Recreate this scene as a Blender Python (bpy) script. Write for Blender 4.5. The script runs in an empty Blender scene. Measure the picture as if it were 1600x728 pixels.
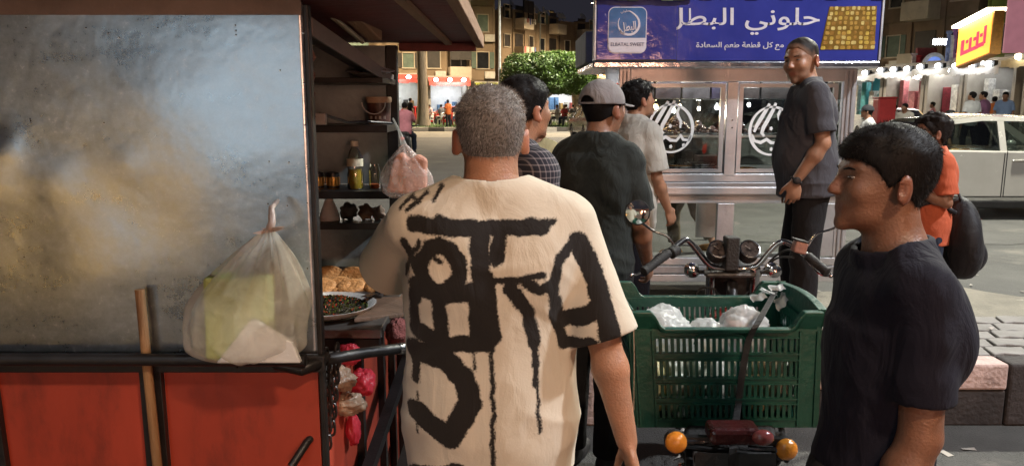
import bpy, bmesh, math, random
import numpy as np
from mathutils import Vector, Matrix, Euler

SC = bpy.context.scene
COL = SC.collection
R = math.radians
random.seed(7)
rng = np.random.default_rng(7)

# ---------------------------------------------------------------- camera
CAM_H = 1.70
PITCH = math.atan(204 / 1200)
CP, SP = math.cos(PITCH), math.sin(PITCH)
cd = bpy.data.cameras.new("camera")
cd.sensor_width = 36.0
cd.lens = 27.0
cd.clip_start = 0.05
cd.clip_end = 2000
cam = bpy.data.objects.new("camera", cd)
cam.location = (0, 0, CAM_H)
cam.rotation_euler = (math.pi / 2 - PITCH, 0, 0)
COL.objects.link(cam)
SC.camera = cam

# ---------------------------------------------------------------- night sky
W = bpy.data.worlds.new("World")
SC.world = W
W.use_nodes = True
nt = W.node_tree
sky = nt.nodes.new("ShaderNodeTexSky")
sky.sky_type = 'NISHITA'
sky.sun_disc = False
sky.sun_elevation = R(-5.0)
sky.sun_rotation = R(200)
glow = nt.nodes.new("ShaderNodeMixRGB")          # the town's light on the night haze
glow.blend_type = 'ADD'
glow.inputs[0].default_value = 1.0
glow.inputs[2].default_value = (.19, .185, .25, 1)
nt.links.new(sky.outputs[0], glow.inputs[1])
nt.links.new(glow.outputs[0], nt.nodes["Background"].inputs[0])
nt.nodes["Background"].inputs[1].default_value = 0.10

# ---------------------------------------------------------------- exposure
SC.view_settings.view_transform = 'Standard'
SC.view_settings.look = 'None'
SC.view_settings.exposure = 0.0
SC.view_settings.gamma = 1.0
SC.view_settings.use_curve_mapping = False
SC.render.engine = 'CYCLES'
SC.cycles.use_denoising = True
SC.cycles.max_bounces = 8
SC.cycles.transparent_max_bounces = 16
SC.cycles.caustics_reflective = False
SC.cycles.caustics_refractive = False
SC.cycles.sample_clamp_indirect = 4.0


def at(px, py, Y):
    """world point seen at photo pixel (px, py) whose depth along the street is Y metres"""
    d = (px - 800) / 1200
    e = (364 - py) / 1200
    t = Y / (CP + e * SP)
    return Vector((d * t, Y, CAM_H + (-SP + e * CP) * t))


def lamp(name, kind, loc, aim, energy, color=(1, 1, 1), size=0.3, sizey=None, parent=None, spot=120, blend=.6):
    L = bpy.data.lights.new(name, kind)
    L.energy = energy
    L.color = color
    if kind == 'AREA':
        L.size = size
        if sizey:
            L.shape = 'RECTANGLE'
            L.size_y = sizey
    else:
        L.shadow_soft_size = size
    if kind == 'SPOT':
        L.spot_size = R(spot)
        L.spot_blend = blend
    o = bpy.data.objects.new(name, L)
    o.location = loc
    if aim is not None:
        o.rotation_euler = (Vector(aim) - Vector(loc)).to_track_quat('-Z', 'Y').to_euler()
    COL.objects.link(o)
    if parent is not None:
        o.location = Vector(loc) - parent.location
        o.parent = parent
    return o
# ================================================================ helpers
def tag(o, label=None, cat=None, group=None, kind=None):
    if label: o["label"] = label
    if cat: o["category"] = cat
    if group: o["group"] = group
    if kind: o["kind"] = kind
    return o


WM = {}


def thing(name, loc, label=None, cat=None, group=None, rz=0.0):
    o = bpy.data.objects.new(name, None)
    o.empty_display_size = .1
    o.location = loc
    o.rotation_euler = (0, 0, rz)
    COL.objects.link(o)
    WM[o] = Matrix.Translation(Vector(loc)) @ Matrix.Rotation(rz, 4, 'Z')
    tag(o, label, cat, group)
    return o


def wm(o):
    if o is None: return Matrix.Identity(4)
    if o in WM: return WM[o]
    return wm(o.parent) @ Matrix.Translation(o.location)


def link_mesh(name, V, F, mat, parent=None, origin=None, smooth=None, attrs=None, bevel=0, bseg=2):
    """V in world coordinates"""
    me = bpy.data.meshes.new(name)
    V = np.asarray(V, dtype=float).reshape(-1, 3)
    if parent is not None:
        Mi = np.array(wm(parent).inverted())
        V = V @ Mi[:3, :3].T + Mi[:3, 3]
        o = bpy.data.objects.new(name, me)
        o.parent = parent
        WM[o] = wm(parent)
    else:
        if origin is None:
            lo, hi = V.min(0), V.max(0)
            origin = ((lo[0] + hi[0]) / 2, (lo[1] + hi[1]) / 2, lo[2])
        V = V - np.array(origin)
        o = bpy.data.objects.new(name, me)
        o.location = origin
        WM[o] = Matrix.Translation(Vector(origin))
    if isinstance(F, np.ndarray):
        n = len(F); k = F.shape[1]
        me.vertices.add(len(V)); me.vertices.foreach_set("co", V.astype(np.float32).ravel())
        me.loops.add(n * k); me.loops.foreach_set("vertex_index", F.astype(np.int32).ravel())
        me.polygons.add(n)
        me.polygons.foreach_set("loop_start", np.arange(0, n * k, k, dtype=np.int32))
        me.polygons.foreach_set("loop_total", np.full(n, k, dtype=np.int32))
        me.update(calc_edges=True)
        me.validate()
    else:
        me.from_pydata([tuple(v) for v in V], [], F)
    if mat: me.materials.append(mat)
    if attrs:
        for kk, a in attrs.items():
            A = me.attributes.new(kk, 'FLOAT', 'POINT')
            A.data.foreach_set("value", np.asarray(a, dtype=np.float32))
    if smooth is True:
        me.polygons.foreach_set("use_smooth", np.ones(len(me.polygons), dtype=bool))
    elif smooth:
        me.polygons.foreach_set("use_smooth", np.ones(len(me.polygons), dtype=bool))
        try:
            me.set_sharp_from_angle(angle=R(smooth))
        except Exception:
            pass
    COL.objects.link(o)
    if bevel:
        b = o.modifiers.new("bevel", 'BEVEL')
        b.width = bevel; b.segments = bseg; b.limit_method = 'ANGLE'; b.angle_limit = R(40)
    return o


def frame_from(d):
    d = Vector(d).normalized()
    up = Vector((0, 0, 1)) if abs(d.z) < .95 else Vector((0, 1, 0))
    a = d.cross(up).normalized()
    return a, a.cross(d).normalized()


class MB:
    def __init__(s):
        s.V = []; s.F = []

    def add(s, V, F):
        n = len(s.V)
        s.V += [tuple(v) for v in V]
        s.F += [tuple(i + n for i in f) for f in F]
        return s

    def box(s, c, sz, rot=None):
        c = Vector(c)
        M = Euler(rot).to_matrix() if rot else Matrix.Identity(3)
        V = [c + M @ Vector((x * sz[0] / 2, y * sz[1] / 2, z * sz[2] / 2)) for x in (-1, 1) for y in (-1, 1) for z in (-1, 1)]
        return s.add(V, [(0, 1, 3, 2), (4, 6, 7, 5), (0, 4, 5, 1), (2, 3, 7, 6), (0, 2, 6, 4), (1, 5, 7, 3)])

    def bb(s, x0, x1, y0, y1, z0, z1):
        return s.box(((x0 + x1) / 2, (y0 + y1) / 2, (z0 + z1) / 2), (abs(x1 - x0), abs(y1 - y0), abs(z1 - z0)))

    def bar(s, a, b, w, h=None, up=None):
        """rectangular bar from a to b"""
        a, b = Vector(a), Vector(b)
        h = h or w
        d = (b - a).normalized()
        u = Vector(up) if up else (Vector((0, 0, 1)) if abs(d.z) < .95 else Vector((0, 1, 0)))
        x = d.cross(u).normalized(); y = x.cross(d).normalized()
        V = [p + x * i * w / 2 + y * j * h / 2 for p in (a, b) for i, j in ((-1, -1), (1, -1), (1, 1), (-1, 1))]
        return s.add(V, [(3, 2, 1, 0), (4, 5, 6, 7), (0, 1, 5, 4), (1, 2, 6, 5), (2, 3, 7, 6), (3, 0, 4, 7)])

    def tube(s, pts, r, n=10, cap=True, closed=False):
        pts = [Vector(p) for p in pts]
        rs = r if hasattr(r, '__len__') else [r] * len(pts)
        V = []; F = []
        m = len(pts)
        pa = None
        for i, p in enumerate(pts):
            if closed:
                d = pts[(i + 1) % m] - pts[i - 1]
            else:
                d = pts[min(i + 1, m - 1)] - pts[max(i - 1, 0)]
            d.normalize()
            if pa is None:
                a, b = frame_from(d)
            else:
                a = (pa - d * pa.dot(d)).normalized(); b = a.cross(d).normalized()
            pa = a
            for k in range(n):
                t = 2 * math.pi * k / n
                V.append(p + (a * math.cos(t) + b * math.sin(t)) * rs[i])
        for i in range(m if closed else m - 1):
            j = (i + 1) % m
            for k in range(n):
                F.append((i * n + k, i * n + (k + 1) % n, j * n + (k + 1) % n, j * n + k))
        if cap and not closed:
            F.append(tuple(range(n - 1, -1, -1)))
            F.append(tuple((m - 1) * n + k for k in range(n)))
        return s.add(V, F)

    def cyl(s, a, b, r0, r1=None, n=16):
        return s.tube([a, b], [r0, r0 if r1 is None else r1], n)

    def lathe(s, o, prof, n=20, axis=(0, 0, 1), cap=True):
        """prof: list of (radius, height) along axis from o"""
        o = Vector(o); ax = Vector(axis).normalized(); a, b = frame_from(ax)
        V = []; F = []
        for r, h in prof:
            for k in range(n):
                t = 2 * math.pi * k / n
                V.append(o + ax * h + (a * math.cos(t) + b * math.sin(t)) * max(r, 1e-4))
        for i in range(len(prof) - 1):
            for k in range(n):
                F.append((i * n + k, i * n + (k + 1) % n, (i + 1) * n + (k + 1) % n, (i + 1) * n + k))
        if cap:
            F.append(tuple(range(n - 1, -1, -1))); F.append(tuple((len(prof) - 1) * n + k for k in range(n)))
        return s.add(V, F)

    def ell(s, c, r, rot=None, nu=16, nv=10):
        c = Vector(c); M = Euler(rot).to_matrix() if rot else Matrix.Identity(3)
        V = []; F = []
        for j in range(nv + 1):
            ph = math.pi * j / nv
            for i in range(nu):
                t = 2 * math.pi * i / nu
                rr = max(math.sin(ph), 1e-3)
                V.append(c + M @ Vector((r[0] * rr * math.cos(t), r[1] * rr * math.sin(t), r[2] * math.cos(ph))))
        for j in range(nv):
            for i in range(nu):
                F.append((j * nu + i, (j + 1) * nu + i, (j + 1) * nu + (i + 1) % nu, j * nu + (i + 1) % nu))
        return s.add(V, F)

    def prism(s, poly, M, t):
        """poly 2d list in the xy plane of matrix M, extruded by t along its z"""
        n = len(poly)
        V = [M @ Vector((x, y, 0)) for x, y in poly] + [M @ Vector((x, y, t)) for x, y in poly]
        F = [tuple(range(n - 1, -1, -1)), tuple(range(n, 2 * n))]
        F += [(i, (i + 1) % n, n + (i + 1) % n, n + i) for i in range(n)]
        return s.add(V, F)

    def quad(s, a, b, c, d):
        return s.add([a, b, c, d], [(0, 1, 2, 3)])

    def grid(s, fn, nu, nv):
        V = [fn(i / nu, j / nv) for j in range(nv + 1) for i in range(nu + 1)]
        F = [(j * (nu + 1) + i, j * (nu + 1) + i + 1, (j + 1) * (nu + 1) + i + 1, (j + 1) * (nu + 1) + i) for j in range(nv) for i in range(nu)]
        return s.add(V, F)

    def build(s, name, mat, parent=None, smooth=None, bevel=0, origin=None, bseg=2):
        return link_mesh(name, s.V, s.F, mat, parent, origin, smooth, None, bevel, bseg)


def copy_tree(o, parent=None):
    c = o.copy()
    COL.objects.link(c)
    if parent is not None: c.parent = parent
    for ch in o.children:
        copy_tree(ch, c)
    return c


# ---------------------------------------------------------------- materials
def nmat(name):
    m = bpy.data.materials.new(name); m.use_nodes = True
    nt = m.node_tree
    return m, nt, nt.nodes["Principled BSDF"], nt.nodes, nt.links


def MT(name, col, rough=.55, metal=0.0, var=.25, scale=9.0, bump=.15, bscale=60.0, spec=.5, alpha=1.0, trans=0.0, stretch=None, spots=None, sheen=0, coat=0, sss=0, dirt=None):
    """general worn surface: two noises vary the colour and roughness, a third one bumps it"""
    m, nt, b, N, L = nmat(name)
    tc = N.new("ShaderNodeTexCoord"); mp = N.new("ShaderNodeMapping")
    L.new(tc.outputs["Object"], mp.inputs[0])
    if stretch: mp.inputs["Scale"].default_value = stretch
    n1 = N.new("ShaderNodeTexNoise"); n1.inputs["Scale"].default_value = scale; n1.inputs["Detail"].default_value = 7; n1.inputs["Roughness"].default_value = .65
    L.new(mp.outputs[0], n1.inputs["Vector"])
    rmp = N.new("ShaderNodeValToRGB")
    rmp.color_ramp.elements[0].position = .3; rmp.color_ramp.elements[1].position = .7
    c = Vector(col[:3])
    rmp.color_ramp.elements[0].color = (*(c * (1 - var)), 1)
    rmp.color_ramp.elements[1].color = (*(c * (1 + var)), 1)
    L.new(n1.outputs["Fac"], rmp.inputs[0])
    out = rmp.outputs[0]
    if dirt:
        n3 = N.new("ShaderNodeTexNoise"); n3.inputs["Scale"].default_value = dirt[1]; n3.inputs["Detail"].default_value = 9; n3.inputs["Roughness"].default_value = .7
        L.new(mp.outputs[0], n3.inputs["Vector"])
        r3 = N.new("ShaderNodeValToRGB"); r3.color_ramp.elements[0].position = dirt[2]; r3.color_ramp.elements[1].position = min(dirt[2] + .18, 1)
        L.new(n3.outputs["Fac"], r3.inputs[0])
        mx = N.new("ShaderNodeMixRGB"); L.new(r3.outputs[0], mx.inputs[0]); L.new(out, mx.inputs[1]); mx.inputs[2].default_value = (*dirt[0], 1)
        out = mx.outputs[0]
    L.new(out, b.inputs["Base Color"])
    mr = N.new("ShaderNodeMapRange"); mr.inputs["To Min"].default_value = max(rough - .12, .02); mr.inputs["To Max"].default_value = min(rough + .12, 1)
    L.new(n1.outputs["Fac"], mr.inputs["Value"]); L.new(mr.outputs[0], b.inputs["Roughness"])
    b.inputs["Metallic"].default_value = metal
    b.inputs["Specular IOR Level"].default_value = spec
    if bump:
        n2 = N.new("ShaderNodeTexNoise"); n2.inputs["Scale"].default_value = bscale; n2.inputs["Detail"].default_value = 5
        L.new(mp.outputs[0], n2.inputs["Vector"])
        bp = N.new("ShaderNodeBump"); bp.inputs["Strength"].default_value = bump; bp.inputs["Distance"].default_value = .02
        L.new(n2.outputs["Fac"], bp.inputs["Height"]); L.new(bp.outputs[0], b.inputs["Normal"])
    if trans: b.inputs["Transmission Weight"].default_value = trans
    if alpha < 1: b.inputs["Alpha"].default_value = alpha
    if sheen: b.inputs["Sheen Weight"].default_value = sheen
    if coat: b.inputs["Coat Weight"].default_value = coat; b.inputs["Coat Roughness"].default_value = .08
    if sss:
        b.inputs["Subsurface Weight"].default_value = sss
        b.inputs["Subsurface Radius"].default_value = (.010, .004, .002)
        b.inputs["Subsurface Scale"].default_value = 1.0
    return m


def EM(name, col, strength, base=.8):
    m, nt, b, N, L = nmat(name)
    tc = N.new("ShaderNodeTexCoord"); n1 = N.new("ShaderNodeTexNoise"); n1.inputs["Scale"].default_value = 3
    L.new(tc.outputs["Object"], n1.inputs["Vector"])
    mr = N.new("ShaderNodeMapRange"); mr.inputs["To Min"].default_value = strength * .75; mr.inputs["To Max"].default_value = strength * 1.25
    L.new(n1.outputs["Fac"], mr.inputs["Value"]); L.new(mr.outputs[0], b.inputs["Emission Strength"])
    b.inputs["Base Color"].default_value = (*[c * base for c in col[:3]], 1)
    b.inputs["Emission Color"].default_value = (*col[:3], 1)
    return m


def GLASS(name, col=(1, 1, 1), rough=.02, refl=.12):
    """thin window glass: mostly clear, a share of mirror reflection that grows at grazing angles"""
    m, nt, b, N, L = nmat(name)
    N.remove(b)
    out = N["Material Output"]
    t = N.new("ShaderNodeBsdfTransparent"); t.inputs[0].default_value = (*col, 1)
    g = N.new("ShaderNodeBsdfGlossy"); g.inputs["Roughness"].default_value = rough
    tc = N.new("ShaderNodeTexCoord"); nz = N.new("ShaderNodeTexNoise"); nz.inputs["Scale"].default_value = 5; nz.inputs["Detail"].default_value = 6
    L.new(tc.outputs["Object"], nz.inputs["Vector"])
    lw = N.new("ShaderNodeLayerWeight"); lw.inputs[0].default_value = .25
    ma = N.new("ShaderNodeMath"); ma.operation = 'MULTIPLY_ADD'; ma.inputs[1].default_value = .7; ma.inputs[2].default_value = refl
    L.new(lw.outputs["Fresnel"], ma.inputs[0])
    mr = N.new("ShaderNodeMapRange"); mr.inputs["To Min"].default_value = rough * .5; mr.inputs["To Max"].default_value = rough * 2 + .02
    L.new(nz.outputs["Fac"], mr.inputs["Value"]); L.new(mr.outputs[0], g.inputs["Roughness"])
    mx = N.new("ShaderNodeMixShader")
    L.new(ma.outputs[0], mx.inputs[0]); L.new(t.outputs[0], mx.inputs[1]); L.new(g.outputs[0], mx.inputs[2])
    L.new(mx.outputs[0], out.inputs[0])
    return m


def PLASTIC_FILM(name, col=(.85, .87, .85), clear=.35, milky=.45, rough=.3):
    """thin bag film: part clear, part milky translucent, with a wet gloss and creases"""
    m, nt, b, N, L = nmat(name)
    out = N["Material Output"]
    b.inputs["Base Color"].default_value = (*col, 1)
    b.inputs["Roughness"].default_value = rough
    tc = N.new("ShaderNodeTexCoord")
    nz = N.new("ShaderNodeTexNoise"); nz.inputs["Scale"].default_value = 22; nz.inputs["Detail"].default_value = 6; nz.inputs["Distortion"].default_value = 1.2
    L.new(tc.outputs["Object"], nz.inputs["Vector"])
    bp = N.new("ShaderNodeBump"); bp.inputs["Strength"].default_value = .7; bp.inputs["Distance"].default_value = .012
    L.new(nz.outputs["Fac"], bp.inputs["Height"]); L.new(bp.outputs[0], b.inputs["Normal"])
    tr = N.new("ShaderNodeBsdfTranslucent"); tr.inputs[0].default_value = (*col, 1)
    tp = N.new("ShaderNodeBsdfTransparent")
    m1 = N.new("ShaderNodeMixShader"); m1.inputs[0].default_value = milky
    L.new(b.outputs[0], m1.inputs[1]); L.new(tr.outputs[0], m1.inputs[2])
    m2 = N.new("ShaderNodeMixShader")
    mr = N.new("ShaderNodeMapRange"); mr.inputs["To Min"].default_value = max(clear - .2, 0); mr.inputs["To Max"].default_value = clear + .2
    L.new(nz.outputs["Fac"], mr.inputs["Value"]); L.new(mr.outputs[0], m2.inputs[0])
    L.new(m1.outputs[0], m2.inputs[1]); L.new(tp.outputs[0], m2.inputs[2])
    L.new(m2.outputs[0], out.inputs[0])
    return m


def text_mesh(txt, size, M, mat, name, parent, depth=.004, bold=0.0, fit=None):
    """flat lettering laid in the xy plane of matrix M, centred; fit = (w, h) in metres"""
    cu = bpy.data.curves.new(name, 'FONT')
    cu.body = txt; cu.size = size; cu.extrude = depth / 2; cu.offset = bold
    cu.align_x = 'CENTER'; cu.align_y = 'CENTER'
    o = bpy.data.objects.new(name, cu); COL.objects.link(o)
    dg = bpy.context.evaluated_depsgraph_get()
    me = bpy.data.meshes.new_from_object(o.evaluated_get(dg))
    bpy.data.objects.remove(o)
    V = np.array([v.co[:] for v in me.vertices]) if len(me.vertices) else np.zeros((1, 3))
    F = [tuple(p.vertices) for p in me.polygons]
    lo, hi = V.min(0), V.max(0)
    V[:, :2] -= ((lo + hi) / 2)[:2]
    if fit:
        V[:, 0] *= fit[0] / max(hi[0] - lo[0], 1e-6); V[:, 1] *= fit[1] / max(hi[1] - lo[1], 1e-6)
    A = np.array(M)
    V = V @ A[:3, :3].T + A[:3, 3]
    bpy.data.meshes.remove(me)
    return link_mesh(name, V, F, mat, parent)


# Arabic joining forms so that the lettering joins as it is written (base: isolated, final, initial, medial)
_AR = {'ا': (0xFE8D, 0xFE8E), 'ب': (0xFE8F, 0xFE90, 0xFE91, 0xFE92), 'ح': (0xFEA1, 0xFEA2, 0xFEA3, 0xFEA4), 'د': (0xFEA9, 0xFEAA),
       'س': (0xFEB1, 0xFEB2, 0xFEB3, 0xFEB4), 'ط': (0xFEC1, 0xFEC2, 0xFEC3, 0xFEC4), 'ع': (0xFEC9, 0xFECA, 0xFECB, 0xFECC),
       'ق': (0xFED5, 0xFED6, 0xFED7, 0xFED8), 'ك': (0xFED9, 0xFEDA, 0xFEDB, 0xFEDC), 'ل': (0xFEDD, 0xFEDE, 0xFEDF, 0xFEE0),
       'م': (0xFEE1, 0xFEE2, 0xFEE3, 0xFEE4), 'ن': (0xFEE5, 0xFEE6, 0xFEE7, 0xFEE8), 'ة': (0xFE93, 0xFE94), 'و': (0xFEED, 0xFEEE),
       'ي': (0xFEF1, 0xFEF2, 0xFEF3, 0xFEF4)}


def arabic(s):
    out = []
    for w in s.split(' '):
        cs = []
        for i, c in enumerate(w):
            f = _AR[c]
            pj = i > 0 and len(_AR[w[i - 1]]) == 4
            nj = i < len(w) - 1 and len(f) == 4
            k = (3 if pj else 2) if nj else (1 if pj else 0)
            cs.append(chr(f[k]))
        out.append(''.join(reversed(cs)))
    return ' '.join(reversed(out))
# ================================================================ bodies grown from distance fields
A3 = lambda *v: np.array(v, dtype=float)


def vnoise(P, seed=0):
    """smooth value noise in -1..1"""
    P = P + seed * 17.31
    i = np.floor(P).astype(np.int64); f = P - i; f = f * f * (3 - 2 * f)
    def hsh(a, b, c):
        n = (a * 73856093) ^ (b * 19349663) ^ (c * 83492791)
        n = (n ^ (n >> 13)) * 1274126177
        return ((n & 0xFFFF) / 32767.5) - 1
    r = 0
    for dx in (0, 1):
        for dy in (0, 1):
            for dz in (0, 1):
                w = (f[:, 0] if dx else 1 - f[:, 0]) * (f[:, 1] if dy else 1 - f[:, 1]) * (f[:, 2] if dz else 1 - f[:, 2])
                r = r + w * hsh(i[:, 0] + dx, i[:, 1] + dy, i[:, 2] + dz)
    return r


def s_cone(P, a, b, r0, r1):
    ba = b - a
    t = np.clip(((P - a) @ ba) / (ba @ ba), 0, 1)
    return np.linalg.norm(P - a - t[:, None] * ba, axis=1) - (r0 + (r1 - r0) * t)


def s_ell(P, c, r, M=None):
    q = P - c
    if M is not None: q = q @ M
    k0 = np.linalg.norm(q / r, axis=1); k1 = np.linalg.norm(q / (r * r), axis=1)
    return k0 * (k0 - 1) / np.maximum(k1, 1e-6)


def s_col(P, z0, z1, ra, rb, M=None, o=None, c=(0, 0)):
    """upright elliptical column"""
    q = P
    if M is not None: q = (P - o) @ M + o
    t = np.clip((q[:, 2] - z0) / (z1 - z0), 0, 1)
    rx = ra[0] + (rb[0] - ra[0]) * t; ry = ra[1] + (rb[1] - ra[1]) * t
    d = (np.sqrt(((q[:, 0] - c[0]) / rx) ** 2 + ((q[:, 1] - c[1]) / ry) ** 2) - 1) * np.minimum(rx, ry)
    return np.maximum(d, np.maximum(z0 - q[:, 2], q[:, 2] - z1))


def smin(a, b, k):
    h = np.clip(.5 + .5 * (b - a) / k, 0, 1)
    return b * (1 - h) + a * h - k * h * (1 - h)


def smax(a, b, k): return -smin(-a, -b, k)


def mesh_sdf(fn, lo, hi, h, relax=1):
    lo = np.array(lo, float); hi = np.array(hi, float)
    nb = np.ceil((hi - lo) / (4 * h)).astype(int) + 1
    ax = [lo[i] + np.arange(nb[i] + 1) * 4 * h for i in range(3)]
    G = np.stack(np.meshgrid(*ax, indexing='ij'), -1).reshape(-1, 3)
    Dc = fn(G).reshape(nb + 1)
    ab = np.abs(Dc)
    mn = np.full(nb, 1e9)
    for dx in (0, 1):
        for dy in (0, 1):
            for dz in (0, 1):
                mn = np.minimum(mn, ab[dx:nb[0] + dx, dy:nb[1] + dy, dz:nb[2] + dz])
    flag = mn < 4 * h * 1.45
    D = np.repeat(np.repeat(np.repeat(Dc, 4, 0), 4, 1), 4, 2)[:nb[0] * 4 + 1, :nb[1] * 4 + 1, :nb[2] * 4 + 1].copy()
    m = np.repeat(np.repeat(np.repeat(flag, 4, 0), 4, 1), 4, 2)
    mask = np.zeros(D.shape, bool); s = m.shape
    for dx in (0, 1):
        for dy in (0, 1):
            for dz in (0, 1):
                mask[dx:s[0] + dx, dy:s[1] + dy, dz:s[2] + dz] |= m
    I = np.argwhere(mask)
    D[mask] = fn(lo + I * h)
    # surface nets
    S = D < 0
    cnt = np.zeros(np.array(D.shape) - 1, np.int8); n = cnt.shape
    for dx in (0, 1):
        for dy in (0, 1):
            for dz in (0, 1):
                cnt += S[dx:n[0] + dx, dy:n[1] + dy, dz:n[2] + dz]
    act = (cnt > 0) & (cnt < 8)
    C = np.argwhere(act)
    idx = np.full(n, -1, np.int64); idx[act] = np.arange(len(C))
    acc = np.zeros((len(C), 3)); w = np.zeros(len(C))
    cs = [(a, b, c) for a in (0, 1) for b in (0, 1) for c in (0, 1)]
    vals = {c: D[C[:, 0] + c[0], C[:, 1] + c[1], C[:, 2] + c[2]] for c in cs}
    for a in cs:
        for axi in range(3):
            if a[axi] == 0:
                b = list(a); b[axi] = 1; b = tuple(b)
                va, vb = vals[a], vals[b]
                x = (va < 0) != (vb < 0)
                t = np.where(x, va / np.where(x, va - vb, 1), 0)
                p = np.tile(np.array(a, float), (len(C), 1)); p[:, axi] = t
                acc[x] += p[x]; w[x] += 1
    V = lo + (C + acc / w[:, None]) * h
    Q = []
    for axi in range(3):
        o1, o2 = [i for i in range(3) if i != axi]
        sl0 = [slice(1, n[i]) for i in range(3)]; sl1 = list(sl0)
        sl0[axi] = slice(0, n[axi]); sl1[axi] = slice(1, n[axi] + 1)
        a = S[tuple(sl0)]; b = S[tuple(sl1)]
        E = np.argwhere(a != b)
        if not len(E): continue
        sg = a[E[:, 0], E[:, 1], E[:, 2]]
        E = E.copy()
        for i in (o1, o2): E[:, i] += 1
        def cell(d1, d2):
            e = E.copy(); e[:, o1] -= d1; e[:, o2] -= d2
            return idx[e[:, 0], e[:, 1], e[:, 2]]
        q = np.stack([cell(1, 1), cell(0, 1), cell(0, 0), cell(1, 0)], 1)
        flip = sg if axi != 1 else ~sg
        q[~flip] = q[~flip][:, ::-1]
        Q.append(q)
    Q = np.concatenate(Q)
    Q = Q[(Q >= 0).all(1)]
    for _ in range(relax):
        s_ = np.zeros_like(V); c_ = np.zeros(len(V))
        for k in range(4):
            for j in (1, 3):
                np.add.at(s_, Q[:, k], V[Q[:, (k + j) % 4]]); np.add.at(c_, Q[:, k], 1)
        g = c_ > 0
        V[g] = V[g] * .5 + .5 * s_[g] / c_[g][:, None]
    return V, Q


def rotm(rx=0, ry=0, rz=0):
    return np.array(Euler((R(rx), R(ry), R(rz))).to_matrix())


def nrm(v):
    v = np.array(v, float); return v / np.linalg.norm(v)


HAND_REST = .35


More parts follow.
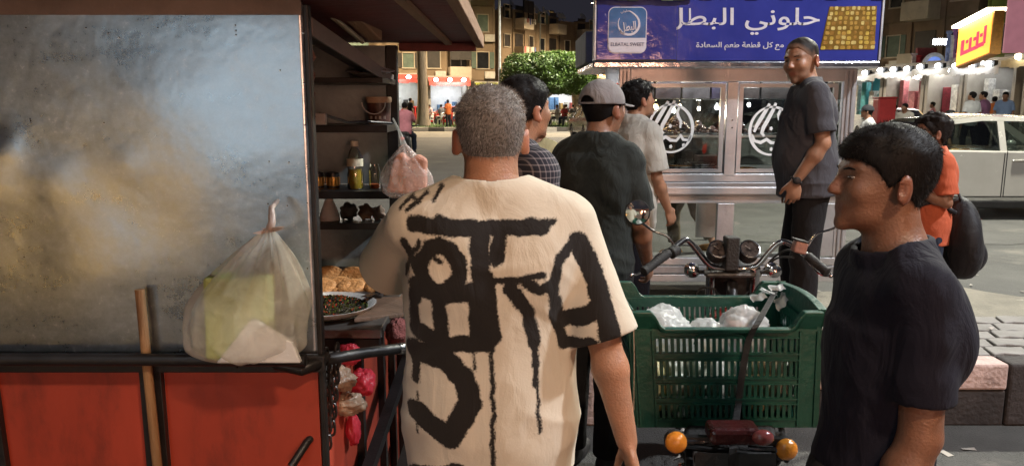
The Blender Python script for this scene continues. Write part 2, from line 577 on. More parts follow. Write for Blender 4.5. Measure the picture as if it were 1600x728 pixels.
class Body:
    """skeleton and distance fields for one person, facing +Y, 1.75 m tall before scaling"""

    def __init__(s, arms=None, legs=None, head=(0, 0, 0), lean=(0, 0, 0), belly=0.0, wide=1.0, sit=False, fine=True, headscale=1.0, beard=0, hand=None, shdrop=0, neck=1.0, jaw=1.0, deep=1.0):
        s.deep = deep
        s.fine = fine; s.hs = headscale; s.belly = belly; s.wide = wide
        s.hipz = .92
        s.T = rotm(*lean); s.To = A3(0, 0, .95)
        s.Rh = s.T @ rotm(*head)
        U = s.U
        s.sh = {k: U(A3(g * .178 * wide, -.012, 1.425 - shdrop)) for k, g in (('L', -1), ('R', 1))}
        s.hip = {k: A3(g * .092 * wide, 0, s.hipz) for k, g in (('L', -1), ('R', 1))}
        arms = arms or {}; legs = legs or {}
        s.el = {}; s.wr = {}; s.kn = {}; s.an = {}; s.hd = {}; s.hn = {}; s.cu = {}
        for k, g in (('L', -1), ('R', 1)):
            a = arms.get(k, ((g * .16, -.05, -1), (g * .06, .22, -1)))
            s.el[k] = s.sh[k] + .285 * nrm(a[0]); s.wr[k] = s.el[k] + .255 * nrm(a[1])
            s.hd[k] = nrm(a[2]) if len(a) > 2 and a[2] is not None else nrm(a[1])
            n0 = np.array(a[3], float) if len(a) > 3 and a[3] is not None else A3(-g, 0, 0)
            n0 = n0 - s.hd[k] * (n0 @ s.hd[k]); s.hn[k] = nrm(n0)
            s.cu[k] = a[4] if len(a) > 4 else HAND_REST
            l = legs.get(k, ((g * .04, .0, -1), (g * .01, -.03, -1)))
            s.kn[k] = s.hip[k] + .43 * nrm(l[0]); s.an[k] = s.kn[k] + .41 * nrm(l[1])
        s.hc = U(A3(0, .012, 1.637)) + s.Rh @ A3(0, .015, 0)
        s.neckw = neck; s.jaw = jaw
        s.beard = beard

    def U(s, p): return (p - s.To) @ s.T.T + s.To if p.ndim > 1 else s.T @ (p - s.To) + s.To
    def Ui(s, P): return (P - s.To) @ s.T + s.To
    def H(s, p): return s.hc + s.Rh @ (np.array(p, float) * s.hs)

    def torso(s, P, off=0.0):
        q = s.Ui(P); w = s.wide
        dp = s.deep
        d = s_ell(q, A3(0, 0, 1.29), A3(.163 * w + off, .112 * dp + off, .18 + off))
        d = smin(d, s_cone(q, A3(-.135 * w, -.012, 1.412), A3(.135 * w, -.012, 1.412), .062 + off, .062 + off), .05)
        for g in (-1, 1):
            d = smin(d, s_cone(q, A3(g * .02, -.02, 1.492), A3(g * .15 * w, -.014, 1.432), .045 + off, .046 + off), .03)
            d = smin(d, s_ell(q, A3(g * .085, -.07, 1.33), A3(.075 + off, .05 + off, .10 + off)), .04)
        d = smin(d, s_ell(q, A3(0, .005 + s.belly * .6, 1.09), A3(.147 * w + off + s.belly * .3, .108 * dp + off + s.belly, .18 + off)), .06)
        d = smin(d, s_ell(P, A3(0, 0, .945), A3(.163 * w + off, .115 * dp + off, .13 + off)), .06)
        return d

    def head(s, P):
        q = (P - s.hc) @ s.Rh / s.hs
        f = s.fine
        d = s_ell(q, A3(0, -.014, .028), A3(.075, .096, .086))
        d = smin(d, s_ell(q, A3(0, .022, -.028), A3(.060, .068, .078)), .03)
        d = smin(d, s_ell(q, A3(0, .036, -.076), A3(.046 * s.jaw, .045, .034)), .025)
        d = smin(d, np.linalg.norm(q - A3(0, .076, -.100), axis=1) - .016, .022)
        aq = q.copy(); aq[:, 0] = np.abs(aq[:, 0])
        d = smin(d, s_cone(aq, A3(.012, .081, .022), A3(.045, .068, .024), .010, .009), .014)
        d = smin(d, np.linalg.norm(aq - A3(.038, .062, -.026), axis=1) - .022, .025)
        d = smax(d, -(np.linalg.norm(aq - A3(.031, .098, .004), axis=1) - .014), .012)
        d = smin(d, s_cone(q, A3(0, .086, .010), A3(0, .105, -.027), .0075, .0112), .013)
        d = smin(d, np.linalg.norm(aq - A3(.011, .097, -.031), axis=1) - .0085, .006)
        d = smin(d, s_cone(q, A3(-.019, .0815, -.058), A3(.019, .0815, -.058), .0065, .0065), .006)
        d = smin(d, s_cone(q, A3(-.016, .082, -.070), A3(.016, .082, -.070), .0075, .0075), .006)
        em = rotm(0, 0, -32)
        e = s_ell(aq, A3(.085, -.012, -.014), A3(.0115, .022, .034), em)
        e = smax(e, -s_ell(aq, A3(.096, -.003, -.011), A3(.008, .010, .019), em), .005)
        d = smin(d, e, .008)
        return d * s.hs

    def hand(s, P, k):
        g = 1 if k == 'R' else -1
        w, d_, n = s.wr[k], s.hd[k], s.hn[k]
        sd = np.cross(d_, n) * g          # towards the thumb
        M = np.stack([sd, n, d_], 1)
        if not s.fine:
            return s_ell(P, w + d_ * .08, A3(.042, .022, .09), M)
        o = s_ell(P, w + d_ * .052, A3(.042, .0165, .056), M)
        def ang(v, a): return v * math.cos(a) + n * math.sin(a)
        L = [(.036, .072), (.012, .080), (-.012, .075), (-.034, .058)]
        for i, (x, ln) in enumerate(L):
            c = s.cu[k] * (1 + .12 * i)
            p = w + d_ * (.086 - .006 * abs(i - 1.2)) + sd * x * .92
            dd = d_ + sd * x * .9; dd /= np.linalg.norm(dd)
            a = .15 + c * .5
            for j, (fr, r) in enumerate(((.42, .0098), (.32, .0088), (.26, .0078))):
                v = dd * math.cos(a) + n * math.sin(a)
                e = p + v * ln * fr
                o = smin(o, s_cone(P, p, e, r, r - .0008), .004 if j == 0 else .002)
                p = e; a += c
        tp = w + d_ * .018 + sd * .026
        v1 = nrm(d_ * .62 + sd * .62 + n * .35); v2 = nrm(d_ * .85 + sd * .25 + n * .5)
        m = tp + v1 * .045; e = m + v2 * .034
        o = smin(o, s_cone(P, tp, m, .016, .0115), .014)
        o = smin(o, s_cone(P, m, e, .0112, .0085), .003)
        return o

    def body(s, P):
        d = s.torso(P)
        n0 = s.U(A3(0, -.018, 1.43)); n1 = s.H((0, -.022, -.05))
        d = smin(d, s_cone(P, n0, n1, .062 * s.neckw, .055 * s.neckw), .028)
        m = np.linalg.norm(P - s.hc, axis=1) < .21
        if m.any(): d[m] = smin(d[m], s.head(P[m]), .02)
        for k in 'LR':
            d = smin(d, s_cone(P, s.sh[k], s.el[k], .050, .040), .03)
            fm = s.el[k] + (s.wr[k] - s.el[k]) * .3
            f = smin(s_cone(P, s.el[k], fm, .039, .042), s_cone(P, fm, s.wr[k], .042, .026), .02)
            d = smin(d, f, .012)
            m = np.linalg.norm(P - s.wr[k], axis=1) < .26
            if m.any(): d[m] = smin(d[m], s.hand(P[m], k), .012)
            cm = s.kn[k] + (s.an[k] - s.kn[k]) * .3 + A3(0, -.012, 0)
            d = smin(d, s_cone(P, s.hip[k], s.kn[k], .082, .055), .03)
            d = smin(d, s_cone(P, s.kn[k], cm, .052, .055), .02)
            d = smin(d, s_cone(P, cm, s.an[k], .055, .036), .02)
            d = smin(d, s_cone(P, s.an[k] + A3(0, -.03, -.04), s.an[k] + A3(0, .14, -.055), .035, .026), .02)
        return d

    def shirt(s, P, o):
        loose = o.get('loose', .02); hem = o.get('hem', .86); fr = o.get('sleeve', .62)
        q = s.Ui(P); w = s.wide
        d = s.torso(P, loose * .75 + .006)
        b = o.get('boxy', 1.0)
        d = smin(d, s_col(q, hem - .02, 1.32, ((.162 * w + loose * 1.3) * b + s.belly * .3, (.118 * s.deep + loose * 1.3) + s.belly * .7), (.160 * w + loose * .9, .112 * s.deep + loose * .6), c=(0, s.belly * .35)), .05)
        wr_ = o.get('wrinkle', .006)
        sd_ = o.get('seed', 3)
        if wr_:
            N1 = vnoise(q * A3(7, 7, 3.2) + 1.6 * vnoise(q * 3.1, sd_)[:, None], sd_)
            N2 = vnoise((q @ rotm(0, 35, 20)) * A3(19, 11, 5), sd_ + 5)
            d = d - wr_ * (N1 + .55 * (1 - 2 * np.abs(N2)))
            # creases: sharp ridges gathering at the waist and running from the armpits
            qq = q + .03 * np.stack([vnoise(q * 5, sd_ + 11), vnoise(q * 5, sd_ + 12), vnoise(q * 5, sd_ + 13)], 1)
            wst = np.exp(-((q[:, 2] - (hem + .14)) / .12) ** 2)
            rg = (1 - np.abs(vnoise((qq @ rotm(0, 18, 0)) * A3(5, 5, 15), sd_ + 14))) ** 3
            d = d - wr_ * 1.3 * wst * rg
            ax_ = np.abs(q[:, 0]) - .15 * w
            arm = np.exp(-(ax_ / .06) ** 2 - ((q[:, 2] - 1.25) / .11) ** 2)
            sgn = np.sign(q[:, 0])
            rg2 = (1 - np.abs(vnoise(np.stack([(q[:, 2] + .9 * np.abs(q[:, 0])) * 24, sgn * 3, q[:, 1] * 5], 1), sd_ + 15))) ** 3
            d = d - wr_ * 1.3 * arm * rg2
        d = smax(d, hem + .010 * vnoise(q * A3(6, 6, 0), sd_ + 2) - q[:, 2], .006)
        for k in 'LR':
            a, e = s.sh[k], s.el[k]
            if fr > 1:
                dirs = s.wr[k] - e
                sl = smin(s_cone(P, a, e, .060 + loose * .8, .050 + loose * .8), s_cone(P, e, s.wr[k], .050 + loose * .8, .034 + loose * .6), .02)
                end = e + dirs * (fr - 1); ax = nrm(dirs)
            else:
                ax = nrm(e - a); end = a + (e - a) * fr
                sl = s_cone(P, a, a + (e - a) * (fr + .25), .052 + loose * .6, .055 + loose * o.get('flare', 1.3))
            if wr_:
                sl = sl - wr_ * .8 * vnoise(P * A3(10, 10, 22), sd_ + 9)
            sl = smax(sl, (P - end) @ ax, .004)
            if fr <= 1:
                st = a + (e - a) * (fr - .12)
                sl = smax(sl, -s_cone(P, st, a + (e - a) * (fr + .25), .046, .048 + loose * o.get('flare', 1.3)), .004)
            d = smin(d, sl, .022)
        nk0 = s.U(A3(0, -.012, 1.475)); nk1 = s.H((0, -.022, -.03))
        d = smax(d, -s_cone(P, s.U(A3(0, .004, 1.50)), s.U(A3(0, .0, 1.70)), .071 * s.neckw, .10), .01)
        c = o.get('collar', .012)
        if c:
            zc = s.Ui(P)
            rr = np.sqrt((zc[:, 0] / 1.0) ** 2 + ((zc[:, 1] + .004) / .98) ** 2)
            zz = zc[:, 2] - (1.492 - .22 * (zc[:, 1] + .01))
            ring = np.sqrt(np.maximum(np.abs(rr - .074 * s.neckw) - .003, 0) ** 2 + np.maximum(np.abs(zz) - c, 0) ** 2) - .0045
            d = smin(d, ring, .008)
        return d

    def pants(s, P, o):
        loose = o.get('loose', .015); cut = o.get('cut', 1.0)
        d = s_ell(P, A3(0, 0, .95), A3(.168 * s.wide + loose, .122 + loose, .15))
        d = smin(d, s.torso(P, .008), .02)
        d = smax(d, P[:, 2] - 1.02, .005); d = smax(d, .80 - P[:, 2], .03)
        for k in 'LR':
            h_, n_, a_ = s.hip[k], s.kn[k], s.an[k]
            l = smin(s_cone(P, h_, n_, .088 + loose, .060 + loose * 1.3), s_cone(P, n_, a_, .060 + loose * 1.3, .046 + loose * 1.6), .02)
            l = l - .006 * vnoise(P * A3(9, 9, 16), 4)
            end = n_ + (a_ - n_) * cut; ax = nrm(a_ - n_)
            if cut <= 0: end = h_ + (n_ - h_) * (1 + cut); ax = nrm(n_ - h_)
            l = smax(l, (P - end) @ ax, .004)
            d = smin(d, l, .03)
        return d

    def skull(s, P, t):
        q = (P - s.hc) @ s.Rh / s.hs
        d = s_ell(q, A3(0, -.014, .028), A3(.075 + t, .096 + t, .086 + t))
        return q, d

    def hairline(s, q, o):
        fl = o.get('line', .056)
        return np.interp(q[:, 1], [-.13, -.07, -.045, -.014, -.004, .014, .048, .066, .09],
                         [o.get('nape', -.072), o.get('nape', -.072), -.04, -.02, .0, -.012, .03, fl - .004, fl])

    def hair(s, P, o):
        tt, ts = o.get('top', .014), o.get('side', .006)
        q = (P - s.hc) @ s.Rh / s.hs
        mixf = np.clip((q[:, 2] - .01) / .07, 0, 1); mixf = mixf * mixf * (3 - 2 * mixf)
        d = s_ell(q, A3(0, -.014, .028), A3(.075, .096, .086))
        d = smin(d, s_ell(q, A3(0, .0, -.03), A3(.066, .078, .07)), .02)
        t = ts + (tt - ts) * mixf
        if o.get('fringe'):
            t = t + o['fringe'] * np.clip((q[:, 1] - .03) / .05, 0, 1) * np.clip((q[:, 2] - .03) / .04, 0, 1)
        nz = vnoise(q * o.get('nfreq', 70), 2) * o.get('rough', .0025) + vnoise(q * 28, 4) * o.get('rough', .0025)
        d = d - t - nz * (.4 + mixf)
        hl = s.hairline(q, o) + .004 * vnoise(q * 60, 8)
        d = smax(d, (hl - q[:, 2]) * .8, .004)
        return d * s.hs

    def cap(s, P, o):
        q, d = s.skull(P, .013)
        d = smax(np.abs(d - .001) - .004, (.022 - .10 * (q[:, 1] * 0) - q[:, 2]) * .9, .003)
        if o.get('gap', True):   # the strap opening at the back
            d = smax(d, -s_ell(q, A3(0, -.115, .022), A3(.040, .04, .036)), .004)
            st = s_col(q, .021, .031, (.091, .113), (.091, .113), c=(0, -.014))
            st = np.maximum(st, -s_col(q, 0, .1, (.084, .106), (.084, .106), c=(0, -.014)))
            d = np.minimum(d, st)
        b = s_ell(q, A3(0, .085, .030 - 0), A3(.078, .095, .10))
        zb = q[:, 2] - (.030 - .9 * q[:, 0] ** 2 * 3.2 - .10 * (q[:, 1] - .08))
        br = np.maximum(s_col(q, -.1, .12, (.074, .108), (.074, .108), c=(0, .075)), np.abs(zb) - .003)
        br = np.maximum(br, .065 - q[:, 1])
        d = smin(d, br, .004)
        d = smin(d, np.linalg.norm((q - A3(0, -.014, .128)) / A3(1, 1, .6), axis=1) - .007, .003)
        return d * s.hs


SKIN = {}


def skin_mat(name, col):
    """skin: attribute tints for lips, stubble, ears and cheeks"""
    m, nt, b, N, L = nmat(name)
    tc = N.new("ShaderNodeTexCoord")
    n1 = N.new("ShaderNodeTexNoise"); n1.inputs["Scale"].default_value = 14; n1.inputs["Detail"].default_value = 8
    L.new(tc.outputs["Object"], n1.inputs["Vector"])
    rp = N.new("ShaderNodeValToRGB"); c = Vector(col)
    rp.color_ramp.elements[0].position = .3; rp.color_ramp.elements[1].position = .72
    rp.color_ramp.elements[0].color = (*(c * .72), 1); rp.color_ramp.elements[1].color = (c.x * 1.2, c.y * 1.12, c.z * 1.06, 1)
    L.new(n1.outputs["Fac"], rp.inputs[0]); out = rp.outputs[0]
    for an, cc in (("flush", (col[0] * 1.05, col[1] * .62, col[2] * .58)), ("stubble", (.05, .04, .035)), ("lips", (col[0] * .75, col[1] * .45, col[2] * .45))):
        at_ = N.new("ShaderNodeAttribute"); at_.attribute_name = an
        mx = N.new("ShaderNodeMixRGB"); L.new(at_.outputs["Fac"], mx.inputs[0]); L.new(out, mx.inputs[1]); mx.inputs[2].default_value = (*cc, 1)
        out = mx.outputs[0]
    L.new(out, b.inputs["Base Color"])
    sp_ = N.new("ShaderNodeTexNoise"); sp_.inputs["Scale"].default_value = 45; sp_.inputs["Detail"].default_value = 5; L.new(tc.outputs["Object"], sp_.inputs["Vector"])
    rr_ = N.new("ShaderNodeMapRange"); rr_.inputs["From Min"].default_value = .3; rr_.inputs["From Max"].default_value = .7; rr_.inputs["To Min"].default_value = .30; rr_.inputs["To Max"].default_value = .62; L.new(sp_.outputs["Fac"], rr_.inputs["Value"]); L.new(rr_.outputs[0], b.inputs["Roughness"])
    b.inputs["Subsurface Weight"].default_value = .12; b.inputs["Subsurface Radius"].default_value = (.012, .005, .003); b.inputs["Subsurface Scale"].default_value = .6
    n2 = N.new("ShaderNodeTexNoise"); n2.inputs["Scale"].default_value = 190; n2.inputs["Detail"].default_value = 4
    L.new(tc.outputs["Object"], n2.inputs["Vector"])
    bp = N.new("ShaderNodeBump"); bp.inputs["Strength"].default_value = .4; bp.inputs["Distance"].default_value = .004
    L.new(n2.outputs["Fac"], bp.inputs["Height"]); L.new(bp.outputs[0], b.inputs["Normal"])
    return m


def fabric(name, col, var=.12, rough=.9, weave=900, stripe=None):
    m, nt, b, N, L = nmat(name)
    tc = N.new("ShaderNodeTexCoord")
    n1 = N.new("ShaderNodeTexNoise"); n1.inputs["Scale"].default_value = 7; n1.inputs["Detail"].default_value = 8; n1.inputs["Roughness"].default_value = .6
    L.new(tc.outputs["Object"], n1.inputs["Vector"])
    rp = N.new("ShaderNodeValToRGB"); c = Vector(col)
    rp.color_ramp.elements[0].position = .32; rp.color_ramp.elements[1].position = .68
    rp.color_ramp.elements[0].color = (*(c * (1 - var)), 1); rp.color_ramp.elements[1].color = (*(c * (1 + var)), 1)
    L.new(n1.outputs["Fac"], rp.inputs[0]); L.new(rp.outputs[0], b.inputs["Base Color"])
    b.inputs["Roughness"].default_value = rough; b.inputs["Specular IOR Level"].default_value = .25
    b.inputs["Sheen Weight"].default_value = .02
    wv = N.new("ShaderNodeTexNoise"); wv.inputs["Scale"].default_value = weave * .4; wv.inputs["Detail"].default_value = 2
    L.new(tc.outputs["Object"], wv.inputs["Vector"])
    n3 = N.new("ShaderNodeTexNoise"); n3.inputs["Scale"].default_value = 16; n3.inputs["Detail"].default_value = 4; n3.inputs["Distortion"].default_value = .8
    mp = N.new("ShaderNodeMapping"); mp.inputs["Scale"].default_value = (1, 1, .45); L.new(tc.outputs["Object"], mp.inputs[0]); L.new(mp.outputs[0], n3.inputs["Vector"])
    b1 = N.new("ShaderNodeBump"); b1.inputs["Strength"].default_value = .55; b1.inputs["Distance"].default_value = .025
    L.new(n3.outputs["Fac"], b1.inputs["Height"])
    b2 = N.new("ShaderNodeBump"); b2.inputs["Strength"].default_value = .25; b2.inputs["Distance"].default_value = .002
    L.new(wv.outputs["Fac"], b2.inputs["Height"]); L.new(b1.outputs[0], b2.inputs["Normal"]); L.new(b2.outputs[0], b.inputs["Normal"])
    return m


def hair_mat(name, col, col2=None, mix=.5, spread=.12):
    m, nt, b, N, L = nmat(name)
    geo = N.new("ShaderNodeNewGeometry")
    rp = N.new("ShaderNodeValToRGB"); rp.color_ramp.interpolation = 'LINEAR'
    rp.color_ramp.elements[0].position = max(mix - spread, 0); rp.color_ramp.elements[1].position = min(mix + spread, 1)
    rp.color_ramp.elements[0].color = (*col, 1); rp.color_ramp.elements[1].color = (*(col2 or [c * 1.8 for c in col]), 1)
    at_ = N.new("ShaderNodeAttribute"); at_.attribute_name = "tone"
    L.new(at_.outputs["Fac"], rp.inputs[0]); L.new(rp.outputs[0], b.inputs["Base Color"])
    b.inputs["Roughness"].default_value = .62; b.inputs["Specular IOR Level"].default_value = .16
    return m


def strands(V, Q, n, length, width, flow, seed=1, tone=None):
    """thin hair blades standing on a hair cap"""
    r = np.random.default_rng(seed)
    a = V[Q[:, 1]] - V[Q[:, 0]]; b_ = V[Q[:, 3]] - V[Q[:, 0]]
    N = np.cross(a, b_); ar = np.linalg.norm(N, axis=1); N = N / np.maximum(ar, 1e-12)[:, None]
    pick = r.choice(len(Q), n, p=ar / ar.sum())
    u, v = r.random((2, n))
    P = V[Q[pick, 0]] + a[pick] * u[:, None] + b_[pick] * v[:, None]
    Nn = N[pick]
    D = Nn * .55 + flow(P) + r.normal(0, .28, (n, 3))
    D /= np.linalg.norm(D, axis=1)[:, None]
    ln = length * (.5 + r.random(n))
    sd = np.cross(D, r.normal(0, 1, (n, 3))); sd /= np.linalg.norm(sd, axis=1)[:, None]
    P = P - Nn * .002
    T = np.stack([P - sd * width, P + sd * width, P + D * ln[:, None]], 1).reshape(-1, 3)
    F = np.arange(3 * n).reshape(-1, 3)
    return T, F, np.repeat(r.random(n), 3)


SHOE = None


def person(label, loc, rz, H, B, skin, shirt=None, pants=None, hair=None, shoes=None, cap=None, h=.009, group=None, skirt=None, z0=0.0, eyes=True, only=None):
    """loc on the ground; rz degrees, 0 = facing away from the camera"""
    sc = H / 1.75
    Mz = rotm(0, 0, rz)
    loc = np.array(loc, float)
    low = min(s_[2] for s_ in B.an.values()) - .09
    def w(V):
        return ((V - A3(0, 0, low)) * sc) @ Mz.T + loc
    pts = np.array([*B.el.values(), *B.wr.values(), *[B.wr[k] + .2 * B.hd[k] for k in 'LR'], *B.kn.values(), *B.an.values(), B.hc + A3(0, 0, .16), B.hc - .16, B.hc + .16, A3(-.26, -.2, .8), A3(.26, .3, 1.5)])
    lo = pts.min(0) - .13; hi = pts.max(0) + .13
    lo[2] = min(lo[2], low - .03)
    V, Q = mesh_sdf(B.body, lo, hi, h, relax=1 if h < .012 else 0)
    at_ = {}
    if B.fine:
        q = (V - B.hc) @ B.Rh / B.hs
        near = np.linalg.norm(q, axis=1) < .17
        at_['lips'] = np.where(near, np.clip(1.3 - np.linalg.norm((q - A3(0, .087, -.064)) / A3(.026, .014, .0125), axis=1), 0, 1), 0)
        jawm = np.clip(((-.035 + .35 * np.abs(q[:, 1] - .07)) * 0 - .030 - q[:, 2]) / .02, 0, 1) * np.clip((q[:, 1] - .0) / .03, 0, 1) * np.clip((q[:, 2] + .135) / .02, 0, 1)
        at_['stubble'] = np.where(near, jawm * B.beard, 0)
        ear = np.clip((np.abs(q[:, 0]) - .074) / .01, 0, 1) * near
        ch = np.clip(1 - np.linalg.norm(q - A3(0, .105, -.025), axis=1) / .03, 0, 1) * near
        at_['flush'] = np.clip(ear * .5 + ch * .4, 0, .6)
    p = link_mesh('person', w(V), Q, skin, None, tuple(loc), True, at_)
    tag(p, label, 'person', group)
    WM[p] = Matrix.Translation(Vector(loc))
    parts = {}
    def part(nm, fn, mat, lo_, hi_, hh=None, rx=1, attrs=None):
        V, Q = mesh_sdf(fn, lo_, hi_, hh or h, relax=rx)
        o = link_mesh(nm, w(V), Q, mat, p, None, True, attrs(w(V)) if attrs else None)
        parts[nm] = o
        return V, Q, o
    if shirt:
        l2 = lo.copy(); l2[2] = shirt.get('hem', .86) - .15
        hi2 = hi.copy(); hi2[2] = min(hi2[2], max(B.U(A3(0, 0, 1.62))[2] + .05, max(B.el['L'][2], B.el['R'][2]) + .15))
        nm = shirt.get('name', 't_shirt')
        part(nm, lambda P: B.shirt(P, shirt), shirt['mat'], l2, hi2, shirt.get('h'), shirt.get('relax', 1), shirt.get('paint'))
    if pants:
        l2 = lo.copy(); hi2 = hi.copy(); hi2[2] = 1.1
        part(pants.get('name', 'trousers'), lambda P: B.pants(P, pants), pants['mat'], l2, hi2, max(h, .009))
    c = B.hc
    if hair:
        V, Q = mesh_sdf(lambda P: B.hair(P, hair), c - .17, c + .17, min(h, hair.get('h', .005)), 1)
        tone = rng.random(len(V)) * .5
        if hair.get('fade'):
            q = (V - B.hc) @ B.Rh / B.hs
            tone = np.clip(1.05 - (q[:, 2] - B.hairline(q, hair)) / .055, 0, 1) * .95 + rng.random(len(V)) * .1
        if hair.get('n'):
            fl0 = hair.get('flow', (0, 0, -.5))
            def flow(P):
                q = (P - B.hc) @ B.Rh
                f = np.zeros_like(P); f[:, 2] = np.where(q[:, 2] < .06, -.9, -.1)
                return f @ B.Rh.T + np.array(fl0) * .5
            T, F, tn = strands(V, Q, hair['n'], hair.get('len', .012), hair.get('wid', .0007), flow)
            Q2 = np.concatenate([Q, np.concatenate([F, F[:, :1]], 1) + len(V)]) if False else None
            n0 = len(V)
            Fl = [tuple(x) for x in Q.tolist()] + [tuple(x) for x in (F + n0).tolist()]
            o = link_mesh('hair', w(np.concatenate([V, T])), Fl, hair['mat'], p, None, True, {'tone': np.concatenate([tone, tn * (.25 if hair.get('fade') else 1)])})
        else:
            o = link_mesh('hair', w(V), Q, hair['mat'], p, None, True, {'tone': tone})
    if cap:
        part('cap', lambda P: B.cap(P, cap), cap['mat'], c - A3(.2, .22, .1), c + A3(.2, .22, .2), min(h, .004))
    if B.fine and eyes:
        for g in (-1, 1):
            e = MB(); e.ell((0, 0, 0), (.0125,) * 3, nu=14, nv=10)
            v = np.array(e.V) * A3(.95, .7, .32) + A3(g * .031, .0775, .004)
            ir = (np.array(e.V)[:, 1] > .0088).astype(float)
            link_mesh('eye', w(v * B.hs @ B.Rh.T + B.hc), e.F, M_eye, p, None, True, {'iris': ir})
            if hair:
                t = MB(); t.tube([A3(g * .014, .0895, .0195), A3(g * .030, .0868, .0235), A3(g * .049, .0725, .021)], [.0022, .0028, .0014], 6)
                link_mesh('eyebrow', w(np.array(t.V) * B.hs @ B.Rh.T + B.hc), t.F, hair.get('brow', hair['mat']), p, None, True, {'tone': np.zeros(len(t.V))})
    if shoes:
        for k in 'LR':
            a = B.an[k]
            def sh(P):
                d = s_ell(P, a + A3(0, .045, -.052), A3(.050, .145, .05))
                d = smin(d, s_cone(P, a + A3(0, -.03, -.02), a + A3(0, 0, .0), .045, .043), .03)
                return smax(d, a[2] - .088 - P[:, 2], .004)
            V, Q = mesh_sdf(sh, a - A3(.1, .18, .12), a + A3(.1, .26, .1), max(h, .01), 1)
            link_mesh('shoe', w(V), Q, shoes, p, None, True)
    p["scale_m"] = H
    return p, w


M_eye, _nt, _b, _N, _L = nmat("eye_white_and_iris")
_a = _N.new("ShaderNodeAttribute"); _a.attribute_name = "iris"
_x = _N.new("ShaderNodeMixRGB"); _x.inputs[1].default_value = (.20, .17, .155, 1); _x.inputs[2].default_value = (.02, .012, .008, 1)
_L.new(_a.outputs["Fac"], _x.inputs[0]); _L.new(_x.outputs[0], _b.inputs["Base Color"]); _b.inputs["Roughness"].default_value = .15

SK_TAN = skin_mat("tan_skin", (.36, .19, .115))
SK_BROWN = skin_mat("brown_skin", (.25, .125, .075))
SK_FAIR = skin_mat("fair_skin", (.44, .25, .165))
H_BLACK = hair_mat("black_hair", (.006, .005, .005), (.022, .018, .016))
H_GREY = hair_mat("salt_and_pepper_hair", (.075, .068, .064), (.42, .40, .38), .5, .45)
H_BROWN = hair_mat("dark_brown_hair", (.010, .007, .006), (.035, .025, .02))
# ================================================================ the setting
ASPH = MT("worn_asphalt", (.075, .072, .066), rough=.8, var=.35, scale=1.3, bump=.5, bscale=120, dirt=((.20, .18, .15), .55, .56))
DUST = MT("dusty_ground", (.20, .18, .145), rough=.95, var=.3, scale=2.2, bump=.7, bscale=45, dirt=((.07, .06, .05), 2.5, .58))
def sheet(name, x0, x1, y0, y1, z, mat, kind='structure'):
    o = MB().quad((x0, y0, z), (x1, y0, z), (x1, y1, z), (x0, y1, z)).build(name, mat, origin=(0, 0, z))
    return tag(o, kind=kind)
sheet('ground', -400, 400, -120, 700, -.006, DUST)
sheet('road', -60, 120, 5.4, 38, 0, ASPH)
sheet('near_road', -30, 60, -16, 5.40, 0.001, MT("oily_asphalt", (.060, .057, .052), rough=.75, var=.4, scale=1.8, bump=.6, bscale=110, dirt=((.16, .14, .12), 1.4, .58)))
# dusty strip of dirt swept against the island's far side
o = MB()
def strip(u, v):
    x = -.5 + 12 * u
    return (x, 4.9 + v * (1.9 + .35 * math.sin(x * 2.1) + .2 * math.sin(x * 5.3)), .006)
o.grid(strip, 60, 3)
tag(o.build('dirt_strip', DUST), kind='structure')

# ---- paved island: interlocking pavers, painted kerb
KT = .34; KY0, KY1 = 3.86, 4.78; KX0, KX1 = .38, 14.0
pv = nmat("interlocking_pavers")
m, nt_, b, N, L = pv
tc = N.new("ShaderNodeTexCoord")
nz = N.new("ShaderNodeTexNoise"); nz.inputs["Scale"].default_value = 6; nz.inputs["Detail"].default_value = 8
L.new(tc.outputs["Object"], nz.inputs["Vector"])
rp = N.new("ShaderNodeValToRGB"); rp.color_ramp.elements[0].color = (.13, .12, .108, 1); rp.color_ramp.elements[1].color = (.31, .287, .265, 1)
L.new(nz.outputs["Fac"], rp.inputs[0]); L.new(rp.outputs[0], b.inputs["Base Color"]); b.inputs["Roughness"].default_value = .85
n2 = N.new("ShaderNodeTexNoise"); n2.inputs["Scale"].default_value = 70; n2.inputs["Detail"].default_value = 5
L.new(tc.outputs["Object"], n2.inputs["Vector"])
bp = N.new("ShaderNodeBump"); bp.inputs["Strength"].default_value = .4; bp.inputs["Distance"].default_value = .01
L.new(n2.outputs["Fac"], bp.inputs["Height"]); L.new(bp.outputs[0], b.inputs["Normal"])
M_PAVER = m
island = MB(); island.bb(KX0, KX1, KY0 + .15, KY1, -.1, KT - .03)
tag(island.build('island_bed', MT("dark_sand_joint", (.045, .04, .035), rough=1)), kind='structure')
pav = MB(); rr = random.Random(3)
pw, ph = .225, .155                       # zig-zag blocks laid in courses
row = 0; y = KY0 + .165
while y < KY1 - .02:
    x = KX0 + (row % 2) * pw / 2
    while x < KX1 - pw:
        g = .007; z = KT + rr.uniform(-.004, .004); tl = rr.uniform(-.004, .004)
        zz = .018
        P = [(x + g, y + g), (x + pw * .33, y + g + zz), (x + pw * .66, y + g - zz * .2), (x + pw - g, y + g + zz * .4),
             (x + pw - g + .03, y + ph - g), (x + pw * .66 + .03, y + ph - g - zz * .4), (x + pw * .33 + .03, y + ph - g + zz * .7), (x + g + .03, y + ph - g)]
        V = [(a, c, z - .06) for a, c in P] + [(a, c, z + tl * (i - 4) / 4) for i, (a, c) in enumerate(P)]
        n = 8
        pav.add(V, [tuple(range(n, 2 * n))] + [(i, (i + 1) % n, n + (i + 1) % n, n + i) for i in range(n)])
        x += pw
    y += ph; row += 1
tag(pav.build('pavement', M_PAVER, bevel=.004, bseg=1), kind='structure')
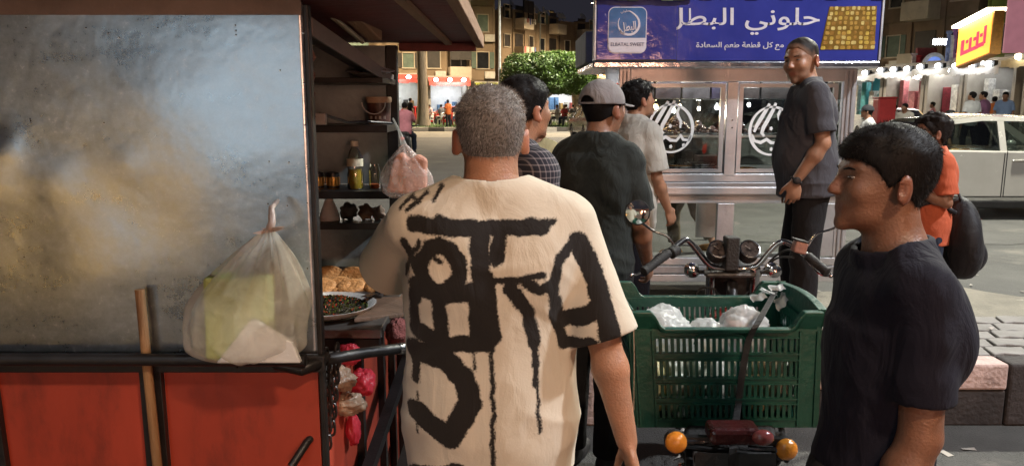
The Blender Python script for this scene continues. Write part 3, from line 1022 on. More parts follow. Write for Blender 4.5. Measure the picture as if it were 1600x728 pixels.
PINK = MT("faded_kerb_paint_pale", (.50, .36, .32), rough=.8, var=.25, scale=6, bump=.6, bscale=30, dirt=((.12, .08, .065), 9, .54))
KBLK = MT("faded_kerb_paint_dark", (.035, .028, .026), rough=.85, var=.4, scale=5, bump=.4, bscale=40)
x = KX0; k = 0
kerb = thing('kerb', (KX0, KY0, 0), 'high kerb of the paved island painted in pale pink and black blocks', 'kerb')
bl = [(.38, .98, 0), (.98, 1.62, 1), (1.62, 2.62, 0), (2.62, 3.6, 1), (3.6, 4.6, 0), (4.6, 5.6, 1), (5.6, 6.6, 0), (6.6, 7.6, 1), (7.6, 9.2, 0)]
for x0, x1, c in bl:
    if c == 0:
        bm_ = MB(); bm_.bb(x0 + .004, x1 - .004, KY0, KY0 + .15, .20 if x0 > 1 else 0.0, KT + .005); bm_.build('painted_block', PINK, kerb, bevel=.015)
        if x0 > 1: MB().bb(x0 + .004, x1 - .004, KY0 + .008, KY0 + .15, 0, .197).build('dark_foot', KBLK, kerb, bevel=.01)
    else:
        MB().bb(x0 + .004, x1 - .004, KY0, KY0 + .15, 0, KT + .005).build('dark_block', KBLK, kerb, bevel=.015)

# ---- the grass median across the road with its striped kerb
GRASS = MT("short_grass", (.045, .085, .018), rough=1, var=.5, scale=1.6, bump=.6, bscale=25, dirt=((.10, .085, .05), 1.1, .60))
gy0, gy1 = 46, 60
o = MB()
def gr(u, v):
    x = -26 + 40 * u
    return (x, gy0 + 1.0 + v * (gy1 - gy0) + max(0, x - 2) * .0, .16 + .05 * math.sin(x * .8) * math.sin(v * 9) + .1 * math.sin(v * 3.1))
o.grid(gr, 80, 20)
tag(o.build('grass', GRASS, smooth=True), kind='stuff')
o = MB(); r2 = random.Random(5)
for i in range(14000):
    x, y = r2.uniform(-25, 13.5), gy0 + 1.2 + (gy1 - gy0 - 1.5) * r2.random() ** 1.6
    if math.sin(x * .9 + y) + math.sin(x * .31 - y * .7) < -.9: continue
    hh = r2.uniform(.06, .2); a = r2.uniform(0, 6.28); ww = .03
    o.add([(x - ww * math.cos(a), y - ww * math.sin(a), .14), (x + ww * math.cos(a), y + ww * math.sin(a), .14), (x + r2.uniform(-.06, .06), y + r2.uniform(-.06, .06), .16 + hh)], [(0, 1, 2)])
tag(o.build('grass_blades', MT("grass_blade", (.05, .10, .02), rough=.9, var=.5, scale=2, bump=0)), kind='stuff')
tag(MB().bb(-60, -11.8, gy0 - 3.2, gy0 + 3, -.1, .14).build('far_pavement', MT("dusty_pavement", (.26, .23, .19), rough=.9, var=.2, scale=1.5)), kind='structure')
WHT = MT("kerb_white", (.62, .58, .52), rough=.8, var=.2, scale=1.5, dirt=((.2, .17, .13), 2, .6))
KG = MT("kerb_grey", (.13, .12, .11), rough=.85, var=.3, scale=1.5)
mk = thing('striped_kerb', (2, gy0, 0), 'black and white striped kerb along the grass under the clipped tree', 'kerb')
wv = {0: MB(), 1: MB()}
x = -11.6; k = 0
kp = []
for i in range(27):
    xx = -11.6 + i * .95
    kp.append(Vector((xx, gy0 + (0 if xx < 0 else .018 * xx * xx * .9), 0)))
for i in range(26):
    wv[i % 2].bar(kp[i] + Vector((0, 0, .11)), kp[i + 1] + Vector((0, 0, .11)), .35, .24)
wv[0].build('white_blocks', WHT, mk); wv[1].build('dark_blocks', KG, mk)
# painted lane line seen behind the crowd
tag(MB().quad((-14, 44.2, .006), (-9.2, 44.2, .006), (-9.2, 45.4, .006), (-14, 45.4, .006)).build('road_marking', MT("road_paint", (.6, .58, .5), rough=.8, dirt=((.1, .09, .08), 2, .5))), kind='structure')

# scraps blown along the kerb, on the pavers and on the dirt
lt = MB(); r12 = random.Random(77)
for i in range(170):
    k = r12.random()
    if k < .35: x, y, z = r12.uniform(.4, 6), r12.uniform(3.2, 3.84), .004
    elif k < .55: x, y, z = r12.uniform(.5, 6), r12.uniform(4.05, 4.7), KT + .006
    else: x, y, z = r12.uniform(-.5, 8), r12.uniform(4.9, 8.5), .012
    a = r12.uniform(0, 6.28); w_, h_ = r12.uniform(.008, .035), r12.uniform(.006, .02); t_ = r12.uniform(0, .012)
    P = [Vector((x + math.cos(a) * u * w_ - math.sin(a) * v * h_, y + math.sin(a) * u * w_ + math.cos(a) * v * h_, z + (t_ if u * v > 0 else 0))) for u, v in ((-1, -1), (1, -1), (1, 1), (-1, 1))]
    lt.add(P, [(0, 1, 2, 3)])
tag(lt.build('litter', MT("paper_scraps", (.34, .31, .27), rough=.9, var=.9, scale=1.3)), kind='stuff')
# tar lines where the asphalt has cracked
for i, (x0, y0, dx, dy) in enumerate(((-1.0, 8.2, 5.2, .5), (2.2, 9.4, 6.5, -.3), (4.4, 5.8, 2.6, 1.0), (5.2, 6.9, 3.5, .2))):
    m_ = MB(); n = 26; V = []
    for k in range(n + 1):
        f = k / n; x = x0 + dx * f + .07 * math.sin(f * 23 + i); y = y0 + dy * f + .09 * math.sin(f * 17 + 2 * i) + .04 * math.sin(f * 51)
        w_ = .018 * (.4 + abs(math.sin(f * 9 + i)))
        V += [(x, y - w_, .008), (x, y + w_, .008)]
    m_.add(V, [(2 * k, 2 * k + 2, 2 * k + 3, 2 * k + 1) for k in range(n)])
    tag(m_.build('tar_line', MT("tar_%d" % i, (.028, .026, .024), rough=.55, var=.3, scale=8)), kind='structure')
# ================================================================ apartment blocks, lamps and trees over the road
TAN = MT("tan_render_brick", (.27, .205, .14), rough=.9, var=.25, scale=.5, bump=.5, bscale=6, dirt=((.18, .13, .09), .35, .58))
TAN2 = MT("brown_render_brick", (.23, .17, .12), rough=.9, var=.3, scale=.6, bump=.5, bscale=6, dirt=((.14, .10, .07), .4, .56))
CREAM = MT("cream_balcony", (.52, .46, .37), rough=.85, var=.2, scale=1.2, bump=.2, dirt=((.25, .2, .15), .8, .6))
DKWIN = MT("dark_shutter", (.035, .03, .028), rough=.5, var=.4, scale=2, bump=.2, bscale=12)
GREENSH = MT("grey_green_shutter", (.12, .17, .14), rough=.7, var=.3, scale=2)
WGLASS = MT("window_dark_glass", (.02, .022, .025), rough=.12, var=.3, scale=3, bump=0)
ACM = MT("ac_white", (.55, .54, .5), rough=.5, var=.15, scale=4)
DKMET = MT("dark_metal", (.03, .03, .032), rough=.45, metal=.6, var=.3, scale=12)
LITWIN = EM("lit_window", (1.0, .72, .38), 1.2)
MORTAR = MT("mortar_joint", (.2, .15, .10), rough=1)


def facade(label, A, Bp, depth, ztop, floors, bays, wall, group=None, seed=1, zbase=0, storeyh=3.0, ground=3.6, stack=(), lit=.06, name='apartment_building'):
    """block whose front runs from A to Bp (xy), facing the viewer side; stack = bays that carry balconies"""
    r = random.Random(seed)
    A = Vector((A[0], A[1], 0)); Bp = Vector((Bp[0], Bp[1], 0))
    d = (Bp - A); Ln = d.length; d.normalize()
    n = Vector((d.y, -d.x, 0))                   # outwards
    th = thing(name, tuple((A + Bp) / 2), label, 'building', group)
    def P(u, o, z): return A + d * u + n * o + Vector((0, 0, z))
    def slab(mb, u0, u1, o0, o1, z0, z1):
        mb.add([P(u, o, z) for u in (u0, u1) for o in (o0, o1) for z in (z0, z1)], [(0, 1, 3, 2), (4, 6, 7, 5), (0, 4, 5, 1), (2, 3, 7, 6), (0, 2, 6, 4), (1, 5, 7, 3)])
    w = MB(); slab(w, 0, Ln, -depth, 0, 0, ztop); w.build('wall', wall, th)
    # floor bands, parapet
    bn = MB()
    for f in range(floors + 1):
        z = ground + f * storeyh
        if z < ztop: slab(bn, -.02, Ln + .02, 0, .05, z - .13, z)
    slab(bn, -.1, Ln + .1, -.25, .1, ztop, ztop + .25)
    bn.build('floor_bands', MORTAR if seed % 2 else wall, th)
    bw = Ln / bays
    # brick piers between the bays
    pr = MB()
    for i in range(bays + 1):
        slab(pr, max(i * bw - .16, 0), min(i * bw + .16, Ln), .001, .11, ground + .01, ztop - .01)
    pr.build('piers', wall, th)
    for f in range(floors):
        z = ground + f * storeyh
        if z + 1.4 > ztop: break
        for i in range(bays):
            u = (i + .5) * bw
            if i in stack:
                bal = MB(); bw2 = min(bw * .42, 1.5)
                slab(bal, u - bw2, u + bw2, .02, 1.25, z - .12, z + .03)
                slab(bal, u - bw2, u + bw2, 1.17, 1.25, z + .03, z + .95)
                slab(bal, u - bw2, u - bw2 + .08, .12, 1.165, z + .03, z + .95); slab(bal, u + bw2 - .08, u + bw2, .12, 1.165, z + .03, z + .95)
                bo = bal.build('balcony', CREAM if r.random() < .7 else wall, th)
                dm = MB(); slab(dm, u - bw2 * .75, u + bw2 * .75, .03, .06, z + .05, z + 2.3)
                dm.build('balcony_door', DKWIN if r.random() < .8 else GREENSH, bo)
                if r.random() < .6:               # boxed-in shutter
                    sm = MB(); slab(sm, u - bw2, u + bw2, 1.12, 1.2, z + 1.5, z + 2.75)
                    for q in range(3): slab(sm, u - bw2 + q * bw2 * .98, u - bw2 + .06 + q * bw2 * .98, 1.1, 1.23, z + .95, z + 2.75)
                    sm.build('shutter_screen', DKWIN if r.random() < .6 else GREENSH, bo)
                if r.random() < .55:
                    for q in range(5):
                        lw = r.uniform(.15, .3); lu = u - bw2 + .1 + q * .5
                        lm = MB(); slab(lm, lu, lu + lw, 1.28, 1.3, z + .3 + r.uniform(0, .2), z + .95)
                        lm.build('laundry', MT("laundry_%d" % r.randint(0, 9999), r.choice([(.5, .1, .1), (.1, .15, .4), (.6, .6, .55), (.1, .1, .1)]), var=.5, scale=2), bo)
                continue
            ww, wh = r.uniform(.42, .6), r.uniform(1.15, 1.45)
            fr = MB()
            for (a, b_, c, e) in ((u - ww - .07, u - ww, z + .85, z + .95 + wh), (u + ww, u + ww + .07, z + .85, z + .95 + wh), (u - ww, u + ww, z + .88 + wh, z + .95 + wh), (u - ww - .12, u + ww + .12, z + .80, z + .88)):
                slab(fr, a, b_, .002, .12, c, e)
            wo = fr.build('window', CREAM, th)
            gm = MB(); slab(gm, u - ww + .003, u + ww - .003, .003, .03, z + .885, z + .875 + wh)
            q = r.random()
            gm.build('pane', LITWIN if q < lit else (DKWIN if q < .45 else (GREENSH if q < .6 else WGLASS)), wo)
            if r.random() < .45:
                smt = r.choice([DKWIN, GREENSH, GREENSH])
                for (sa, sb) in ((u - ww * 2 + .02, u - ww - .08), (u + ww + .08, u + ww * 2 - .02)):
                    sh = MB(); slab(sh, sa, sb, .125, .15, z + .9, z + .9 + wh); sh.build('shutter', smt, wo)
            if r.random() < .4:
                ac = MB(); slab(ac, u + .1, u + .95, .12, .48, z + .05, z + .62); slab(ac, u + .25, u + .7, .48, .5, z + .12, z + .55)
                ac.build('air_conditioner', ACM, th)
    for q in range(3):                            # roof clutter
        u = r.uniform(.1, .9) * Ln
        ds = MB(); ds.lathe(P(u, -.8, ztop + .8), [(.02, 0), (.3, .06), (.5, .2)], 12, axis=(n + Vector((.3, 0, .7)))); ds.cyl(P(u, -.8, ztop), P(u, -.8, ztop + .8), .03)
        ds.build('satellite_dish', ACM, th)
    return th


facade('tan brick apartment block nearest behind the food cart roof', (-17.5, 62), (-1.45, 66), 12, 17.5, 4, 8, TAN, 'apartment blocks across the road', 11, stack=(2, 6), lit=.04)
facade('tall tan block with two balcony stacks above the clipped tree', (-1.2, 80), (5.2, 90), 12, 10.9, 3, 5, TAN, 'apartment blocks across the road', 4, stack=(1, 4), storeyh=2.85, lit=.0)
facade('narrow brown block wedged between two tan blocks', (5.5, 91.5), (7.4, 93.5), 10, 10.7, 3, 1, TAN2, 'apartment blocks across the road', 8, storeyh=2.85, lit=0)
facade('farthest tan block with one balcony stack beside the sweets sign', (7.6, 95), (13.5, 99), 10, 11.0, 3, 4, TAN, 'apartment blocks across the road', 21, stack=(0,), storeyh=2.85, lit=0)
facade('brown apartment block over the bright shops at right', (22.4, 52), (26.2, 44.5), 12, 19, 5, 4, TAN2, 'apartment blocks across the road', 31, stack=(0, 2), lit=.05)
facade('lime green and brown block behind the orange sign', (26.4, 44.0), (30.0, 31.5), 10, 17, 4, 4, MT("lime_wall", (.20, .26, .05), rough=.8, var=.2, scale=.6, dirt=((.18, .14, .08), .3, .55)), 'apartment blocks across the road', 35, stack=(1,), lit=0)
facade('low dark sheds far down the side street', (15.5, 120), (34, 120), 8, 4.6, 1, 5, MT("grey_far_wall", (.10, .095, .09), rough=.9), None, 37, lit=0, name='shed_row')


# ---- street lamps
POLE = MT("galvanised_pole", (.5, .5, .48), rough=.5, metal=.5, var=.2, scale=3)
def street_lamp(label, x, y, hgt, arm, energy, col, group='street lamps along the far road', r0=.09, kind='SPOT'):
    t = thing('street_lamp', (x, y, 0), label, 'street lamp', group)
    p = MB(); p.tube([(x, y, 0), (x, y, hgt * .5), (x, y, hgt)], [r0, r0 * .8, r0 * .55], 12); p.lathe((x, y, 0), [(.2, 0), (.2, .04), (r0 * 1.4, .06), (r0 * 1.4, .5)], 12)
    p.build('pole', POLE, t, smooth=40)
    a = Vector(arm)
    m = MB(); m.tube([Vector((x, y, hgt)) + a * k + Vector((0, 0, .5 * math.sin(k * 1.57))) for k in (0, .25, .5, .75, 1)], .035, 8); m.build('arm', POLE, t, smooth=40)
    e = Vector((x, y, hgt)) + a + Vector((0, 0, .47)); dn = a.normalized()
    hd = MB(); hd.bar(e - dn * .1, e + dn * .62, .26, .11); hd.build('lamp_head', DKMET, t, bevel=.03)
    ln = MB(); ln.bar(e + dn * .05 - Vector((0, 0, .066)), e + dn * .55 - Vector((0, 0, .066)), .2, .016); ln.build('lens', EM("lamp_lens_%d" % int(x * 10), col, 25 if energy else 0), t)
    if energy: lamp('lamp_light', kind, e + dn * .3 - Vector((0, 0, .14)), e + dn * .3 - Vector((0, 0, 5)), energy, col, size=.15, parent=t, spot=165, blend=.5)
    return t
WARM = (1.0, .74, .44); COOL = (.86, .94, 1.0)
street_lamp('tall pale lamp post in front of the gap between the tan blocks', -.78, 50, 11.5, (0, 1.6, 0), 20000, WARM, r0=.10)
street_lamp('thinner grey lamp post farther off above the clipped tree', 2.5, 70, 9.3, (.9, 1.4, 0), 0, WARM, r0=.09)
street_lamp('unseen lamp post added behind the food cart to light the nearest tan block', -13.5, 53, 10, (0, 1.6, 0), 11000, WARM)  # added out of view to brighten the nearest facade
# lamp over the crossing, then unseen posts added behind and beside the viewer
street_lamp('cool white lamp post over the crossing behind the sweets cart', 9.6, 11.5, 7.0, (-2.0, -1.2, 0), 6500, (.98, .97, .84), 'street lamps of the crossing')
street_lamp('unseen cool white lamp post added behind the viewer at left', -3.6, -3.4, 5.0, (1.2, .8, 0), 150, COOL, 'street lamps of the crossing')  # unseen lamp added for cool light on the tin and foreground
street_lamp('unseen warm lamp post added behind the viewer at right', 3.0, -2.4, 4.2, (-1.0, .7, 0), 620, (1.0, .72, .50), 'street lamps of the crossing')  # unseen lamp added for warm light on the man's back

street_lamp('unseen cool white lamp post added right of the viewer beside the paved island', 6.6, 1.0, 5.4, (-1.2, .9, 0), 2100, (.90, .94, 1.0), 'street lamps of the crossing')  # unseen lamp added to brighten the front of the sweets cart
street_lamp('unseen lamp post added behind the food cart to light the middle of the road', -6.5, 17, 7.5, (1.6, -.6, 0), 2000, (1.0, .93, .80), 'street lamps of the crossing')  # added out of view to brighten the middle of the road
street_lamp('unseen lamp post added behind the sweets sign to light the clipped tree', 6.6, 43.6, 9.0, (-1.6, .8, 0), 12000, (1.0, .93, .78))  # added out of view to brighten the tree crown

street_lamp('unseen lamp post added behind the sweets sign to light the far tan blocks', 10.0, 78, 11.0, (-1.6, 1.0, 0), 11000, WARM)  # added out of view; the far facades take their light from it

# ---- unseen front added behind the viewer; its glowing panels reflect in the tin sheet
bs = thing('added_kiosk', (0.4, -6.2, 0), 'unseen lit front added behind the viewer for its light and reflections', 'added_kiosk')
MB().bb(-4.6, 5.4, -8.2, -6.2, 0, 3.4).build('wall', MT("kiosk_wall", (.18, .16, .14), rough=.8), bs)
MB().bb(-4.3, -1.6, -6.19, -6.15, .9, 2.5).build('window', EM("added_cool_panel", (.72, .88, 1.0), .36), bs)  # glowing panel added for the cool reflection in the tin sheet
MB().bb(-.95, .1, -6.19, -6.15, .9, 2.3).build('window', EM("added_pale_panel", (.80, .95, .70), .9), bs)  # glowing panel added for the motorcycle mirror to reflect
MB().bb(.9, 2.9, -6.19, -6.15, 1.0, 2.3).build('window', EM("added_warm_panel", (1.0, .50, .28), 2.6), bs)  # glowing panel added for warm light from behind the viewer
MB().bb(-5.9, -4.65, -6.3, -6.15, .12, .62).build('added_glow_panel', EM("added_amber_panel", (1.0, .50, .12), 12.0), bs)  # glowing block added for the amber reflection in the tin sheet
MB().bb(-4.6, 5.4, -6.2, -5.3, 2.7, 2.85).build('awning', MT("kiosk_awning", (.25, .05, .03), rough=.8), bs)
lamp('added_fill_light', 'AREA', (-2.9, -6.1, 1.8), (-2.4, 2, 1.3), 28, (.82, .93, 1.0), 2.6, 1.5, parent=bs)  # area light added out of view for cool foreground light
lamp('added_fill_light', 'AREA', (1.9, -6.1, 1.7), (.3, 2, 1.2), 230, (1.0, .48, .30), 1.9, 1.2, parent=bs)  # area light added out of view for pinkish light on the man's back

BARK = MT("grey_bark", (.22, .17, .12), rough=.95, var=.35, scale=6, bump=.8, bscale=18, stretch=(1, 1, .25))
def leaves(name, n, inside, lo, hi, size, cols, parent, seed=1, bias=None):
    """leaf faces through a crown volume"""
    r = np.random.default_rng(seed); out = []
    P = lo + (hi - lo) * r.random((n * 6, 3))
    P = P[inside(P)][:n]; n = len(P)
    a = r.normal(0, 1, (n, 3)); a /= np.linalg.norm(a, axis=1)[:, None]
    b = np.cross(a, r.normal(0, 1, (n, 3))); b /= np.linalg.norm(b, axis=1)[:, None]
    s = size * (.6 + .8 * r.random(n))[:, None]
    V = np.stack([P - a * s, P - b * s * .45, P + a * s, P + b * s * .45], 1).reshape(-1, 3)
    F = np.arange(4 * n).reshape(-1, 4)
    return link_mesh(name, V, F, cols, parent)
def leafmat(name, col):
    m, nt, b, N, L = nmat(name)
    g = N.new("ShaderNodeTexCoord"); n = N.new("ShaderNodeTexNoise"); n.inputs["Scale"].default_value = 2.6; n.inputs["Detail"].default_value = 8; n.inputs["Roughness"].default_value = .8
    L.new(g.outputs["Object"], n.inputs["Vector"])
    rp = N.new("ShaderNodeValToRGB"); rp.color_ramp.elements[0].position = .35; rp.color_ramp.elements[1].position = .66; c = Vector(col)
    rp.color_ramp.elements[0].color = (*(c * .5), 1); rp.color_ramp.elements[1].color = (c.x * 1.7, c.y * 1.45, c.z * 1.2, 1)
    L.new(n.outputs["Fac"], rp.inputs[0]); L.new(rp.outputs[0], b.inputs["Base Color"]); b.inputs["Roughness"].default_value = .5
    return m
def clipped_tree(label, x, y, z0, w, dep, zlo, zhi, seed, trunk=True):
    t = thing('clipped_tree', (x, y, 0), label, 'tree', 'flat clipped street trees')
    m = MB(); r = random.Random(seed)
    m.tube([(x, y, 0), (x + .05, y, .5), (x + .02, y, 1.3), (x - .05, y, zlo + .1)], [.34, .25, .23, .26], 12)
    for i in range(7):
        a = i * .9 + r.random() * .5; rr_ = r.uniform(.35, .75)
        e = Vector((x + w * .45 * rr_ * math.cos(a), y + dep * .45 * rr_ * math.sin(a), zlo + r.uniform(.4, 1.0)))
        m.tube([(x, y, zlo - .25), ((x + e.x) / 2, (y + e.y) / 2, zlo + .15), e], [.14, .09, .03], 7)
    m.build('trunk', BARK, t, smooth=40)
    c = np.array([x, y, (zlo + zhi) / 2]); hz = (zhi - zlo) / 2
    def ins(P):
        q = (P - c) / np.array([w / 2, dep / 2, hz])
        e = (np.abs(q[:, 0]) ** 3.2 + np.abs(q[:, 1]) ** 3.2) ** (1 / 3.2)
        lump = 1 + .09 * vnoise(P * 1.1, seed) + .07 * vnoise(P * 2.7, seed + 3)
        f = np.maximum(e, (np.abs(e) ** 2.6 + np.abs(q[:, 2]) ** 3.4) ** (1 / 3)) / lump
        gap = vnoise(P * 1.7, seed + 8)
        return (f < 1) & (f > .55) & (gap > -.52)
    leaves('crown', 44000, ins, c - [w / 2 + .3, dep / 2 + .3, hz + .3], c + [w / 2 + .3, dep / 2 + .3, hz + .3], .075, leafmat("clipped_leaves_%d" % seed, (.05, .105, .016)), t, seed)
    return t
clipped_tree('flat-topped clipped green tree with bare forked trunk on the grass', 1.95, 48.5, 0, 4.9, 4.2, 2.15, 4.75, 3)
clipped_tree('second clipped tree peeping out right behind the flat-topped one', 4.3, 52.5, 0, 2.6, 3.4, 2.2, 5.0, 9)
# palm trunk of which the cart roof hides the head
t = thing('palm_tree', (-5.65, 49, 0), 'palm with a bare tapering trunk rising behind the cart roof', 'tree')
m = MB(); m.tube([(-5.65, 49, 0), (-5.62, 49, .7), (-5.6, 49, 2.2), (-5.66, 49, 5), (-5.6, 49, 7.4)], [.56, .40, .32, .29, .27], 14); m.build('trunk', BARK, t, smooth=40)
m = MB(); r3 = random.Random(2)
for i in range(34):
    a = i * 2.4; el = r3.uniform(-.4, 1.1); ln = r3.uniform(2.2, 3)
    pts = [Vector((-5.6 + math.cos(a) * ln * s_ * math.cos(el * .6), 49 + math.sin(a) * ln * s_ * math.cos(el * .6), 7.4 + ln * (math.sin(el) * s_ - .75 * s_ * s_))) for s_ in (0, .25, .5, .75, 1)]
    for j in range(4):
        for q in range(7):
            p = pts[j].lerp(pts[j + 1], q / 7); dd = (pts[j + 1] - pts[j]).normalized(); sd = dd.cross(Vector((0, 0, 1))).normalized()
            for g in (-1, 1):
                e = p + (sd * g * .8 + dd * .6 - Vector((0, 0, .25))) * .55
                m.add([p, p + dd * .06, e], [(0, 1, 2)])
m.build('crown', leafmat("palm_leaves", (.05, .09, .02)), t)
# ================================================================ lit shops, their lamps, cafe chairs
SHELL = MT("shop_shell", (.35, .33, .30), rough=.8, var=.2, scale=1)
SLAMP = EM("shop_flood_lens", (.93, .97, 1.0), 18)
STRIP = EM("strip_light", (.95, .98, 1.0), 22)
WSTRIP = EM("warm_strip_light", (1.0, .82, .5), 20)
def shop(label, A, Bp, hgt, wallcol, awncol, lampcol, energy, nl=3, awn=1.2, depth=3, seed=1, group='lit shops', goods=True, awnz=None, slope=.35, striped=None):
    """open fronted shop lit from inside, awning with flood lamps under its edge"""
    r = random.Random(seed)
    A = Vector((A[0], A[1], 0)); Bp = Vector((Bp[0], Bp[1], 0)); d = (Bp - A); Ln = d.length; d.normalize(); n = Vector((d.y, -d.x, 0))
    th = thing('shop', tuple((A + Bp) / 2), label, 'shop', group)
    def P(u, o, z): return A + d * u + n * o + Vector((0, 0, z))
    def slab(mb, u0, u1, o0, o1, z0, z1):
        return mb.add([P(u, o, z) for u in (u0, u1) for o in (o0, o1) for z in (z0, z1)], [(0, 1, 3, 2), (4, 6, 7, 5), (0, 4, 5, 1), (2, 3, 7, 6), (0, 2, 6, 4), (1, 5, 7, 3)])
    m = MB(); slab(m, 0, .18, -depth, .3, 0, hgt); slab(m, Ln - .18, Ln, -depth, .3, 0, hgt); slab(m, .18, Ln - .18, -depth, .3, hgt - .3, hgt - .005)
    m.build('side_walls', SHELL, th)
    m = MB(); slab(m, .18, Ln - .18, -depth, -depth + .1, .02, hgt - .3); m.build('back_wall', MT("shop_wall_%d" % seed, wallcol, rough=.6, var=.15, scale=2), th)
    m = MB(); slab(m, .2, Ln - .2, -depth + .1, .28, .0, .08); m.build('shop_floor', SHELL, th)
    if goods:
        k = int(Ln / .55)
        for i in range(k):
            u = .3 + (Ln - .7) * i / max(k - 1, 1); hh = r.uniform(1.1, 2.2) if A.x < 10 else r.uniform(1.7, 2.9)
            m = MB(); slab(m, u, u + r.uniform(.25, .42), (-depth + .4) if A.x < 10 else -.9, (-depth + .9) if A.x < 10 else -.5, .08, hh)
            m.build(r.choice(['fridge', 'goods_rack', 'cabinet']), MT("goods_%d_%d" % (seed, i), r.choice([(.6, .6, .58), (.4, .08, .06), (.55, .52, .45), (.1, .2, .35), (.08, .08, .08), (.5, .3, .1)] if A.x < 10 else [tuple(c_ * .9 for c_ in wallcol), tuple(c_ * .6 for c_ in wallcol), (.55, .54, .52), (.05, .05, .06), wallcol]), rough=.5, var=.5, scale=6), th, bevel=.02)
        m = MB(); slab(m, .4, Ln * .6, -.6, -.1, .08, 1.0); m.build('counter', MT("counter_%d" % seed, (.5, .5, .48), rough=.4), th, bevel=.02)
    az = awnz or hgt - .1
    m = MB()
    kf = 12
    for i in range(kf):
        u0, u1 = Ln * i / kf, Ln * (i + 1) / kf
        m.add([P(u0, .31, az), P(u1, .31, az), P(u1, awn, az - slope), P(u0, awn, az - slope), P(u0, .31, az - .05), P(u1, .31, az - .05), P(u1, awn, az - slope - .05), P(u0, awn, az - slope - .05),
               P(u0, awn, az - slope - .28 - .05 * (i % 2)), P(u1, awn, az - slope - .28 - .05 * (i % 2))], [(0, 3, 2, 1), (4, 5, 6, 7), (3, 8, 9, 2), (0, 1, 5, 4)])
    m.build('awning', MT("awning_%d" % seed, awncol, rough=.8, var=.2, scale=3), th)
    for i in range(nl):
        u = Ln * (i + .5) / nl
        m = MB(); m.bar(P(u - .22, awn - .1, az - slope + .12), P(u + .22, awn - .1, az - slope + .12), .2, .28)
        fl = m.build('flood_lamp', DKMET, th)
        m = MB(); m.ell(P(u, awn + .05, az - slope + .12), (.19, .06, .13)); m.build('lens', SLAMP if sum(lampcol) > 2.4 else WSTRIP, fl)
    lamp('shop_light', 'AREA', P(Ln / 2, -depth * .4, hgt - .34), P(Ln / 2, -depth * .35, 0), energy * .22, lampcol, Ln * .7, depth * .5, parent=th)
    lamp('front_light', 'AREA', P(Ln / 2, awn + .15, az - slope + .1), P(Ln / 2, awn + 3, 0), energy * .25, lampcol, Ln * .6, .2, parent=th)
    return th
WH = (.95, .98, 1.0)
# across the road, left
shop('white lit grocery with red awning left of the palm trunk', (-13.2, 59.6), (-6.9, 60.4), 3.9, (.75, .75, .72), (.45, .06, .05), WH, 700, 3, seed=41, awn=1.3)
shop('white lit shop with pink red signboard right of the palm trunk', (-6.5, 60.4), (-3.4, 61), 3.7, (.8, .8, .8), (.55, .1, .09), WH, 500, 3, seed=43)
shop('shop with yellow green signboard behind the grey haired head', (-3.0, 61.4), (-1.0, 62), 3.3, (.65, .6, .3), (.35, .4, .05), (1, .9, .6), 220, 1, seed=44)
shop('shop with blue white signboard under the lamp post', (-.8, 70), (1.4, 71), 3.4, (.6, .62, .7), (.25, .28, .5), WH, 260, 1, seed=45)
shop('bright white shop behind the clipped tree trunk', (1.6, 72), (8.6, 75), 3.3, (.85, .85, .83), (.4, .37, .32), WH, 900, 2, seed=46, awn=.9)
shop('shop with orange lit doorway between tree and sweets cart', (7.6, 79), (10.8, 81), 4.8, (.7, .45, .2), (.4, .3, .15), (1, .82, .55), 700, 2, seed=47, awn=.9)
# right hand side street
shop('teal walled shop under white lamps at the far end of the row', (18.9, 45.6), (20.4, 42.6), 3.6, (.06, .30, .34), (.6, .58, .55), WH, 96, 3, seed=51, awn=1.0)
shop('clothes shop with pink goods beside the teal shop', (20.4, 42.4), (21.3, 40.0), 3.7, (.50, .18, .20), (.62, .6, .58), WH, 104, 3, seed=52, awn=1.0)
shop('shop with maroon door in the middle of the lit row', (21.3, 39.8), (21.9, 37.6), 3.75, (.25, .03, .05), (.6, .58, .55), WH, 96, 2, seed=53)
shop('white tiled shop right of the maroon door', (21.9, 37.4), (22.4, 34.4), 3.7, (.75, .75, .75), (.6, .6, .6), WH, 120, 3, seed=54)
shop('orange walled juice shop under the orange sign', (22.5, 34.0), (23.4, 28.0), 3.9, (.62, .20, .02), (.6, .55, .42), (1, .84, .55), 200, 3, seed=55, awn=1.5)

# orange light box sign with a red glowing squiggle
t = thing('light_box_sign', (19.6, 34.5, 3.6), 'slanted orange light box sign with red glowing letters over the shops', 'sign')
SA = at(1493, 100, 35.5); SB = at(1548, 78, 32.5)
u = (SB - SA); u.z = 0; u.normalize(); upv = Vector((0, 0, 1)); nn = u.cross(upv)
w_ = (Vector((SB.x, SB.y, 0)) - Vector((SA.x, SA.y, 0))).length
def SP_(a, b_, o=0): return Vector((SA.x, SA.y, SA.z - .2)) + u * a * w_ + upv * (b_ * 1.75 + a * .45) + nn * o
def sl(mb, a0, a1, b0, b1, o0, o1):
    return mb.add([SP_(a, b_, o) for a in (a0, a1) for b_ in (b0, b1) for o in (o0, o1)], [(0, 1, 3, 2), (4, 6, 7, 5), (0, 4, 5, 1), (2, 3, 7, 6), (0, 2, 6, 4), (1, 5, 7, 3)])
m = MB(); sl(m, 0, 1, 0, 1, 0, -.4); m.build('box', MT("sign_box", (.5, .25, .05), rough=.5), t)
sg = 1 if (SP_(.5, .5, 1) - Vector((0, 0, 1.7))).length < (SP_(.5, .5, -1) - Vector((0, 0, 1.7))).length else -1
m = MB(); sl(m, .03, .97, .04, .96, .0 if sg > 0 else -.4, sg * .03 + (0 if sg > 0 else -.4)); m.build('face', EM("sign_orange", (1.0, .45, .06), 1.6), t)
m = MB(); sl(m, 0, 1, 1.0, 1.06, .3, -.5); m.build('strip_lamp', EM("sign_strip", (1.0, .88, .6), 14), t)
m = MB()
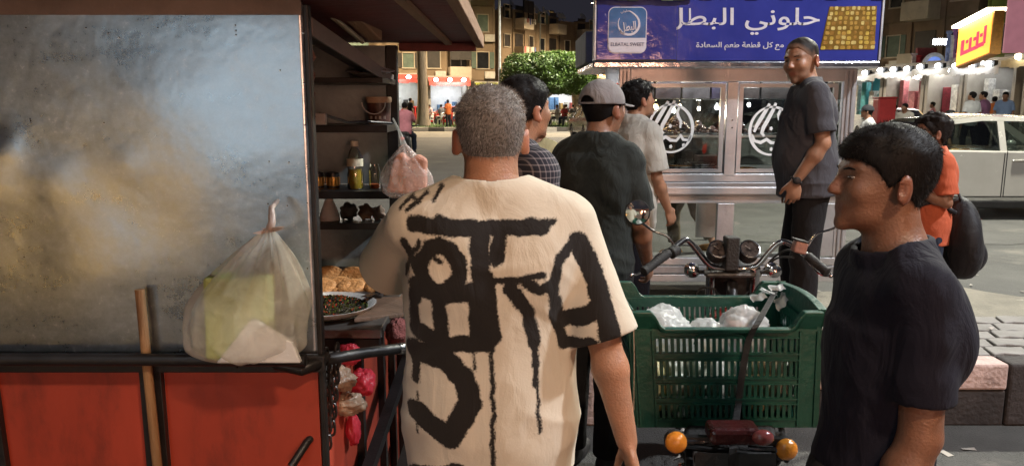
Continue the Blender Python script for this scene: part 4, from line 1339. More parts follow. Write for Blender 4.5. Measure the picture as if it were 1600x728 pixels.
for (a, b_, c, d_) in ((.16, .25, .24, .62), (.24, .25, .42, .34), (.40, .25, .46, .60), (.46, .25, .62, .34), (.60, .25, .66, .66), (.66, .26, .82, .36), (.80, .30, .86, .72), (.30, .5, .36, .58), (.52, .48, .58, .56), (.70, .5, .76, .58)):
    sl(m, a, c, b_, d_, .031 if sg > 0 else -.431, .06 if sg > 0 else -.46)
m.build('letters', EM("sign_red", (1.0, .02, .05), 2.6), t)
lamp('sign_light', 'AREA', SP_(.5, .6, sg * .6), SP_(.5, .2, sg * 4) - Vector((0, 0, 3)), 120, (1, .6, .2), 2, 1, parent=t)

# blue white hanging banners, square lamp, maroon signboard, red cloths
t = thing('flood_light', at(1466, 60, 42), 'white square flood light on the brown block', 'lamp')
c = at(1466, 66, 42); m = MB(); m.box(c, (.75, .3, .35)); m.build('housing', DKMET, t); m = MB(); m.box(c + Vector((0, -.17, 0)), (.7, .03, .3)); m.build('lens', EM("flood_lens", (.95, .98, 1), 60), t)
lamp('flood', 'SPOT', c + Vector((0, -.3, 0)), c + Vector((-4, -12, -5)), 1600, WH, .2, parent=t, spot=150)
SHIRTS = [(1481, 75, (.15, .2, .4)), (1487, 82, (.5, .5, .52)), (1491, 70, (.25, .1, .3))]
for i, (x, y, c_) in enumerate(SHIRTS):
    p = at(x, y, 38); m = MB(); m.box(p, (.16, .12, 1.3)); m.box(p + Vector((0, 0, .72)), (.3, .1, .16))
    tag(m.build('hanging_garment', MT("garment_%d" % i, c_, rough=.9, var=.5, scale=4), bevel=.04), ['blue garment hung beside the orange sign', 'white garment hung beside the orange sign', 'purple garment hung beside the orange sign'][i], 'clothes', 'garments hung beside the orange sign')
for i, (x, y, c_, lb) in enumerate(((1427, 100, (.6, .5, .5), 'pale pink cloth hanging above the teal shop'), (1434, 103, (.5, .04, .05), 'red cloth hanging above the teal shop'))):
    p = at(x, y, 43); m = MB(); m.box(p, (.25, .1, .9)); m.box(p + Vector((0, 0, .5)), (.4, .08, .12)); tag(m.build('hanging_cloth', MT("cloth_%d" % i, c_, rough=.9, var=.5, scale=4), bevel=.04), lb, 'clothes')
p = at(1446, 97, 43.5); m = MB(); m.box(p, (1.1, .2, 1.5)); tag(m.build('signboard', MT("maroon_board", (.22, .04, .05), rough=.6), bevel=.03), 'maroon signboard above the clothes shop', 'sign')
p = at(1457, 101, 42.5); m = MB(); m.lathe(p, [(.55, 0), (.62, .1), (.62, .16)], 24, axis=(0, -1, 0)); t = m.build('round_sign', MT("round_sign_rim", (.6, .62, .66), rough=.4), smooth=40); tag(t, 'round blue and white sign above the clothes shop', 'sign')
m = MB(); m.lathe(p + Vector((0, -.17, 0)), [(.4, 0), (.4, .02)], 24, axis=(0, -1, 0)); m.build('disc', EM("round_sign_blue", (.15, .25, .7), .8), t)

# string of bulbs along the awnings
r4 = random.Random(8)
t = thing('bulb_string', at(1500, 100, 38), 'string of bright white bulbs along the shop awnings', 'string lights')
bp_ = []
for i in range(26):
    f = i / 25; px = 1398 + 150 * f; Y = 44 - 9 * f
    py = 118 - 22 * f + 3 * math.sin(i * 1.3) + 3
    bp_.append(at(px, py, Y))
m = MB(); m.tube(bp_, .012, 5); m.build('wire', DKMET, t)
for p in bp_:
    m = MB(); m.ell(p - Vector((0, 0, .08)), (.10, .10, .12), nu=10, nv=6); m.build('bulb', EM('bulb', (1, .97, .88), 30) if 'bulb' not in bpy.data.materials else bpy.data.materials['bulb'], t)

# straw umbrella whose fringe enters at the right edge
t = thing('straw_umbrella', (22.0, 30.0, 0), 'cream straw umbrella with a fringed rim at the right edge', 'umbrella')
cx, cy = 21.0, 28.2
m = MB(); r5 = random.Random(3)
m.lathe((cx, cy, 4.1), [(1.75, 0), (1.5, .28), (.9, .68), (.1, 1.1)], 26, cap=False)
for i in range(260):
    a = i / 260 * 6.283; rr_ = 1.75 + r5.uniform(-.05, .1)
    p = Vector((cx + rr_ * math.cos(a), cy + rr_ * math.sin(a), 4.13)); dn = Vector((math.cos(a) * .1, math.sin(a) * .1, -r5.uniform(.3, .5)))
    sd = Vector((-math.sin(a), math.cos(a), 0)) * .03
    m.add([p - sd, p + sd, p + dn], [(0, 1, 2)])
m.build('canopy', MT("straw", (.62, .52, .28), rough=.9, var=.3, scale=9, bump=.6), t)
m = MB(); m.cyl((cx, cy, 0), (cx, cy, 5.1), .05); m.build('pole', CREAM, t)
t = MB().cyl((18.9, 28.5, 0), (18.9, 28.5, 5.5), .035); m = t; tag(m.build('white_pole', CREAM, smooth=40), 'thin white pole in front of the orange juice shop', 'pole')
p = at(1596, 22, 27); m = MB(); m.box(p, (1.0, .1, 2.6)); tag(m.build('banner', EM("pink_green_banner", (.6, .25, .3), .5), bevel=.02), 'lit pink and green banner at the top right corner', 'banner')
lamp('umbrella_light', 'POINT', (20.2, 29.2, 3.8), None, 120, (1, .85, .55), .1, parent=bpy.data.objects['straw_umbrella'])

# plastic chairs and tables of the cafe on the grass
PLW = MT("white_plastic", (.68, .67, .64), rough=.45, var=.1, scale=3, bump=0)
PLR = MT("red_plastic", (.5, .04, .03), rough=.45, var=.1, scale=3, bump=0)
def plastic_chair(mat):
    t = thing('plastic_chair', (0, 0, 0), 'x', 'chair', 'plastic chairs of the cafe')
    m = MB(); m.box((0, 0, .43), (.46, .44, .03)); m.build('seat', mat, t, bevel=.012)
    m = MB(); m.grid(lambda u, v: (-.23 + .46 * u, -.22 - .10 * v + .06 * abs(2 * u - 1) ** 2, .45 + .42 * v - .05 * abs(2 * u - 1) ** 3 * v), 8, 4); o = m.build('backrest', mat, t, smooth=True)
    sd = o.modifiers.new('thick', 'SOLIDIFY'); sd.thickness = .02
    for sx in (-1, 1):
        m = MB(); m.tube([(sx * .22, -.24, .62), (sx * .26, -.05, .64), (sx * .25, .18, .63), (sx * .23, .22, .45)], .02, 7); m.build('armrest', mat, t, smooth=40)
        for sy in (-1, 1):
            m = MB(); m.tube([(sx * .20, sy * .19, .43), (sx * .25, sy * .24, 0)], [.022, .016], 7); m.build('leg', mat, t, smooth=40)
    return t
CH0 = plastic_chair(PLW); CH1 = plastic_chair(PLR)
used = set()
def put_chair(px, Y, rz, label, base):
    o = base if base not in used else copy_tree(base)
    used.add(base)
    o.location = (at(px, 180, Y).x, Y, .16); o.rotation_euler = (0, 0, rz); o['label'] = label
    return o
CL = 'one of the white plastic chairs crowded round the cafe tables'
for px, Y, rz in ((868, 50, 1.2), (880, 49.5, 2.6), (895, 50.5, .4), (906, 49.8, 2.2), (914, 51, -.8), (921, 50.2, 1.7), (838, 52, .5), (826, 51.4, -1), (848, 53, 2.4), (670, 50, 2.7), (690, 51, .7), (722, 52, 1.1), (930, 50.4, 2), (886, 53, 1), (860, 54, -.5), (705, 53, 2)):
    put_chair(px, Y, rz, CL, CH0)
for px, Y, rz in ((700, 50.2, .6), (713, 51, 2.2), (684, 53, -1)):
    put_chair(px, Y, rz, 'one of the red plastic chairs at the cafe left of the grey haired head', CH1)
T0 = thing('cafe_table', (0, 0, 0), 'x', 'table', 'cafe tables on the grass')
m = MB(); m.lathe((0, 0, .7), [(.42, 0), (.44, .015), (.44, .03), (.42, .035)], 20); m.build('tabletop', PLW, T0)
for i in range(4):
    a = .785 + i * 1.571; m = MB(); m.tube([(.25 * math.cos(a), .25 * math.sin(a), .7), (.34 * math.cos(a), .34 * math.sin(a), 0)], .02, 7); m.build('leg', PLW, T0)
for i, (px, Y) in enumerate(((875, 51), (900, 51.5), (832, 53.4), (697, 51.7), (918, 52))):
    o = T0 if i == 0 else copy_tree(T0)
    o.location = (at(px, 180, Y).x, Y, .16); o['label'] = 'one of the round white cafe tables among the plastic chairs'
# ================================================================ the tin food cart on the left
# galvanised sheet: brushed, dented, spangled
m, nt_, b, N, L = nmat("galvanised_tin")
tc = N.new("ShaderNodeTexCoord")
def NZ(scale, det=6, rough=.6, vec=None, dist=0):
    n = N.new("ShaderNodeTexNoise"); n.inputs["Scale"].default_value = scale; n.inputs["Detail"].default_value = det; n.inputs["Roughness"].default_value = rough; n.inputs["Distortion"].default_value = dist
    L.new(vec or tc.outputs["Object"], n.inputs["Vector"]); return n
mp = N.new("ShaderNodeMapping"); mp.inputs["Scale"].default_value = (1, 1, 2.2); mp.inputs["Rotation"].default_value = (0, .12, 0); L.new(tc.outputs["Object"], mp.inputs[0])
big = NZ(2.2, 5); spk = NZ(48, 6, .85); fine = NZ(130, 3, .7); strk = NZ(5, 4, .55, mp.outputs[0], .3)
rp = N.new("ShaderNodeValToRGB"); rp.color_ramp.elements[0].position = .30; rp.color_ramp.elements[1].position = .68
rp.color_ramp.elements[0].color = (.25, .295, .33, 1); rp.color_ramp.elements[1].color = (.52, .60, .66, 1)
ad = N.new("ShaderNodeMath"); ad.operation = 'ADD'; L.new(spk.outputs["Fac"], ad.inputs[0]); L.new(strk.outputs["Fac"], ad.inputs[1])
hf = N.new("ShaderNodeMath"); hf.operation = 'MULTIPLY'; hf.inputs[1].default_value = .5; L.new(ad.outputs[0], hf.inputs[0]); L.new(hf.outputs[0], rp.inputs[0])
# whitish oxide flecks
fk = N.new("ShaderNodeValToRGB"); fk.color_ramp.elements[0].position = .60; fk.color_ramp.elements[1].position = .70; L.new(spk.outputs["Fac"], fk.inputs[0])
fkm = N.new("ShaderNodeMath"); fkm.operation = 'MULTIPLY'; fkm.inputs[1].default_value = .75; L.new(fk.outputs[0], fkm.inputs[0])
mx = N.new("ShaderNodeMixRGB"); L.new(fkm.outputs[0], mx.inputs[0]); L.new(rp.outputs[0], mx.inputs[1]); mx.inputs[2].default_value = (.72, .75, .76, 1)
L.new(mx.outputs[0], b.inputs["Base Color"])
mr = N.new("ShaderNodeMapRange"); mr.inputs["From Min"].default_value = .25; mr.inputs["From Max"].default_value = .75; mr.inputs["To Min"].default_value = .22; mr.inputs["To Max"].default_value = .38
L.new(hf.outputs[0], mr.inputs["Value"]); L.new(mr.outputs[0], b.inputs["Roughness"])
mtl = N.new("ShaderNodeMapRange"); mtl.inputs["To Min"].default_value = .95; mtl.inputs["To Max"].default_value = .45; L.new(fk.outputs[0], mtl.inputs["Value"]); L.new(mtl.outputs[0], b.inputs["Metallic"])
b1 = N.new("ShaderNodeBump"); b1.inputs["Strength"].default_value = .16; b1.inputs["Distance"].default_value = .03; L.new(big.outputs["Fac"], b1.inputs["Height"])
b2 = N.new("ShaderNodeBump"); b2.inputs["Strength"].default_value = .04; b2.inputs["Distance"].default_value = .006; L.new(strk.outputs["Fac"], b2.inputs["Height"]); L.new(b1.outputs[0], b2.inputs["Normal"])
L.new(b2.outputs[0], b.inputs["Normal"])
TIN = m
BLKP = MT("black_enamel", (.012, .011, .011), rough=.42, var=.4, scale=14, bump=.07, bscale=90, dirt=((.05, .04, .032), 12, .62))
REDP = MT("red_painted_panel", (.34, .045, .022), rough=.5, var=.25, scale=2.6, bump=.06, bscale=14, stretch=(1, 1, .4), dirt=((.13, .022, .014), 4.0, .50))
MAROON = MT("maroon_painted_roof", (.15, .024, .020), rough=.6, var=.35, scale=3, bump=.25, bscale=26, dirt=((.03, .012, .01), 3, .55))
RAWWOOD = MT("raw_wood_edge", (.34, .21, .13), rough=.8, var=.3, scale=6, bump=.4, bscale=50, stretch=(1, .12, 1))
INTIN = MT("greasy_inner_tin", (.27, .32, .33), rough=.42, metal=.3, var=.35, scale=3, bump=.2, bscale=12, dirt=((.05, .045, .035), 5, .6))

FX = -.50; FY = 1.90; FYB = 3.26; FXL = -2.3
fc = thing('food_cart', (-1.3, 2.6, 0), 'tin and red food cart with a maroon roof and serving counter', 'food cart')
# --- dented sheet (real relief)
dents = [(-1.255, 1.60, .05, .008), (-1.14, 1.50, .06, .006), (-.92, 1.42, .10, -.006), (-1.30, 1.50, .09, .010), (-1.22, 1.36, .12, -.008), (-.70, 1.55, .14, .005), (-.62, 1.72, .10, -.004), (-1.05, 1.30, .16, .007), (-.86, 1.70, .12, .005), (-1.27, 1.62, .03, -.008), (-.95, 1.55, .05, .004)]
zt, zb = 1.935, 1.062
def sheet_pt(u, v):
    x = FXL + (FX - FXL) * u; z = zb + (zt - zb) * v
    y = FY
    for dx, dz, rr_, h_ in dents: y -= .55 * h_ * math.exp(-((x - dx) ** 2 + (z - dz) ** 2) / (rr_ * rr_))
    y -= .0016 * math.sin(x * 5 + 1) * math.sin(z * 6.5) + .0006 * math.sin(x * 11 + z * 7)
    return (x, y, z)
o = MB(); o.grid(sheet_pt, 150, 80); o = o.build('tin_sheet', TIN, fc, smooth=True); o.modifiers.new('t', 'SOLIDIFY').thickness = -.003
# rivet and nail holes with raw metal rims
m = MB(); m2 = MB()
for px, py in ((41, 45), (135, 45), (247, 45), (368, 41), (369, 49), (369, 56), (474, 52), (476, 131), (477, 196), (163, 193), (47, 187), (48, 190), (421, 253), (452, 254), (449, 322), (480, 318), (419, 319), (38, 402), (438, 111), (170, 53), (187, 60), (480, 420), (483, 480)):
    p = at(px, py, FY); p.y = sheet_pt((p.x - FXL) / (FX - FXL), (p.z - zb) / (zt - zb))[1] + .0015
    m.lathe(p, [(.0042, .0), (.0042, .003), (.0022, .0048)], 9, axis=(0, -1, 0)); m2.lathe(p + Vector((.001, -.0035, .0015)), [(.0019, 0), (.0019, .0014)], 8, axis=(0, -1, 0))
m.build('rivets', MT("bright_rivet", (.6, .6, .58), rough=.3, metal=.9), fc, smooth=40); m2.build('rivet_holes', BLKP, fc)
# flat strip along the top of the sheet, and the soft seam of the folded sheet
MB().bb(FXL, FX - .002, FY - .0075, FY - .0055, 1.905, 1.94).build('top_strip', MT("dusty_brown_strip", (.22, .17, .14), rough=.7, var=.3, scale=5), fc)
# --- posts and frame
m = MB()
MB().bb(FX - .001, FX + .012, FY - .002, FY + .03, .1, 1.93).build('corner_post', BLKP, fc, bevel=.003)
MB().bb(FX - .02, FX + .025, FYB - .03, FYB + .02, .1, 1.93).build('corner_post', BLKP, fc, bevel=.003)
MB().bb(FXL, FXL + .05, FYB - .03, FYB + .02, .1, 1.93).build('corner_post', BLKP, fc)
MB().bb(FXL, FXL + .04, FY + .002, FY + .05, .1, 1.93).build('corner_post', BLKP, fc)
# --- roof: maroon boarding, raw edge board
rz_ = 1.945
MB().bb(FXL - .3, -.15, 1.02, FYB + .05, rz_, rz_ + .05).build('roof', MAROON, fc, bevel=.004)
MB().bb(-.148, -.118, 1.02, FYB + .05, rz_ - .022, rz_ + .03).build('roof_edge', RAWWOOD, fc, bevel=.004)
MB().bb(FX + .03, -.15, FYB + .01, FYB + .05, rz_ - .035, rz_ - .002).build('roof_batten', MAROON, fc, bevel=.003)
m = MB(); m.bar((-.26, 1.1, rz_ - .008), (-.26, FYB - .02, rz_ - .008), .025, .012); m.build('roof_batten', RAWWOOD, fc)
# --- inner walls
MB().bb(FXL + .05, FX - .02, FYB - .012, FYB - .006, 1.36, 1.93).build('back_sheet', INTIN, fc)
MB().bb(FXL + .05, FX - .02, FYB - .012, FYB - .006, .98, 1.225).build('back_sheet', INTIN, fc)
MB().bb(FXL, FXL + .01, FY + .05, FYB - .03, .98, 1.93).build('side_sheet', INTIN, fc)
# --- shelves
def shelf(y0, y1, z, th, x0=FXL + .06, x1=FX + .02, mat=BLKP):
    return MB().bb(x0, x1, y0, y1, z - th, z).build('shelf', mat, fc, bevel=.002)
Z1 = at(550, 195, 3.05).z; Z2 = at(550, 296, 3.05).z
shelf(2.98, FYB - .013, Z1, .028); shelf(2.98, FYB - .013, Z2, .03)
zz = at(550, 125, 3.2).z
shelf(2.90, FYB - .013, zz, .02)
# sloping header board with a dusty pale lip, and the bare lamp batten
A_ = at(486, 42, 1.97); B_ = at(614, 126, 3.22)
m = MB(); m.bar(A_ + Vector((-.045, 0, .012)), B_ + Vector((-.045, 0, .012)), .085, .012, up=(0, 0, 1)); m.build('header_shelf', BLKP, fc)
m = MB(); m.bar(A_, B_, .008, .045); m.build('header_lip', MT("dusty_pale_lip", (.24, .20, .19), rough=.7, var=.3, scale=10, stretch=(1, .2, 1)), fc, bevel=.002)
a_ = at(541, 14, 2.35); b_ = at(586, 56, 2.75)
t = thing('lamp_batten', a_, 'bare wooden lamp batten hanging under the cart roof', 'lamp')
m = MB(); m.bar(a_, b_, .05, .035); m.build('batten', RAWWOOD, t, bevel=.004)
m = MB(); m.tube([a_ + Vector((-.045, 0, -.02)), b_ + Vector((-.045, 0, -.02))], .009, 8); m.build('tube', MT("dusty_tube", (.42, .36, .26), rough=.4), t)
m = MB(); m.tube([a_ + Vector((0, .03, .01)), a_ + Vector((0, .03, rz_ - a_.z))], .003, 6); m.tube([b_ - Vector((0, .03, 0)), Vector((b_.x, b_.y - .03, rz_))], .003, 6); m.build('hanger', DKMET, t)
# --- counter
CZ = 1.0
MB().bb(FXL + .05, FX + .09, 2.32, FYB - .035, CZ - .03, CZ).build('counter', MT("greasy_steel", (.30, .29, .27), rough=.35, metal=.8, var=.3, scale=4), fc, bevel=.003)
MB().bb(FXL + .05, FX + .085, 2.325, 2.36, CZ - .075, CZ - .032).build('counter_rail', BLKP, fc, bevel=.004)
# --- lower body: red panels in a black frame
for x0, x1 in ((FXL + .02, -.955), (-.905, FX - .005)):
    MB().bb(x0, x1, FY + .008, FY + .018, .12, 1.035).build('front_panel', REDP, fc)
for x0, x1 in ((-1.375, -1.315), (-.962, -.905)):
    m = MB(); m.bar((x0 + .03, FY - .004, .1), (x0 + .03 - (.02 if x0 < -1.2 else 0), FY - .004, 1.03), x1 - x0, .02); m.build('frame_bar', BLKP, fc, bevel=.002)
MB().bb(FXL, FX + .02, FY - .022, FY - .006, 1.018, 1.062).build('frame_bar', BLKP, fc, bevel=.003)
MB().bb(FXL, FX + .02, FY - .012, FY + .02, .06, .12).build('frame_bar', BLKP, fc, bevel=.003)
m = MB(); m.tube([(FXL, FY - .062, 1.070), (-.515, FY - .062, 1.066)], .0155, 16)
m.build('rail_tube', BLKP, fc, smooth=40)
m = MB(); m.tube([(-.60, FY - .03, 1.045), (-.53, FY - .045, 1.035), (-.50, FY - .02, 1.04), (-.49, FY + .03, 1.045)], .016, 10); m.build('rail_bracket', BLKP, fc, smooth=40)
for x in (-.7, -1.4, -2.0):
    MB().bb(x - .008, x + .008, FY - .055, FY - .02, 1.04, 1.062).build('rail_bracket', BLKP, fc)
# serving-side red body panels and black lower rails
MB().bb(FX - .012, FX - .004, FY + .07, FYB - .03, .12, .92).build('side_panel', REDP, fc)
for y in (2.35, 2.75, 3.0):
    MB().bb(FX - .003, FX + .02, y, y + .035, .12, .92).build('frame_bar', BLKP, fc)
m = MB(); m.tube([(FX + .01, FY + .03, 1.035), (FX + .09, 2.03, 1.02), (FX + .172, 2.128, 1.0)], .0155, 12); m.build('side_rail', BLKP, fc, smooth=40)
m = MB(); m.cyl((FX + .170, 2.126, 1.0004), (FX + .186, 2.145, .9966), .017, n=12); m.build('rail_cap', MT("chrome_cap", (.6, .6, .6), rough=.2, metal=1), fc, smooth=40)
m = MB(); m.bar((FX + .03, FY + .1, .50), (FX + .12, 3.0, .80), .035); m.build('brace', BLKP, fc)
m = MB(); m.bar((FX + .08, FY + .15, .34), (FX + .10, FYB, .36), .04); m.build('brace', BLKP, fc)
m = MB(); m.tube([at(455, 728, 1.86), at(480, 690, 1.9), at(500, 668, 1.95), at(520, 640, 2.1)], .011, 10); m.build('cable', BLKP, fc, smooth=40)
for y in (2.1, 3.05):
    for x in (-.6, -2.1):
        w_ = MB(); w_.tube([(x, y + .20 * math.cos(a * .3927), .23 + .20 * math.sin(a * .3927)) for a in range(16)], .028, 8, closed=True); wl = w_.build('wheel', MT('rubber', (.02, .02, .02), rough=.8) if 'rubber' not in bpy.data.materials else bpy.data.materials['rubber'], fc, smooth=True)
        w_ = MB(); w_.cyl((x - .02, y, .23), (x + .02, y, .23), .185, n=20); w_.build('rim', DKMET, wl)

# --- wooden stick between tube and frame
t = MB(); p0 = at(218, 452, FY - .035); p1 = at(246, 728, FY - .035); d = (p1 - p0)
p2 = p0 + d * (p0.z / (p0.z - p1.z)); p2.y = FY - .035
t.tube([p0, p0 + (p2 - p0) * .3, p0 + (p2 - p0) * .65, p2], [.0115, .0122, .012, .0125], 12)
tag(t.build('wooden_stick', MT("worn_broom_wood", (.30, .17, .075), rough=.6, var=.35, scale=12, bump=.4, bscale=80, stretch=(1, 1, .15)), smooth=40), 'worn brown wooden stick stuck behind the black rail of the food cart', 'stick')

# ================================================================ the tied white bag on the rail, with two boxes in it
knot = at(421, 345, FY - .05); knot.z -= .0
bag0 = at(388, 553, FY - .075)
BW = .0
def bag_surface(cx_, cy_, z0_, z1_, wl, wr_, dep, seed, kx, pleat=.012, n1=180, n2=60, tilt=0):
    r = random.Random(seed); ph = [r.uniform(0, 6.28) for _ in range(6)]
    def f(u, v):
        a = 2 * math.pi * u
        s_ = math.sin(min(v * 1.5, 1) * math.pi / 2) ** .75          # profile: round belly, gathered neck
        prof = (1 - (1 - min(v / .16, 1)) ** 2) ** .5
        neck = 1 - max(0, (v - .40) / .60) ** 1.4 * .955
        k = min(prof, 1) * neck
        pl = 1 + (.06 + .14 * v) * (1 - 2 * abs(math.sin(4.5 * a + ph[0] + 1.2 * v))) * max(0, v - .1) + .09 * (1 - 2 * abs(math.sin(8.5 * a + ph[1] - 1.5 * v))) * v * v + .03 * math.sin(13 * a + 9 * v) * (1 - v) + .04 * math.sin(3 * a + ph[2] + 5 * v)
        w = (wr_ if math.cos(a) > 0 else wl)
        ox = (kx) * max(0, (v - .25) / .75) ** 1.2
        x = cx_ + ox + w * k * pl * math.cos(a)
        y = cy_ + dep * k * pl * math.sin(a)
        z = z0_ + (z1_ - z0_) * v + .006 * math.sin(5 * a + ph[3]) * (1 - v) + .004 * math.sin(11 * a + ph[4])
        return (x, y, z)
    m = MB(); m.grid(f, n1, n2); return m
FILM = PLASTIC_FILM("cloudy_bag_film", (.86, .86, .80), clear=.58, milky=.5)
zb_ = 1.0865; cyb = FY - .125
k1 = at(421, 358, cyb)
m = bag_surface(at(385, 500, cyb).x, cyb, zb_, k1.z, .150, .142, .075, 5, k1.x - at(385, 500, cyb).x)
bag = m.build('plastic_bag', FILM, smooth=True, origin=(at(388, 553, cyb).x, cyb, zb_))
tag(bag, 'tied cloudy white plastic bag of takeaway food resting on the rail of the tin cart', 'bag')
m = MB(); r6 = random.Random(4)
kp_ = k1 + Vector((0, 0, -.004))
m.tube([kp_, kp_ + Vector((.004, .01, .02)), kp_ + Vector((-.002, .03, .05)), kp_ + Vector((.0, cyb * 0 + .075, .062))], [.010, .009, .007, .005], 10)
for i in range(7):
    a = r6.uniform(-.5, 3.6); e = kp_ + Vector((.03 * math.cos(a), -.004 - .01 * r6.random(), .012 - .028 * r6.random()))
    m.add([kp_ + Vector((-.006, 0, .006)), kp_ + Vector((.006, 0, -.004)), e + Vector((.008, .003, .004)), e + Vector((-.006, -.002, .006))], [(0, 1, 2, 3)])
m.build('knot', PLASTIC_FILM("knot_film", (.62, .50, .42), clear=.05, milky=.2), bag, smooth=True)
bx = at(362, 500, cyb)
o = MB().box((bx.x + .018, cyb + .012, zb_ + .108), (.15, .075, .20), (0, .03, .05)).build('food_box', MT("pale_green_box", (.42, .50, .16), rough=.6, var=.1, scale=5), bevel=.008)
tag(o, 'pale green takeaway box inside the tied white bag', 'box')
o = MB(); p = at(402, 530, cyb); o.prism([(-.098, 0), (.102, 0), (.085, .05), (.0, .105), (-.012, .105)], Matrix.Translation((p.x + .012, cyb - .026, zb_ + .008)) @ Matrix.Rotation(math.pi / 2, 4, 'X'), .018)
tag(o.build('paper_packet', MT("white_paper", (.62, .64, .62), rough=.7, var=.08, scale=6, bump=.1), bevel=.004), 'folded white paper packet at the front of the tied white bag', 'packet')

# ================================================================ what stands on the shelves
GOLD = MT("gold_black_tin", (.45, .26, .06), rough=.3, metal=.7, var=.5, scale=40, bump=.1)
for px, lb in ((497, 'gold banded spice tin nearest the tin sheet on the middle shelf'), (521, 'gold banded spice tin beside the oil bottle on the middle shelf')):
    p = at(px, 298, 3.08); t = thing('spice_tin', (p.x, 3.08, Z2), lb, 'tin')
    b_ = MB(); b_.lathe((p.x, 3.08, Z2), [(.024, 0), (.025, .003), (.025, .052), (.024, .055)], 20); b_.build('can', GOLD, t, smooth=40)
    b_ = MB()
    for z in (.004, .048): b_.lathe((p.x, 3.08, Z2 + z), [(.0262, 0), (.0262, .008)], 20)
    b_.build('bands', BLKP, t, smooth=40)
    b_ = MB(); b_.lathe((p.x, 3.08, Z2 + .0555), [(.024, 0), (.0235, .008), (.02, .009)], 20); b_.build('lid', BLKP, t, smooth=40)
    b_ = MB()
    for i in range(6): a = i * 1.047 + .3; b_.box((p.x + .0255 * math.cos(a), 3.08 + .0255 * math.sin(a), Z2 + .03), (.004, .004, .03), (0, 0, a))
    b_.build('label', EM("tin_label", (.9, .6, .2), .0), t)
p = at(556, 298, 3.06); t = thing('oil_bottle', (p.x, 3.06, Z2), 'clear oil bottle half full of yellow oil on the middle shelf', 'bottle')
CLR = GLASS("clear_bottle_plastic", (.93, .93, .9), .05, .12)
b_ = MB(); b_.lathe((p.x, 3.06, Z2), [(.028, 0), (.032, .006), (.032, .06), (.029, .075), (.032, .09), (.032, .125), (.022, .15), (.013, .165), (.013, .172)], 20, cap=False); b_.build('body', CLR, t, smooth=True)
b_ = MB(); b_.lathe((p.x, 3.06, Z2 + .003), [(.027, 0), (.0295, .004), (.0295, .056), (.027, .07), (.0290, .075)], 20); b_.build('oil', MT("yellow_oil", (.55, .40, .05), rough=.2, var=.3, scale=12), t, smooth=40)
b_ = MB(); b_.lathe((p.x, 3.06, Z2 + .092), [(.0328, 0), (.0328, .030)], 20, cap=False); b_.build('label', MT("pale_bottle_label", (.62, .58, .42), rough=.5, var=.3, scale=30), t, smooth=40)
b_ = MB(); b_.lathe((p.x, 3.06, Z2 + .17), [(.016, 0), (.016, .018), (.013, .021)], 16); b_.build('cap', MT("pale_cap", (.6, .56, .45), rough=.4), t, smooth=40)
p = at(586, 298, 3.08); t = thing('glass_jar', (p.x, 3.08, Z2), 'small clear jar with an orange rest of sauce at the shelf end', 'jar')
b_ = MB(); b_.lathe((p.x, 3.08, Z2), [(.022, 0), (.024, .004), (.024, .075), (.019, .09), (.019, .10)], 18, cap=False); b_.build('body', CLR, t, smooth=True)
b_ = MB(); b_.lathe((p.x, 3.08, Z2 + .003), [(.021, 0), (.0222, .003), (.0222, .016)], 18); b_.build('sauce', MT("orange_sauce", (.6, .14, .04), rough=.4), t, smooth=40)
# pail with a handle on the upper shelf
p = at(593, 192, 3.09); PZ = Z1; t = thing('plastic_pail', (p.x, 3.09, PZ), 'dark labelled pail with pale rim and wire handle on the upper shelf', 'pail')
b_ = MB(); b_.lathe((p.x, 3.09, PZ), [(.040, 0), (.043, .004), (.0465, .085), (.048, .108)], 24); b_.build('bucket', MT("cream_pail", (.45, .33, .22), rough=.5, var=.1, scale=6), t, smooth=40)
b_ = MB(); b_.lathe((p.x, 3.09, PZ + .006), [(.0440, 0), (.0475, .078)], 24, cap=False); b_.build('label', MT("brown_black_label", (.07, .03, .022), rough=.45, var=.8, scale=24), t, smooth=40)
b_ = MB(); b_.lathe((p.x, 3.09, PZ + .086), [(.049, 0), (.0505, .004), (.0505, .018), (.046, .022)], 24); b_.build('lid', MT("tan_lid", (.50, .34, .22), rough=.5), t, smooth=40)
b_ = MB(); b_.tube([Vector((p.x + .046 * math.cos(a) - .012, 3.09 - .052 + .004 * math.sin(a), PZ + .086 - .045 * math.sin(a))) for a in [i * math.pi / 10 for i in range(11)]], .0022, 6); b_.build('handle', MT("wire_handle", (.6, .6, .58), rough=.4), t, smooth=40)
# Latin letters along the pail's foot are only dark smudges in the photo: built as marks
for i, (px, w_) in enumerate(((580, .012), (587, .008), (594, .012), (601, .010))):
    q = at(px, 184, 3.043); b_ = MB(); b_.box(q, (w_ * .7, .002, .011)); b_.build('printed_mark', MT("pale_mark_%d" % i, (.42, .36, .30), rough=.6), t)
# stacked plates above the header
p = at(584, 100, 3.0)
for i, lb in enumerate(('lower grey plate leaning on the header board under the cart roof', 'blue and white plate on top of the grey plate under the cart roof')):
    b_ = MB(); b_.lathe((p.x - .02 + i * .012, 3.0, zz + .0045 + i * .014), [(.03, .0), (.055, .006), (.085, .02), (.083, .022), (.05, .010), (.0, .006)], 26, axis=(.15 if i else 0, -.1, 1))
    tag(b_.build('plate', MT("plate_%d" % i, ((.20, .20, .20), (.45, .52, .62))[i], rough=.3, var=.2, scale=12), smooth=60), lb, 'plate')
